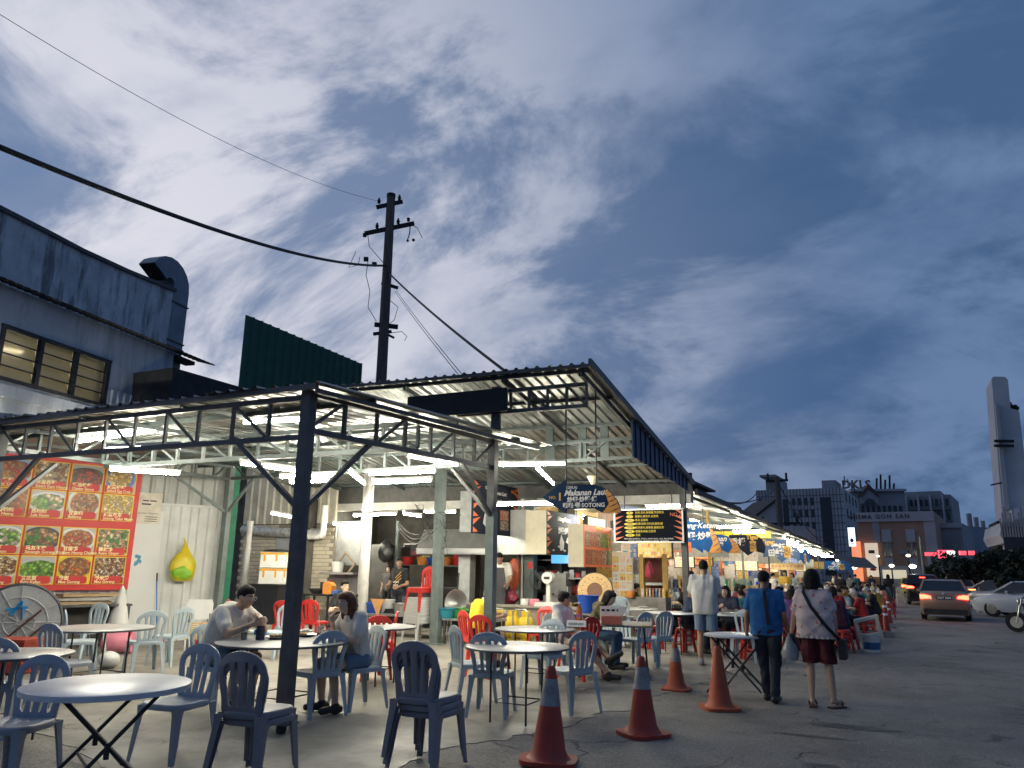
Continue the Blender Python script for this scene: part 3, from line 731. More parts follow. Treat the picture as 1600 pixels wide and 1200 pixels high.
O, BR, DB, GRN, LG, TAN, YL, CR_, RD, WH = (.55, .16, .03), (.20, .075, .03), (.05, .02, .015), (.05, .22, .02), (.22, .45, .06), (.45, .28, .12), (.70, .50, .10), (.72, .62, .42), (.5, .05, .03), (.7, .68, .6)
dishes = [  # row by row from the top, left to right
    [((O, RD, TAN), 'Sweet Sour Crab', '酸甜蟹', WH), ((O, TAN, RD), 'Sour Crab', '酸辣蟹', (.3, .5, .75)), ((TAN, CR_, BR), 'Steam Kam Heong', '金香蒸蟹', (.6, .6, .62)), ((DB, BR, RD), 'Oyster Sauce', '蚝油螃蟹', (.08, .08, .08)), ((CR_, YL, TAN), 'Salted Egg Crab', '咸蛋螃蟹', (.08, .2, .55))],
    [((BR, O, TAN), 'Kam Heong', '金香啦啦', WH), ((BR, TAN, O), 'Kam Heong', '甘香啦啦', WH), ((LG, GRN, CR_), 'Lala Steam', '蒸啦啦', (.72, .72, .7)), ((O, BR, TAN), 'Belitong', '甘香啦', (.72, .7, .66)), ((YL, CR_, YL), 'Sotong Telur Masin', '咸蛋苏东', (.4, .42, .46))],
    [((GRN, WH, O), 'Teow Chew Steam', '潮州蒸', WH), ((GRN, WH, LG), 'Style Steam', '蒸石斑', (.7, .72, .72)), ((GRN, BR, TAN), 'Senangin Goreng Kicap', '马友不露', (.02, .02, .02)), ((O, RD, TAN), 'Kam Heong Chicken', '甘香鸡', (.72, .72, .7)), ((TAN, CR_, GRN), 'Ayam Ginger', '姜丝鸡', (.6, .58, .5))],
    [((BR, TAN, CR_), 'Butter Sotong', '奶油', WH), ((BR, TAN, CR_), 'Fried Sotong', '炸苏东', WH), ((LG, GRN, LG), 'Baby Kailan', '芥兰苗', (.5, .5, .52)), ((BR, TAN, O), 'Mee Goreng', '炒面', (.75, .55, .02)), ((TAN, WH, BR), 'Mee Goreng', '炒米粉', (.78, .62, .02))]]
cap_poly = [(-.5, -.5), (.38, -.5), (.45, -.42), (.48, -.2), (.48, .2), (.45, .42), (.38, .5), (-.5, .5)]
for r_ in range(4):
    zc_ = zt_ - .07 - th * (r_ + .5) - (.13 if r_ > 1 else 0)
    for c_ in range(5):
        xc = rx - bw + .08 + cw * (c_ + .5); cols, en, zh, pl = dishes[r_][c_]
        fr = MB().box((xc, -.002, zc_), (cw - .035, .018, th - .02)).build('photo_frame', YEL, board)
        bgc = (.80, .60, .02) if (r_ == 3 and c_ > 2) else (.45 + .1 * random.random(), .44, .42)
        MB().box((xc, -.014, zc_), (cw - .075, .008, th - .055)).build('dish_photo', food_mat('dish_photo_%d_%d' % (r_, c_), cols, pl, bgc, random.choice((8, 10, 12, 15)), r_ * 5 + c_ + .3, fill=(r_ * 5 + c_) in (2, 6, 9, 14, 19)), fr)
        cp = MB().prism([(xc - .03 * cw + x * cw * .86, zc_ - th * .33 + z * th * .26) for x, z in cap_poly], -.026, -.0185).build('caption', RED, fr)
        lettering(zh, .085, CREAM, fr, (xc - cw * .40, -.028, zc_ - th * .27), align='LEFT', bold=.003)
        lettering(en, .075, CREAM, fr, (xc - cw * .40, -.028, zc_ - th * .40), align='LEFT', bold=.0015, space=.95)
# notice pinned right of the board
q0, q1 = wc(216, 769, .08), wc(249, 819, .08)
no = thing('wall_notice', 'worn white paper notice at the right edge of the menu board', 'notice', W0 + NW * .08, WRZ)
MB().box(((q0[0] + q1[0]) / 2, 0, (q0[1] + q1[1]) / 2), (q1[0] - q0[0], .012, q0[1] - q1[1])).build('sheet', mat('aged_paper', (.70, .66, .56), .8, 0, .12, 6, 0, 10, .5, (.45, .36, .26), 5), no)
cx_, wd, hz = (q0[0] + q1[0]) / 2, q1[0] - q0[0], q0[1] - q1[1]; INK = mat('black_ink', (.02, .02, .02), .6, 0, 0)
for k, (dx_, dz_, w_, h_) in enumerate(((-.08, .17, .09, .025), (.07, .17, .1, .025), (-.06, .11, .14, .03))):
    MB().box((cx_ + dx_ * wd * 2, -.008, q1[1] + hz * (.42 + dz_ * 1.9)), (w_ * 1.3, .003, h_)).build('print_block', INK, no)
lettering('SELAMAT MENJAMU', .045, mat('grey_ink', (.25, .22, .2), .7, 0, 0), no, (cx_, -.008, q1[1] + hz * .33))
for k in range(3): MB().box((cx_ + .06, -.008, q1[1] + hz * (.22 - .07 * k)), (wd * .5, .003, .012)).build('print_line', INK, no)

# ================================================================ SIGNS
NAVY = mat('sign_navy', (.010, .032, .08), .7, 0, .08, spec=.12); SBLUE = mat('sign_blue', (.012, .11, .36), .6, 0, .08, spec=.2); SGREY = mat('sign_slate', (.018, .024, .04), .7, 0, .1, spec=.12)
ORNG = mat('sign_orange', (.80, .36, .05), .45, 0, .05); REDO = mat('sign_red_orange', (.75, .16, .05), .45, 0, .05); LWHITE = mat('letter_white', (.85, .85, .82), .5, 0, 0); LYEL = mat('letter_yellow', (.9, .72, .06), .5, 0, 0)
LGOLD = mat('letter_gold', (.75, .45, .08), .5, 0, 0); SFRAME = mat('sign_frame', (.6, .6, .58), .4, .4, .05); CREAMB = mat('cream_box', (.72, .66, .50), .6, 0, .08)
def fish_shape(w, h):
    pts = [(-.5, 0), (-.19, .5), (-.19, .34), (.16, .34), (.27, .26), (.37, .10), (.45, -.12), (.49, -.34), (.5, -.5), (.28, -.5), (.17, -.36), (-.19, -.36), (-.19, -.5)]
    return [(x * w, z * h) for x, z in pts]
def fish_sign(loc, w, h, label, m, num, lines, stripe=ORNG, rz=0.0, group=None, hang=None):
    t = thing('arrow_sign', label, 'sign', loc, rz, group)
    MB().prism(fish_shape(w, h), -.02, .02).build('panel', m, t)
    tail = [(.30, .18), (.37, .10), (.45, -.12), (.49, -.34), (.5, -.5), (.28, -.5), (.36, -.25), (.33, 0)]
    MB().prism([(x * w * .995, z * h * .985) for x, z in tail], -.028, -.022).build('tail', stripe, t)
    for k in range(4):
        z = .02 - .13 * k; x0 = .36 + .02 * k
        MB().prism([((x0 - .05) * w, (z - .10) * h), ((x0 + .01) * w, (z - .035) * h), ((x0 + .085 + .012 * k) * w, (z + .06 - .06 * (k == 0)) * h), ((x0 + .02) * w, (z - .055) * h)], -.034, -.029).build('tiger_stripe', m, t)
    if num:
        lettering('NO.', h * .13, LGOLD, t, (-.36 * w, -.024, -.02 * h)); lettering(num, h * .32, LGOLD, t, (-.265 * w, -.024, -.01 * h), bold=.004)
    for s, x, z, sz, mm, k in lines: lettering(s, sz * h, mm, t, (x * w, -.024, z * h), **k)
    if hang:
        for x in (-.19, .2): MB().tube([(x * w, 0, .33 * h), (x * w, 0, .33 * h + hang)], .012, 6).build('hanger', STEEL, t)
    return t
a, b = atY(848, 772, 11.6), atY(970, 772, 11.6); w_ = b.x - a.x
fish_sign(((a.x + b.x) / 2, 11.6, (atY(900, 747, 11.6).z + atY(900, 799, 11.6).z) / 2 - .03), w_, .55, 'navy arrow sign numbered 1 with white script lettering and a tiger stripe tail', NAVY, '1',
          [('GERAI', -.11, .26, .13, LWHITE, {}), ('Makanan Laut', .06, .10, .24, LWHITE, dict(shear=.35, bold=.004)), ('炒蝦·炒蟹·烤', .02, -.10, .17, LWHITE, dict(bold=.003)), ('啦啦·螺·SOTONG', .04, -.27, .17, LWHITE, dict(bold=.002))], hang=1.6)
def side_banner(px0, pyt, px1, pyb, Y0, label, th=.05, name='banner', side=0.0, m=SGREY):
    """upright panel facing the street, running along the row; returns (root, width, height)"""
    p = atY(px0, (pyt + pyb) / 2, Y0); q = atX(px1, (pyt + pyb) / 2, p.x); w = q.y - p.y
    z1, z0 = atX(px0, pyt, p.x).z, atX(px0, pyb, p.x).z
    t = thing(name, label, 'sign', (p.x, (p.y + q.y) / 2, (z0 + z1) / 2), math.pi / 2)
    MB().box((0, side / 2 + .0, 0), (w, max(th, side), z1 - z0)).build('panel', [m], t) if not side else (MB().box((0, .011, 0), (w, .02, z1 - z0)).build('panel', m, t), MB().box((0, .023 + side / 2, 0), (w, side, z1 - z0)).build('light_box', CREAMB, t))
    return t, w, z1 - z0
def tiger_edges(t, w, h, y=-.03):
    for s in (-1, 1):
        for k in range(7):
            z = h * (-.43 + .145 * k) + (0.03 if s > 0 else 0); x = s * w * .5
            MB().prism([(x - s * .002, z - h * .055), (x - s * .002, z + h * .045), (x - s * w * .15, z + h * .10)] if k % 2 else [(x - s * .002, z - h * .05), (x - s * .002, z + h * .05), (x - s * w * .10, z - h * .03)], y - .004, y).build('tiger_stripe', REDO, t)
t, w, h = side_banner(738, 748, 808, 833, 15.4, 'upright dark seafood banner with orange tiger edges behind the second canopy post')
tiger_edges(t, w, h)
lettering('GERAI', h * .085, LWHITE, t, (-.20 * w, -.031, .38 * h)); lettering('Makanan Laut', h * .11, LWHITE, t, (.05 * w, -.031, .32 * h), shear=.3); lettering('NO.1', h * .10, REDO, t, (.38 * w, -.031, .40 * h), bold=.004)
lettering('炒蝦·炒蟹', h * .10, LWHITE, t, (0, -.031, .14 * h))
sq = [(-.22, -.38), (-.16, -.30), (-.10, -.36), (-.05, -.28), (-.12, -.1), (-.2, .02), (-.27, -.12), (-.3, -.3)]
MB().prism([(x * w, z * h) for x, z in sq], -.034, -.031).build('squid_print', PAPER, t)
for k in range(2): MB().box((.17 * w, -.029, (-.10 - .2 * k) * h), (.19 * w, .006, .19 * h)).build('dish_photo', food_mat('banner_dish_%d' % k, (RD, O, TAN) if k == 0 else (BR, TAN, DB), (.7, .7, .66), (.5, .3, .2), 9, k + 31, fill=True), t)
t, w, h = side_banner(855, 797, 905, 866, 17.0, 'dark upright banner with white brush lettering and a leaf drawing', side=.55)
tiger_edges(t, w, h, -.001)
lettering('Udang·Ketam', h * .15, LWHITE, t, (0, -.003, .34 * h), shear=.3); lettering('炒蝦·炒蟹', h * .17, LWHITE, t, (0, -.003, .06 * h), bold=.006)
MB().prism([(x * w, z * h) for x, z in ((-.12, -.4), (-.02, -.38), (.0, -.2), (-.09, -.02), (-.14, -.2))], -.006, -.001).build('knife_print', LWHITE, t)
MB().prism([(x * w, z * h) for x, z in ((.05, -.2), (.2, -.26), (.33, -.18), (.31, -.1), (.1, -.08))], -.006, -.001).build('bowl_print', LWHITE, t)
for k in range(4): MB().prism([((-.32 + .17 * k + .05 * math.cos(q)) * w, (-.40 + .09 * (k % 2) + .03 * math.sin(q)) * h) for q in (0, 1.5, 3, 4.5)], -.005, -.001).build('leaf_print', PAPER, t)
t, w, h = side_banner(913, 819, 957, 886, 17.6, 'orange red light box menu with ten small dish photographs', side=.4, m=REDO)
lettering('FOOTING', h * .09, LYEL, t, (0, -.003, .43 * h), bold=.004)
for r_ in range(2):
    for c_ in range(5):
        k = r_ * 5 + c_; MB().box(((-.38 + .19 * c_) * w, -.003, (.16 - .42 * r_) * h), (.175 * w, .006, .36 * h)).build('dish_photo', food_mat('small_dish_%d' % (k % 6), [(BR, TAN, O), (O, RD, TAN), (TAN, BR, CR_), (LG, GRN, TAN), (YL, TAN, BR), (RD, BR, O)][k % 6], (.7, .68, .6), (.65, .3, .12), 10, k + 50, fill=True), t)
# board number 2
a, b = atY(960, 795, 17), atY(1066, 795, 17); zt_, zb_ = atY(1010, 796, 17).z, atY(1010, 847, 17).z; w, h = b.x - a.x, zt_ - zb_
t = thing('stall_board', 'black menu board number 2 with yellow lozenges and tiger stripes at both ends', 'sign', ((a.x + b.x) / 2, 17.0, (zt_ + zb_) / 2))
MB().box((0, .02, 0), (w, .03, h)).build('panel', mat('board_black', (.008, .010, .017), .75, 0, .05, spec=.1), t)
for c, d in (((0, .01, h / 2), (w + .05, .06, .03)), ((0, .01, -h / 2), (w + .05, .06, .03)), ((-w / 2, .01, 0), (.03, .06, h)), ((w / 2, .01, 0), (.03, .06, h))): MB().box(c, d).build('frame_edge', SFRAME, t)
for s in (-1, 1):
    for k in range(6):
        z = h * (-.42 + .16 * k); x = s * (w / 2 - .016)
        MB().prism([(x, z - .03), (x, z + .035), (x - s * w * (.13 - .03 * (k % 2)), z + .07)], -.001, .004).build('tiger_stripe', REDO, t)
rows = [('甲', '甘榜,老虎,魚頭爐,芋頭蒸魚'), ('乙', '龍膽石,鮮魚片,白蒸魚'), ('魚片', '馬友,金鳳魚'), ('海鮮類', '蝦,蟹,啦啦,巴利洞,蘇東,螺'), ('青菜類', '馬來風光,番薯葉,蓮藕豆芽'), ('飯麵', '蝦醬馬來飯,豆腐煲'), ('其他', '豆腐')]
for k, (aa, bb) in enumerate(rows):
    z = h * (.40 - .115 * k); rw = .055 + .028 * len(aa)
    MB().prism([(-.27 * w + rw * math.cos(q), z + .033 * math.sin(q)) for q in [i * math.pi / 6 for i in range(12)]], -.001, .004).build('lozenge', LYEL, t)
    lettering(aa, .045, INK, t, (-.27 * w, -.003, z)); lettering(bb, .058, LYEL, t, (-.19 * w, -.002, z), align='LEFT')
lettering('NO.2', .11, REDO, t, (.40 * w, -.002, .33 * h)); lettering('MASI MEE GORENG, TAUFU, AYAM, IKAN, LALA, BALITONG', .043, LWHITE, t, (0, -.002, -.40 * h)); lettering('KETAM, UDANG, SOTONG & SAYUR - SAYURAN', .043, LWHITE, t, (0, -.002, -.465 * h))
for x in (-.35, .35): MB().tube([(x * w, .03, h / 2), (x * w, .03, h / 2 + .5)], .012, 6).build('hanger', STEEL, t)
# arrow signs farther down the row
def row_fish(px0, px1, py0, py1, Y, label, m, num, lines, hang=.4):
    a, b = atY(px0, (py0 + py1) / 2, Y), atY(px1, (py0 + py1) / 2, Y); z1, z0 = atY(px0, py0, Y).z, atY(px0, py1, Y).z
    return fish_sign(((a.x + b.x) / 2, Y, (z0 + z1) / 2), b.x - a.x, z1 - z0, label, m, num, lines, hang=hang)
row_fish(1040, 1126, 806, 864, 21, 'blue arrow sign numbered 3 with white script, partly behind board number 2', SBLUE, '3', [('Udang·Ketam', .08, .22, .2, LWHITE, dict(shear=.35, bold=.004)), ('炒蝦·炒蟹', .07, -.06, .22, LWHITE, dict(bold=.006))])
row_fish(1072, 1157, 830, 864, 24, 'blue arrow sign reading Minuman with orange striped tail', SBLUE, '', [('Minuman', .0, .14, .34, LWHITE, dict(shear=.35, bold=.005)), ('古水檔', .0, -.18, .32, LWHITE, dict(bold=.008))])
def print_panel(px0, px1, py0, py1, Y, label, m, lines, gold=True):
    a, b = atY(px0, (py0 + py1) / 2, Y), atY(px1, (py0 + py1) / 2, Y); z1, z0 = atY(px0, py0, Y).z, atY(px0, py1, Y).z; w, h = b.x - a.x, z1 - z0
    t = thing('arrow_sign', label, 'sign', ((a.x + b.x) / 2, Y, (z0 + z1) / 2))
    MB().prism([(x * w, z * h) for x, z in ((-.5, .5), (.25, .5), (.42, .3), (.5, -.1), (.46, -.4), (.2, -.28), (0, -.5), (-.2, -.2), (-.5, -.3))], -.02, .02).build('panel', m, t)
    for s, x, z, sz, mm, k in lines: lettering(s, sz * h, mm, t, (x * w, -.024, z * h), **k)
    if gold: MB().box((.16 * w, -.025, -.05 * h), (.17 * w, .008, .5 * h)).build('gold_print', food_mat('gold_tiger_print', ((.7, .4, .05), (.1, .06, .02), (.8, .5, .1)), (.7, .4, .08), (.7, .4, .08), 12, 77), t)
    return t
print_panel(1140, 1196, 836, 868, 27, 'slate arrow sign with gold lettering left of the second gold one', SGREY, [('香檔', -.25, .15, .36, LWHITE, dict(bold=.01)), ('Tiger', .16, .38, .28, LGOLD, dict(bold=.01))])
print_panel(1192, 1250, 843, 878, 31, 'blue arrow sign with gold panel under two bright bulbs', mat('sign_dusk_blue', (.04, .10, .26), .45, 0, .1), [('港飯品', .02, .15, .3, LWHITE, dict(bold=.012)), ('薑起雞雞', .02, -.12, .3, LWHITE, dict(bold=.012)), ('Tiger', -.35, .38, .28, LGOLD, dict(bold=.01))])
print_panel(1245, 1265, 858, 882, 34, 'small blue and orange arrow tail sign beyond the bulbs', SBLUE, [], True)
print_panel(1288, 1330, 876, 893, 44, 'far blue sign with two white words and a gold end', SBLUE, [('今天', -.05, .18, .4, LWHITE, dict(bold=.015)), ('燒烤雞雞', -.05, -.18, .36, LWHITE, dict(bold=.015))])
a, b = atY(1205, 885, 32), atY(1256, 885, 32)
t = thing('fringe_banner', 'cream banner with a row of small red arrows below the blue sign', 'banner', ((a.x + b.x) / 2, 32, a.z))
MB().box((0, 0, 0), (b.x - a.x, .03, .25)).build('panel', mat('banner_cream', (.85, .62, .28), .6), t); lettering('< < < < < < < < <', .16, RED, t, (0, -.018, 0))
# red tin sign and the row of three captions near stall three
a, b = atY(1028, 855, 20), atY(1080, 855, 20)
t = thing('red_signboard', 'orange red signboard with three white captions under board number 2', 'sign', ((a.x + b.x) / 2, 20, a.z)); w = b.x - a.x
MB().box((0, 0, 0), (w, .04, .26)).build('panel', REDO, t)
for k, s in enumerate(('海鮮湯', '大炒類', '炸雞')): lettering(s, .09, LWHITE, t, ((-.33 + .33 * k) * w, -.022, .03), bold=.003); MB().box(((-.33 + .33 * k) * w, -.022, -.07), (w * .2, .004, .02)).build('print_line', LWHITE, t)

# ================================================================ STALL INTERIOR
INOX = mat('stainless', (.52, .53, .52), .3, .85, .15, 4, .03, 20); INOXD = mat('dull_stainless', (.38, .39, .38), .45, .7, .25, 3, .05, 20, .4, (.12, .10, .08), 2)
MORTAR = mat('mortar', (.26, .235, .19), .9, 0, .2, 8, .3, 40); BRICK = mat('cream_brick', (.56, .51, .40), .85, 0, .15, 6, .3, 40, .45, (.22, .18, .13), 2.5, rnd=.16)
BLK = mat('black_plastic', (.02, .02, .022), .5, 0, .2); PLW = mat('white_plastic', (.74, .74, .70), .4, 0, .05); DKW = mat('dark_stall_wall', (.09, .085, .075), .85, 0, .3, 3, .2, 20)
Yb = 17.5; bx0, bx1 = atY(372, 880, Yb).x, atY(520, 880, Yb).x
bw_ = thing('brick_wall', 'cream painted brick wall behind the foam boxes', 'wall', (bx0, Yb, 0))
Wb = bx1 - bx0; MB().box((Wb / 2, .12, 1.35), (Wb, .16, 2.7)).build('mortar_bed', MORTAR, bw_)
bl, bh = .245, .108; brick_me = MB().box((0, 0, 0), (bl - .016, .05, bh - .016)).mesh('brick', BRICK)
nr = 0
for r_ in range(25):
    z = bh * (r_ + .5); off = (r_ % 2) * bl / 2
    for c_ in range(int(Wb / bl)):
        if nr >= 300 or z < .35: continue
        o = obj('brick', brick_me, bw_, (off + bl * (c_ + .5) + random.uniform(-.005, .005), .03 + random.uniform(-.008, .006), z)); nr += 1
up = corr(Wb, 1.95, .3, .035, mat('cream_ribbed_sheet', (.55, .52, .42), .6, .1, .15, 2, .05, 20, .5, (.2, .16, .11), 1.5), 'ribbed_sheet')
o = obj('ribbed_sheet', up, bw_); frame(o, (0, .05, 2.72), (1, 0, 0), (0, 0, 1))
p = atY(446, 860, Yb - .06); MB().box((p.x - bx0, -.02, p.z), (.85, .03, .95)).build('grey_panel', mat('grey_board', (.36, .37, .38), .6, 0, .1), bw_)
foil = MB().tube([(.2, -.12, 2.55), (1.0, -.14, 2.5), (1.7, -.13, 2.46), (Wb - .3, -.14, 2.42)], [.13, .15, .14, .15], 10).build('wrapped_duct', mat('foil_wrap', (.62, .61, .56), .35, .5, .35, 9, .6, 30, .4, (.2, .15, .1), 3), bw_, smooth=40)
a = atY(508, 790, Yb - .3); b = atY(505, 836, Yb - .3)
tag(MB().tube([(a.x, a.y, a.z), (a.x, a.y, b.z + .1), (a.x - .06, a.y, b.z), (a.x - .16, a.y, b.z - .04), (a.x - .5, a.y, b.z - .04)], .085, 12).build('elbow_pipe', WHITEC, smooth=50), 'white elbow pipe coming down the end of the brick wall', 'pipe')
p = atY(386, 870, Yb - 1.0); tag(MB().tube([(p.x, p.y, .05), (p.x, p.y, 2.62)], .085, 12).tube([(p.x, p.y, 2.6), (p.x, p.y, 2.75)], .1, 12).build('drain_pipe', WHITEC, smooth=50), 'grey white drain pipe beside the green corner post', 'pipe')
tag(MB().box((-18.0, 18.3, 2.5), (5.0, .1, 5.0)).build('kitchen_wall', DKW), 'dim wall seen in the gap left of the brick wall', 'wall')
# foam boxes on a black bin
FOAM = mat('foam_white', (.80, .80, .76), .7, 0, .06, 5, .1, 60); TAPE = mat('orange_tape', (.80, .40, .03), .4, 0, .05)
p0 = atY(424, 912, 16.2); bin_ = thing('storage_bin', 'black plastic bin under the foam boxes', 'bin', (p0.x, 16.3, 0))
MB().prism([(-.42, 0), (.42, 0), (.47, p0.z - .02), (-.47, p0.z - .02)], -.35, .35).build('bin_body', BLK, bin_); MB().box((0, 0, p0.z - .035), (1.0, .76, .03)).build('rim', BLK, bin_)
for k, lab in enumerate(('lower white foam box sealed with orange tape', 'upper white foam box with orange tape and a black lid on top')):
    h_ = .40; fb = thing('foam_box', lab, 'box', (p0.x, 16.3, p0.z + .425 * k), rad(24), 'taped foam boxes')
    MB().box((0, 0, h_ / 2), (.66, .6, h_)).build('box_body', FOAM, fb); MB().box((0, 0, h_ - .03), (.675, .615, .05)).build('tape_band', TAPE, fb)
    for x, y in ((-.2, -.31), (.12, -.31), (.34, .05), (.34, -.2)): MB().box((x, y, h_ - .13), (.05 if abs(y) > .3 else .008, .008 if abs(y) > .3 else .05, .2)).build('tape_strip', TAPE, fb)
tag(MB().lathe([(.0, 0), (.34, 0), (.35, .03), (.30, .05), (.1, .07), (0, .07)], 20, (p0.x, 16.3, p0.z + .855)).build('pan_lid', BLK, smooth=50), 'flat black lid lying on the upper foam box', 'lid')
# work ledge with stove, jerrycan, pail
led = atY(530, 894, 17.0); tag(MB().box((led.x, 17.1, led.z - .03), (1.15, .5, .05)).box((led.x, 17.32, led.z / 2 - .04), (1.15, .06, led.z - .06)).build('wall_ledge', mat('mauve_grey', (.26, .235, .235), .7, 0, .15)), 'grey mauve work ledge behind the woman in black', 'ledge')
def pail(loc, r, h, m, label, cat='pail', grp=None, lid=None, name='pail'):
    o = MB().lathe([(.0, 0), (r * .78, 0), (r * .8, .01), (r, h - .015), (r * 1.05, h - .01), (r * 1.05, h), (r * .96, h), (r * .76, .03), (0, .03)], 18).build(name, m, None, 50, loc); return tag(o, label, cat, grp)
pail((led.x - .1, 17.05, led.z), .17, .28, PLW, 'white plastic pail on the mauve ledge')
fr = thing('rack_stand', 'tilted wooden rack leaning behind the white pail', 'rack', (led.x - .15, 17.22, led.z + .02)); fr.rotation_euler = (0, rad(42), 0)
for c, d in (((0, 0, .48), (.5, .04, .05)), ((0, 0, .03), (.5, .04, .05)), ((-.23, 0, .255), (.05, .04, .4)), ((.23, 0, .255), (.05, .04, .4))): MB().box(c, d).build('slat', mat('old_wood', (.22, .17, .12), .8, 0, .3, 8, .2, 30), fr)
tag(MB().box((atY(550, 860, 17.35).x, 17.4, 2.15), (.95, .3, 1.2)).box((atY(550, 860, 17.3).x, 17.245, 2.15), (.86, .02, 1.1)).build('steel_cabinet', INOXD), 'tall dull steel cabinet left of the white pillar', 'cabinet')
sp = atY(502, 928, 16.6); sv = thing('gas_stove', 'blackened gas stove with a wok stand beside the brick wall', 'stove', (sp.x, 16.6, 0))
MB().box((0, 0, sp.z - .02), (.9, .5, .05)).build('stove_top', BLK, sv)
for x in (-.4, .4):
    for y in (-.2, .2): MB().bar((x, y, 0), (x, y, sp.z - .03), .04, .04).build('leg', BLK, sv)
MB().lathe([(.1, 0), (.16, .02), (.24, .14), (.22, .14), (.1, .03)], 16, (-.15, 0, sp.z)).build('burner_ring', STEEL, sv, 40); MB().box((.1, .1, sp.z + .2), (.32, .2, .2)).build('pot', mat('sooty_pot', (.05, .05, .05), .6, .4), sv)
jc = atY(514, 915, 16.5); t = thing('jerrycan', 'orange jerrycan standing on the stove end', 'jerrycan', (jc.x + .02, 16.5, sp.z + .006)); ORP = mat('orange_plastic', (.80, .30, .06), .45, 0, .1)
MB().prism([(-.14, 0), (.14, 0), (.15, .03), (.15, .22), (.08, .30), (-.1, .32), (-.15, .26), (-.15, .03)], -.09, .09).build('can_body', ORP, t); MB().lathe([(.03, 0), (.03, .04), (0, .04)], 10, (.05, 0, .305)).build('cap', RED, t)
tag(MB().box((jc.x + .28, 16.5, sp.z + .05), (.2, .16, .09)).build('blue_tub', mat('blue_plastic', (.03, .16, .55), .45, 0, .1)), 'small blue tub right of the jerrycan', 'tub')
# back of the kitchen
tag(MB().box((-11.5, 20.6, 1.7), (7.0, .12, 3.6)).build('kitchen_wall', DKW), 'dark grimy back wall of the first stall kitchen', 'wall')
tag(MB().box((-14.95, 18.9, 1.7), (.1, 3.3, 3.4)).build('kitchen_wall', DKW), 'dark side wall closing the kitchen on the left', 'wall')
hl, hr = atY(652, 864, 17.2), atY(770, 864, 17.2); hz_ = hl.z; hw = hr.x - hl.x
hd = thing('extractor_hood', 'stainless steel extractor hood with sloping front over the cook', 'hood', ((hl.x + hr.x) / 2, 17.6, hz_))
MB().prism([(-.45, 0), (.5, 0), (.5, .62), (-.1, .62), (-.45, .12)], -hw / 2, hw / 2, plane='YZ').build('hood_shell', INOX, hd)
MB().box((0, .02, -.015), (hw, .96, .02)).build('hood_lip', INOXD, hd)
q0, q1 = atY(770, 866, 17.35), atY(822, 828, 17.35)
tag(MB().box(((q0.x + q1.x) / 2, 17.5, (q0.z + q1.z) / 2 + .25), (q1.x - q0.x, .3, q1.z - q0.z + .5)).build('duct_cover', mat('pale_steel', (.60, .62, .60), .4, .4, .1)), 'pale steel duct cover right of the extractor hood', 'duct')
# kitchen shelf with baskets
sh = atY(690, 883, 19.0); shx0, shx1 = atY(628, 883, 19.0).x, atY(742, 883, 19.0).x
t = thing('kitchen_shelf', 'dark two tier kitchen shelf holding baskets and a red pot', 'shelf', ((shx0 + shx1) / 2, 19.1, 0)); w_ = shx1 - shx0
for z in (sh.z - .02, sh.z - .62): MB().box((0, 0, z), (w_, .5, .035)).build('shelf_board', STEEL, t)
for x in (-w_ / 2 + .03, w_ / 2 - .03): MB().box((x, 0, (sh.z + .5) / 2), (.05, .45, sh.z + .5)).build('upright', STEEL, t)
def basket(loc, r, h, m, label, fill=None, name='basket'):
    t = thing(name, label, 'basket', loc)
    MB().lathe([(0, 0), (r * .75, 0), (r, h), (r * 1.06, h), (r * 1.06, h - .015), (r * .97, h - .03), (r * .72, .02), (0, .02)], 18).build('tub', m, t, 50)
    if fill:
        mb = MB()
        for i in range(16):
            q = random.uniform(0, 6.28); rr = random.uniform(0, r * .75); mb.ball((rr * math.cos(q), rr * math.sin(q), h * .85 + random.uniform(0, .05)), random.uniform(.03, .055), 6)
        stuff(mb.build('greens', fill, t))
    return t
RDP = mat('red_plastic', (.55, .03, .03), .4, 0, .1); BLP = mat('royal_blue_plastic', (.02, .10, .50), .4, 0, .1); GNP = mat('green_plastic', (.03, .26, .08), .4, 0, .1); PKP = mat('pink_plastic', (.72, .25, .33), .4, 0, .1); TEAL = mat('teal_plastic', (.03, .25, .33), .4, 0, .1); LGP = mat('lime_plastic', (.30, .65, .10), .4, 0, .1)
VEG = mat('cut_vegetables', (.45, .50, .20), .7, 0, .3, 20); HERB = mat('green_herbs', (.06, .22, .04), .7, 0, .3, 20)
for px, m, lab, fl in ((637, RDP, 'red basket at the left end of the kitchen shelf', None), (662, ORP, 'orange basket heaped with cut vegetables', VEG), (678, BLP, 'blue basket between two orange ones', None), (700, ORP, 'orange basket with green herbs', HERB)):
    p = atY(px, 882, 19.0); basket((p.x, 19.0, sh.z), .21, .22, m, lab, fl)
p = atY(720, 882, 19.0); tag(MB().lathe([(0, 0), (.2, 0), (.21, .03), (.21, .40), (.22, .42), (.0, .42)], 18, (p.x, 19.0, sh.z)).build('stock_pot', mat('red_enamel', (.42, .03, .03), .3, 0, .1), smooth=40), 'tall red pot at the right end of the shelf', 'pot')
p = atY(648, 878, 19.5); t = thing('dish_cabinet', 'grey dish cabinet with a pink bowl inside', 'cabinet', (p.x, 19.6, sh.z)); 
MB().box((0, .18, .3), (.72, .03, .6)).build('cabinet_back', INOXD, t); MB().box((-.35, 0, .3), (.03, .36, .6)).build('cabinet_side', INOXD, t); MB().box((.35, 0, .3), (.03, .36, .6)).build('cabinet_side', INOXD, t); MB().box((0, 0, .6), (.72, .36, .03)).build('cabinet_top', INOXD, t)
MB().lathe([(0, 0), (.16, 0), (.26, .13), (.24, .13), (.14, .02), (0, .02)], 18, (0, -.02, .27)).build('bowl', PKP, t, 50)
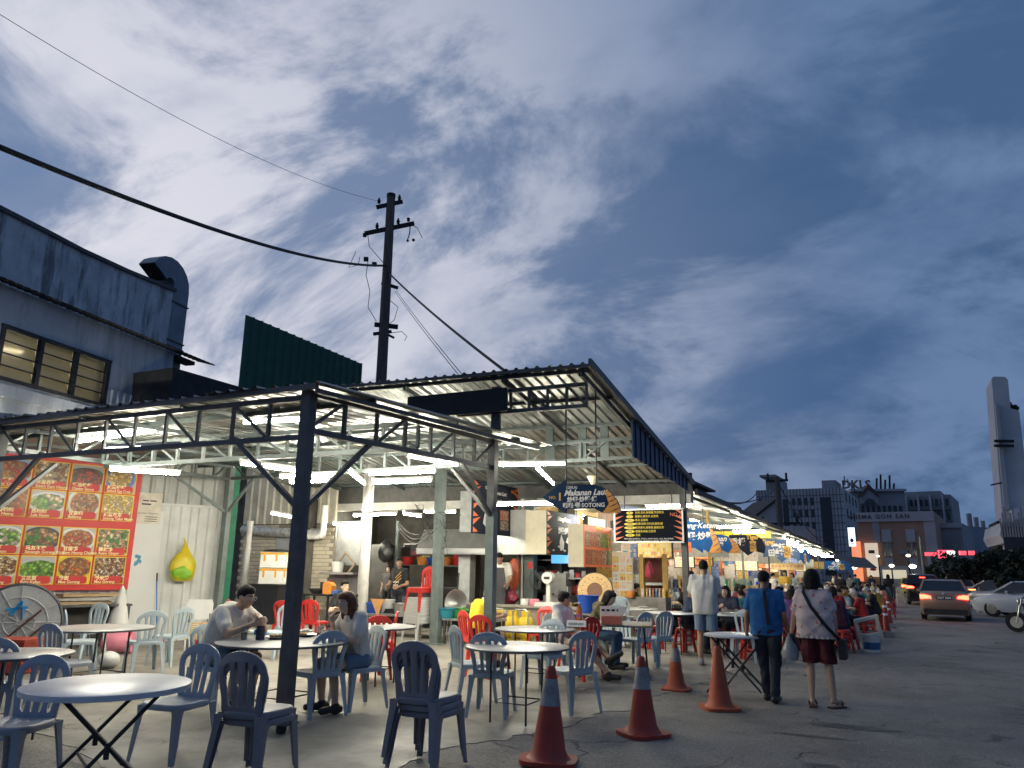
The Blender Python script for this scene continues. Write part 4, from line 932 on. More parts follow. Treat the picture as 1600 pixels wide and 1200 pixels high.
# thin green support and hanging black bag
p = atY(622, 830, 18.0); tag(MB().tube([(p.x, 18, 0), (p.x, 18, 2.78)], .06, 10).build('support_pole', STEELG, smooth=50), 'thin pale green support pole above the man in the black jersey', 'pole')
p = atY(604, 860, 17.6); tag(MB().lathe([(0, -.32), (.10, -.31), (.17, -.26), (.21, -.18), (.23, -.08), (.24, .0), (.22, .1), (.17, .18), (.10, .25), (.04, .32), (0, .36)], 24, (p.x, 17.6, p.z), sx=1.1, sy=.6).build('hanging_bag', mat('black_bin_liner', (.012, .012, .013), .35, 0, .2, 6, .7, 14), smooth=60), 'black plastic bag hanging beside the white pillar', 'bag'); crumple(bpy.data.objects['hanging_bag'], .06, 6)
p = atY(597, 880, 18.6); tag(MB().box((p.x, 18.7, 1.15), (.6, .5, 2.0)).box((p.x + .1, 18.44, 1.2), (.03, .03, .3)).build('steel_fridge', INOXD), 'upright steel fridge behind the white pillar', 'fridge')
# tangle of black cables and tape at the grey green pillar
tg = MB()
for i in range(16):
    c0 = atY(random.uniform(655, 700), random.uniform(805, 850), 14.1); pts = []
    for j in range(7): pts.append((c0.x + random.gauss(0, .17), 14.1 + random.gauss(0, .07), c0.z + random.gauss(0, .13)))
    tg.tube(pts, .006, 5)
stuff(tag(tg.build('cable_tangle', BLK), 'tangled black cables bundled on the grey green pillar', 'cables')); 
cab = MB()
for q in range(3):
    a = atY(620, 812 + 6 * q, 15.5); b = Vector((P690.x, P690.y - .1, 2.55 - .1 * q)); cab.tube([a.lerp(b, i / 8) + Vector((0, 0, -.35 * math.sin(math.pi * i / 8))) for i in range(9)], .008, 5)
stuff(tag(cab.build('cable_run', BLK), 'loose black cables sagging left of the grey green pillar', 'cables'))
# prep tables
def prep_table(px0, px1, py, Y, label, dpt=.7):
    a, b = atY(px0, py, Y), atY(px1, py, Y); z = a.z
    t = thing('prep_table', label, 'table', ((a.x + b.x) / 2, Y + dpt / 2, 0)); w = b.x - a.x
    MB().box((0, 0, z - .02), (w, dpt, .04)).build('table_top', INOXD, t); MB().box((0, 0, .22), (w - .1, dpt - .1, .03)).build('lower_shelf', INOXD, t)
    for x in (-w / 2 + .05, w / 2 - .05):
        for y in (-dpt / 2 + .05, dpt / 2 - .05): MB().box((x, y, (z - .04) / 2), (.05, .05, z - .04)).build('leg', STEEL, t)
    MB().box((0, .1, .42), (w - .2, dpt - .3, .34)).build('black_box', BLK, t)  # plain black box filling the space below the top
    return z
zA = prep_table(568, 682, 958, 14.9, 'steel prep table behind the chair stack'); zB = prep_table(690, 768, 966, 14.1, 'steel wash table behind the bald man in yellow')
def onA(px, dy=.25): p = atY(px, 950, 14.9 + dy); return (p.x, 14.9 + dy, zA)
def onB(px, dy=.25): p = atY(px, 950, 14.1 + dy); return (p.x, 14.1 + dy, zB)
basket(onA(586), .24, .24, BLP, 'deep blue tub with white rims on the prep table', None, 'wash_tub'); basket(onA(604, .4), .2, .3, PLW, 'white tub behind the blue one', None, 'wash_tub')
t = thing('towel', 'orange towel draped over the edge of the prep table tubs', 'towel', onA(590, -.06)); MB().prism([(-.19, .33), (.19, .33), (.10, .18), (.02, -.06), (-.08, .12)], -.02, .02).build('cloth', mat('orange_cloth', (.82, .42, .16), .9, 0, .1, 10, .3, 80), t)
basket(onA(628, .3), .22, .24, INOX, 'steel pot on the prep table', None, 'pot'); 
t = thing('drinking_glass', 'tall clear glass standing in the steel pot', 'glass', (onA(632, .25)[0], 15.15, zA + .04)); MB().lathe([(.05, 0), (.06, .36), (.055, .36), (.045, .02), (0, .02)], 14).build('glass_wall', mat('clear_glass', (.9, .95, .95), .05, 0, 0, trans=.9), t, 50)
basket(onB(698, .15), .22, .2, TEAL, 'teal basin at the left end of the wash table', None, 'basin'); basket(onB(722, .3), .22, .17, GNP, 'dark green basin on the wash table', HERB, 'basin')
basket(onB(735, .45), .17, .15, PKP, 'pink bowl behind the green basin', None, 'bowl'); basket(onB(742, .12), .12, .1, LGP, 'lime green bowl on the wash table', None, 'bowl')
p = onB(712, .55); t = thing('wok', 'shiny wok standing on edge at the back of the wash table', 'wok', (p[0], p[1], p[2] + .3)); t.rotation_euler = (rad(78), 0, 0); MB().lathe([(.02, -.1), (.18, -.07), (.27, 0), (.28, .01), (.26, .01), (.17, -.05), (0, -.08)], 22).build('wok_bowl', INOX, t, 50); MB().tube([(0, .26, 0), (0, .62, .03)], .018, 8).build('handle', BLK, t)
for px, m, lab in ((690, TEAL, 'teal cup'), (752, ORP, 'orange sauce bottle'), (758, RDP, 'red sauce bottle')):
    p = onB(px, .5); tag(MB().lathe([(0, 0), (.045, 0), (.045, .14), (.015, .19), (.015, .24), (0, .24)], 10, p).build('bottle', m, smooth=50), lab + ' at the back of the wash table', 'bottle')
# ceiling fan hanging in front of the numbered board
p = atY(927, 795, 14.2); t = thing('ceiling_fan', 'cream ceiling fan hanging below the first arrow sign', 'fan', (p.x, 14.2, p.z)); CRM = mat('cream_enamel', (.70, .62, .42), .4, 0, .05)
MB().lathe([(0, -.08), (.12, -.06), (.17, 0), (.14, .06), (.05, .09), (0, .09)], 18).build('motor', CRM, t, 50); MB().tube([(0, 0, .08), (0, 0, .62)], .02, 8).build('down_rod', CRM, t); MB().lathe([(.03, .46), (.11, .62), (.12, .64), (0, .64)], 14).build('canopy_cup', CRM, t, 50)
for k in range(3): q = k * 2.094 + .4; MB().bar((.12 * math.cos(q), .12 * math.sin(q), 0), (.58 * math.cos(q), .58 * math.sin(q), .01), .13, .012).build('blade', CRM, t)
# cook's counter, gas cylinders, spit meat, sauces
cz = atY(790, 948, 16.2).z; cx0, cx1 = atY(700, 948, 16.2).x, atY(905, 948, 16.2).x
tag(MB().box(((cx0 + cx1) / 2, 16.35, cz / 2), (cx1 - cx0, .4, cz)).box(((cx0 + cx1) / 2, 16.33, cz + .02), (cx1 - cx0 + .06, .5, .04)).build('cook_counter', mat('cement_render', (.34, .32, .28), .85, 0, .2, 3, .2, 20, .4, (.15, .13, .1), 2)), 'low cement counter in front of the cook', 'counter')
GASY = mat('yellow_gas_paint', (.78, .55, .03), .4, 0, .1, 5, 0, 10, .25, (.35, .2, .05), 3)
def gas(loc, label, s=1.0):
    t = thing('gas_cylinder', label, 'gas cylinder', loc, 0, 'yellow gas cylinders'); 
    MB().lathe([(.0, .03), (.12, .04), (.17, .10), (.18, .2), (.18, .42), (.15, .51), (.06, .56), (0, .56)], 18).build('tank', GASY, t, 50)
    MB().lathe([(.12, 0), (.13, 0), (.13, .05), (.12, .05)], 16).build('foot_ring', GASY, t); MB().lathe([(.10, .52), (.11, .52), (.11, .66), (.10, .66)], 12).build('collar', GASY, t); MB().tube([(0, 0, .54), (0, 0, .63)], .02, 8).build('valve', INOXD, t); t.scale = (s, s, s)
for px, lab in ((783, 'yellow gas cylinder nearest the bald man'), (801, 'middle yellow gas cylinder under the counter'), (822, 'yellow gas cylinder against the pale green pillar')):
    p = atY(px, 975, 15.75); gas((p.x, 15.75, gz(15.75) + .014), lab, .95)
gas(tuple(gr(571, 1030)[:2]) + (.014,), 'yellow gas cylinder under the table with red chairs', .85)
rk = atY(795, 965, 15.4); t = thing('tube_rack', 'bent chrome and black rail in front of the gas cylinders', 'rail', (rk.x, 15.4, 0))
for x in (-.28, .28): MB().tube([(x - .18, 0, .05), (x - .18, 0, .62), (x - .12, 0, .68), (x + .12, 0, .68), (x + .18, 0, .62), (x + .18, 0, .05)], .02, 8).build('rail', INOX, t, 50)
p = atY(797, 900, 17.4); tag(MB().lathe([(0, -.42), (.07, -.36), (.14, -.15), (.17, .1), (.13, .32), (.05, .42), (0, .44)], 12, (p.x + .06, 17.5, p.z), sy=.6).build('roast_meat', mat('glazed_roast', (.42, .085, .035), .3, 0, .3, 14, .5, 30)), 'hanging glazed red roast right of the cook', 'meat')
p = atY(803, 925, 17.2); tag(MB().ball((0, 0, 0), .17, 24, 0, (1.2, .7, 1)).build('red_bag', mat('crimson_bag', (.20, .02, .04), .4, 0, .3, 9, .6, 16), None, 60, (p.x, 17.0, p.z - .12)), 'crumpled crimson plastic bag under the roast meat', 'bag'); crumple(bpy.data.objects['red_bag'], .07, 8)
for px, m, lab, r in ((820, PLW, 'white sauce tub', .1), (835, PKP, 'pink sauce dish', .12), (760, PLW, 'white cloth bundle', .11)):
    p = atY(px, 944, 16.3); tag(MB().lathe([(0, 0), (r * .9, 0), (r, .02), (r, .13), (r * .9, .15), (0, .15)], 14, (p.x, 16.3, cz + .04)).build('sauce_tub', m, smooth=40), lab + " on the cook's counter", 'tub')
# weighing scale, fan, round board, blue bucket, drinks fridge at the next stall
p = atY(856, 948, 16.3); t = thing('weighing_scale', 'white weighing scale with an upright dial on the counter', 'scale', (p.x, 16.3, cz + .04))
MB().prism([(-.26, 0), (.26, 0), (.22, .09), (-.22, .09)], -.2, .2).build('scale_base', PLW, t); MB().box((0, .05, .32), (.09, .09, .48)).build('column', PLW, t); MB().tube([(0, -.07, .62), (0, .13, .62)], .13, 16).build('dial', PLW, t, 40); MB().box((0, -.075, .62), (.14, .006, .06)).build('display', BLK, t)
fp = atY(846, 905, 17.6); t = thing('wall_fan', 'black caged fan behind the weighing scale', 'fan', (fp.x, 17.6, fp.z)); 
for r in (.12, .2, .27, .31): MB().tube([(r * math.cos(q), -.05, r * math.sin(q)) for q in [i * math.pi / 9 for i in range(19)]], .006, 5).build('cage_ring', BLK, t)
for k in range(3): MB().prism([(0, 0), (.1 * math.cos(k * 2.09 - .3), .1 * math.sin(k * 2.09 - .3)), (.27 * math.cos(k * 2.09 + .1), .27 * math.sin(k * 2.09 + .1)), (.24 * math.cos(k * 2.09 + .5), .24 * math.sin(k * 2.09 + .5))], -.03, -.02).build('blade', mat('smoky_blade', (.05, .06, .07), .3), t)
MB().tube([(0, -.06, 0), (0, .1, 0)], .06, 12).build('motor', BLK, t)
p = atY(927, 923, 15.6); wd = thing('round_board', 'big round wooden board with pegs leaning behind the seated pair', 'round board', (p.x, 15.7, p.z)); wd.rotation_euler = (rad(-14), 0, rad(10)); wd.scale = (.66, .66, .66)
WOODL = mat('pale_wood', (.52, .34, .14), .6, 0, .25, 5, .1, 30, stretch=(1, 1, 8))
MB().tube([(0, -.03, 0), (0, .03, 0)], .56, 32).build('disc', WOODL, wd, 40); MB().tube([(0, -.04, 0), (0, -.031, 0)], .25, 24).build('hub_paint', mat('brown_paint', (.16, .075, .04), .7), wd); MB().tube([(.57 * math.cos(q), 0, .57 * math.sin(q)) for q in [i * math.pi / 16 for i in range(33)]], .022, 6).build('rim', BLK, wd)
for k in range(18): q = k * math.pi / 9; MB().box((.42 * math.cos(q), -.034, .42 * math.sin(q)), (.03, .008, .03)).build('peg', mat('peg_dark', (.05, .04, .04), .6), wd)
p = hor(918, 957, .8); pail((p.x, 13.4, atY(918, 957, 13.4).z), .2, .3, BLP, 'royal blue bucket between the seated pair', 'bucket', name='bucket')
p = atY(918, 957, 13.4); t = thing('side_stand', 'small side stand under the blue bucket', 'stand', (p.x, 13.4, 0)); MB().box((0, 0, p.z - .02), (.5, .5, .03)).build('stand_top', INOXD, t); MB().box((0, 0, (p.z - .04) / 2), (.4, .4, p.z - .04)).build('stand_body', DKW, t)
t = thing('display_fridge', 'black framed drinks cabinet with a lit blue screen on top', 'cabinet', (atY(880, 900, 18.6).x, 18.7, gz(18.7)))
MB().box((0, .3, 1.1), (1.5, .05, 2.2)).build('cabinet_back', BLK, t)
for x in (-.72, 0, .72): MB().box((x, 0, 1.1), (.06, .6, 2.2)).build('upright', BLK, t)
for z in (.1, .75, 1.35, 1.8): MB().box((0, 0, z), (1.5, .6, .04)).build('shelf', INOXD, t)
p = atY(875, 872, 18.35); MB().box((p.x - atY(880, 900, 18.6).x, -.36, p.z - gz(18.7)), (.46, .02, .26)).build('screen', emit('blue_screen', (.06, .35, .85), 1.6), t)
for k in range(8): MB().box((-.6 + .17 * k, -.05, 1.42 + (k % 2) * .02), (.13, .2, .14 + .05 * (k % 3))).build('carton', (PLW, INOX, RDP, PLW)[k % 4], t)

# ================================================================ THE ROW OF STALLS RUNNING AWAY
def poster_mat(name, bg, cols, sc, seed):
    """printed sheet: rows of little coloured cells on a pale ground"""
    m = bpy.data.materials.new(name); m.use_nodes = True; t = m.node_tree; n = t.nodes; l = t.links; B = n['Principled BSDF']
    P = n.new('ShaderNodeTexCoord').outputs['Object']; mp = n.new('ShaderNodeMapping'); mp.inputs['Rotation'].default_value = (rad(90), 0, rad(90)); l.new(P, mp.inputs[0])
    br = n.new('ShaderNodeTexBrick'); l.new(mp.outputs[0], br.inputs['Vector']); br.offset = 0; br.inputs['Scale'].default_value = sc * .55
    br.inputs['Mortar Size'].default_value = .06; br.inputs['Color1'].default_value = (*cols[0], 1); br.inputs['Color2'].default_value = (*cols[1], 1); br.inputs['Mortar'].default_value = (*bg, 1); br.inputs['Brick Width'].default_value = .7; br.inputs['Row Height'].default_value = .55
    q = n.new('ShaderNodeTexNoise'); q.inputs['Scale'].default_value = sc * 2.2; q.inputs['Detail'].default_value = 3; l.new(P, q.inputs['Vector'])
    mx = n.new('ShaderNodeMix'); mx.data_type = 'RGBA'; r = n.new('ShaderNodeMapRange'); r.inputs[1].default_value = .45; r.inputs[2].default_value = .6; l.new(q.outputs['Fac'], r.inputs[0]); l.new(r.outputs[0], mx.inputs[0]); l.new(br.outputs['Color'], mx.inputs[6]); mx.inputs[7].default_value = (*bg, 1)
    l.new(mx.outputs[2], B.inputs['Base Color']); B.inputs['Roughness'].default_value = .5; return m
def lit_face(i):
    i %= 4; nm = 'lit_face_%d' % i
    if nm in _M: return _M[nm]
    m = poster_mat(nm, ((.9, .8, .55), (.85, .25, .08), (.95, .85, .6), (.8, .55, .1))[i], (((.6, .2, .1), (.8, .7, .4)), ((.9, .8, .3), (.7, .1, .05)), ((.3, .2, .1), (.8, .4, .2)), ((.5, .05, .03), (.9, .8, .5)))[i], 13, 300 + i); _M[nm] = m
    B = m.node_tree.nodes['Principled BSDF']; m.node_tree.links.new(B.inputs['Base Color'].links[0].from_socket, B.inputs['Emission Color']); B.inputs['Emission Strength'].default_value = .75; return m
ROOFU = mat('row_roof_underside', (.33, .34, .32), .45, .4, .25, 2, .1, 20, .4, (.2, .17, .14), 1); EAVE = mat('dark_eave', (.03, .032, .036), .6, .2, .2)
WOODY = mat('yellow_post', (.55, .34, .05), .5, 0, .15); STALLW = [mat('stall_wall_%d' % i, c, .8, 0, .25, 3, .1, 20, .3, (.15, .12, .1), 2) for i, c in enumerate(((.42, .28, .12), (.16, .10, .07), (.46, .36, .20), (.30, .13, .07)))]
POST_M = [poster_mat('poster_%d' % i, bg, cols, sc, 90 + i) for i, (bg, cols, sc) in enumerate([((.75, .70, .58), ((.7, .2, .1), (.8, .7, .5), (.2, .3, .1)), 14), ((.78, .6, .15), ((.6, .1, .05), (.8, .6, .2), (.4, .2, .1)), 12), ((.7, .68, .64), ((.5, .3, .15), (.75, .7, .6), (.25, .2, .12)), 16), ((.55, .12, .08), ((.8, .65, .4), (.6, .1, .05), (.8, .75, .6)), 10), ((.12, .22, .5), ((.75, .72, .7), (.1, .2, .5), (.7, .5, .2)), 11)])]
ordw = ('first', 'second', 'third', 'fourth', 'fifth', 'sixth', 'seventh', 'eighth', 'ninth', 'tenth')
Xe, Xb = -4.0, -8.6
bays = [(18.0, 24.0), (24.0, 30.0), (30.0, 37.0), (37.0, 45.0), (45.0, 54.0), (54.0, 64.0), (64.0, 76.0)]
BULB = emit('bulb_glow', (1, .9, .62), 60.0); TUBER = emit('row_tube_glow', (1, .93, .72), 75.0)
for k, (y0, y1) in enumerate(bays):
    yc = (y0 + y1) / 2; g = gz(yc); ze0, ze1 = 3.44 + gz(y0), 3.44 + gz(y1) ; L_ = y1 - y0
    t = thing('market_stall', '%s roofed stall down the row beyond the first high roof' % ordw[k], 'stall', (0, yc, g), 0, 'market stalls down the row')
    # roof: ribs run from the back down to the eave
    nsh_ = max(4, int(L_ / .9)); sh_me = corr(L_ / nsh_, 5.4, .2, .03, ROOFU)
    for i in range(nsh_):
        o = obj('roof_sheet', sh_me, t); frame(o, (Xe, y0 - yc + L_ / nsh_ * i, 3.44 + .02 * (k % 2)), (0, 1, 0), (-1, 0, .11 + .02 * (k % 3)))
    MB().box((Xe + .03, 0, 3.42), (.07, L_ - .02, .13)).build('gutter', EAVE, t)
    for x, z in ((Xe - .3, 3.42), (Xe - 1.6, 3.56), (Xe - 3.0, 3.7)): MB().box((x, 0, z - .05), (.06, L_, .07)).build('purlin', STEELG, t)
    for yy in (y0 - yc + .15,):
        if k > 0: MB().box((Xe - 1.0, yy, 1.75), (.07, .07, 3.5)).build('post', (STEEL, WOODY, STEELG)[k % 3], t)
        MB().bar((Xe - .1, yy, 3.3), (Xb, yy, 3.85), .06, .1).build('rafter', STEELG, t)
    MB().box((Xb, 0, 1.9), (.12, L_ - .02, 3.8)).build('back_wall', STALLW[k % 4], t)
    # lit counters and signs on the wall
    for i in range(3 if k < 4 else 2):
        yy = y0 - yc + L_ * (i + .5) / (3 if k < 4 else 2)
        MB().box((Xb + 1.0, yy, .48), (.7, L_ / 3.4, .96)).build('counter', (INOXD, STALLW[2], WOODL)[(i + k) % 3], t)
        MB().box((Xb + .95, yy, 1.25), (.5, L_ / 4.2, .5)).build('glass_case', mat('case_glass', (.75, .78, .72), .1, 0, .1, trans=.4), t)
    for i in range(7 if k < 3 else 4):
        yy = y0 - yc + L_ * (i + .5) / (7 if k < 3 else 4) + random.uniform(-.1, .1); hh = random.uniform(.5, 1.1)
        MB().box((Xb + .09 + .03 * (i % 3), yy, random.uniform(1.9, 2.6)), (.02, random.uniform(.4, .8), hh)).build('poster', POST_M[(i * 2 + k) % 5], t)
    for i in range(5 if k < 3 else 3):
        yy = y0 - yc + L_ * (i + .5) / (5 if k < 3 else 3) + random.uniform(-.3, .3)
        MB().box((Xb + 1.32 + random.uniform(0, .05), yy, random.uniform(.55, .8)), (.02, random.uniform(.25, .5), random.uniform(.3, .5))).build('poster', POST_M[(i * 3 + k + 1) % 5], t)
    gm_ = [PLW, RDP, BLP, GNP, LGP, ORP, YEL, BLK, INOX, TEAL]
    for i in range(16 if k < 3 else 8):
        yy = y0 - yc + L_ * (i + .5) / (16 if k < 3 else 8); hh = random.uniform(.12, .4)
        MB().box((Xb + 1.1 + random.uniform(-.1, .22), yy + random.uniform(-.1, .1), .97 + hh / 2), (random.uniform(.1, .25), random.uniform(.1, .25), hh)).build('goods', random.choice(gm_), t)
        if i % 2: MB().box((Xb + 1.3 + random.uniform(0, .3), yy, 2.25 + random.uniform(-.15, .15)), (.12, random.uniform(.12, .3), random.uniform(.2, .45))).build('hanging_packet', random.choice(gm_), t)
    for i in range(3):
        yy = y0 - yc + L_ * (i + random.uniform(.3, .7)) / 3
        MB().box((Xb + .14, yy, 1.15), (.1, random.uniform(.6, 1.1), 2.3)).build('doorway_shade', BLK if i % 2 else STALLW[1], t)  # dark slab; the shade of an open door put in as colour
        MB().box((Xb + .55, yy + .9, 1.0), (.6, .62, 1.95)).build('drinks_fridge', (RDP, INOXD, BLP)[(i + k) % 3], t); MB().box((Xb + .865, yy + .9, 1.1), (.03, .5, 1.4)).build('fridge_glass', emit('fridge_glow', (.6, .8, 1.0), .5) if i == k % 3 else POST_M[i], t)
    for i in range(3):
        yy = y0 - yc + L_ * (i + .5) / 3 + random.uniform(-.2, .2)
        lb = MB().box((Xb + 1.75, yy, 2.62), (.12, L_ / 4.5, .62)).build('lit_menu_panel', BLK, t); MB().box((Xb + 1.82, yy, 2.62), (.02, L_ / 4.5 - .08, .54)).build('lit_face', lit_face(i + k), lb)
    for i in range(5 if k < 5 else 3):  # extra lit boards hung at random, added to brighten and warm the row
        lx, ly_, lz = Xe - random.uniform(.9, 4.0), y0 - yc + L_ * random.uniform(.1, .9), random.uniform(1.85, 2.75); lw = random.uniform(.5, .95)
        lb = MB().box((lx, ly_, lz), (lw, .1, lw * .62)).build('lit_menu_panel', BLK, t); MB().box((lx, ly_ - .06, lz), (lw - .05, .02, lw * .62 - .05)).build('lit_face', lit_face(i + k), lb); MB().tube([(lx, ly_, lz + lw * .3), (lx, ly_, 3.4)], .012, 5).build('hanger', STEEL, lb)
    # hanging sign board across the stall, facing up the row
    a_w = 1.6
    for i in range(2): MB().box((Xe - 1.4 - 1.75 * i, y0 - yc + 1.2 + .4 * i, 2.35), (a_w, .03, .55)).build('hanging_board', (POST_M[(k + i) % 5], mat('grey_board_back', (.42, .42, .38), .6))[(k + i) % 2], t)
    for i in range(3): MB().box((Xe - 2.6 - .7 * i, y0 - yc + 2.4 + .5 * i, 1.72), (.5, .03, .7)).build('hanging_board', POST_M[(k * 2 + i) % 5], t)
    # tubes
    for i in range(2 if k < 4 else 3):
        yy = y0 + L_ * (i + .35) / (2 if k < 4 else 3); zz = 3.16 + gz(yy); xo = Xe - .9 - .7 * ((i + k) % 2)
        if i % 2 == k % 2: tt = tube_light((xo - .6, yy, zz), (xo + .6, yy, zz), 'tube light across stall bay %s, %s one from its near end' % (ordw[k], ordw[i]), .022, 'tube lights down the row')
        else: tt = tube_light((xo, yy - .6, zz), (xo, yy + .6, zz), 'tube light along stall bay %s, %s one from its near end' % (ordw[k], ordw[i]), .022, 'tube lights down the row')
        tt.children[0].data = tt.children[0].data.copy(); tt.children[0].data.materials[0] = TUBER
        xo2 = Xb + 1.6; tt = tube_light((xo2, yy - .6, zz - .3), (xo2, yy + .6, zz - .3), 'tube light over the counter of stall bay %s, %s one from its near end' % (ordw[k], ordw[i]), .022, 'tube lights over the counters')
        tt.children[0].data = tt.children[0].data.copy(); tt.children[0].data.materials[0] = TUBER
# low dark cowls of the eaves toward the far end and string of bulbs
def bulb(px, py, Y, r, label):
    p = atY(px, py, Y); t = thing('bulb', label, 'light bulb', p, 0, 'bare bulbs under the eaves')
    MB().ball((0, 0, 0), r, 12).build('globe', BULB, t, 60); MB().tube([(0, 0, r * .8), (0, 0, r + .12)], r * .35, 8).build('socket', BLK, t); MB().tube([(0, 0, r + .1), (0, 0, r + .5)], .008, 5).build('flex', BLK, t)
for px, py, Y, r, lab in ((1234, 848, 29, .10, 'left of the two big bare bulbs above the blue arrow sign'), (1243, 851, 30, .10, 'right of the two big bare bulbs above the blue arrow sign'), (1270, 862, 36, .12, 'large bare bulb farther on under the eave'), (1252, 860, 33, .07, 'small bulb between the big ones'), (1308, 877, 46, .08, 'small bulb near the far blue sign'), (1290, 869, 42, .07, 'small bulb above the far blue sign'), (1225, 838, 30, .05, 'tiny bulb at the yellow beam end'), (1335, 886, 58, .14, 'pair of hot lamps at the far end of the row')):
    bulb(px, py, Y, r, lab)
a, b = atY(1115, 834, 32.5), atY(1205, 840, 32.5); tag(MB().box(((a.x + b.x) / 2, 32.5, a.z - .05), (b.x - a.x, .06, .28)).build('yellow_beam', mat('yellow_fascia', (.70, .45, .02), .5, 0, .1)), 'long yellow fascia beam above the slate arrow signs', 'beam')

# news and snack kiosk under board number 2
ky = 18.6
def kbox(px0, px1, py0, py1, Y, dep, m, name, label, cat):
    a, b = atY(px0, py1, Y), atY(px1, py0, Y); return tag(MB().box(((a.x + b.x) / 2, Y + dep / 2, (a.z + b.z) / 2), (b.x - a.x, dep, b.z - a.z)).build(name, m), label, cat)
KW = mat('kiosk_red_wood', (.20, .045, .02), .6, 0, .25, 4, .1, 30); KP = WOODY
kw = thing('poster_wall', 'white wall panel covered in small pictures behind the seated pair', 'wall panel', (0, 0, 0)); a, b = atY(958, 962, 18.9), atY(988, 868, 18.9); MB().box(((a.x + b.x) / 2, 18.95, (a.z + b.z) / 2), (b.x - a.x, .06, b.z - a.z)).build('panel', PLW, kw)
kr = random.Random(3)
for r_ in range(7):
    for c_ in range(3): MB().box((a.x + (b.x - a.x) * (c_ + .5) / 3, 18.91, a.z + (b.z - a.z) * (r_ + .5) / 7), ((b.x - a.x) / 3.6, .012, (b.z - a.z) / 8.6)).build('picture', POST_M[kr.choice((0, 1, 2, 0, 1))], kw)
ks = thing('snack_kiosk', 'dark red wooden kiosk with yellow posts under board number 2', 'kiosk', (0, 0, 0))
for nm_, x0, x1, y0_, y1_, Y_, d_, m_ in (('back_panel', 1000, 1040, 872, 958, 19.4, .06, KW), ('yellow_post', 1001, 1005, 866, 962, 18.7, .08, KP), ('yellow_post', 1037, 1042, 866, 962, 18.7, .08, KP), ('counter', 978, 1040, 934, 968, 18.4, .5, mat('grimy_metal', (.24, .22, .2), .5, .4, .3)), ('shelf', 1000, 1038, 911, 914, 18.8, .4, INOXD), ('header', 985, 1045, 850, 872, 18.9, .1, POST_M[4])):
    a, b = atY(x0, y1_, Y_), atY(x1, y0_, Y_); MB().box(((a.x + b.x) / 2, Y_ + d_ / 2, (a.z + b.z) / 2), (b.x - a.x, d_, b.z - a.z)).build(nm_, m_, ks)
for k_ in range(7): a = atY(1006 + 5 * k_, 934, 18.5); MB().box((a.x, 18.5, a.z + .1), (.12, .03, .24)).build('magazine', POST_M[k_ % 5], ks).rotation_euler = (0, 0, 0)
for k_ in range(6): a = atY(1044 + 6 * k_, 915 - 6 * (k_ % 2), 19.2); MB().box((a.x, 19.2, a.z), (.13, .02, .3)).build('hung_print', POST_M[(k_ * 2) % 5], ks)
p = atY(1014, 892, 18.5); tag(crumple(MB().ball((0, 0, 0), .13, 18, 0, (.8, .6, 1.5)).build('pink_bag', mat('pink_bag_film', (.62, .08, .14), .35, 0, .2), None, 60, p), .05, 9), 'pink plastic bag hanging in the red kiosk', 'bag')
p = atY(985, 930, 18.3); tag(MB().lathe([(0, 0), (.09, 0), (.11, .1), (.1, .16), (0, .17)], 12, (p.x, 18.3, p.z - .06)).build('orange_pot', ORP, smooth=50), 'small orange pot on the kiosk counter', 'pot')

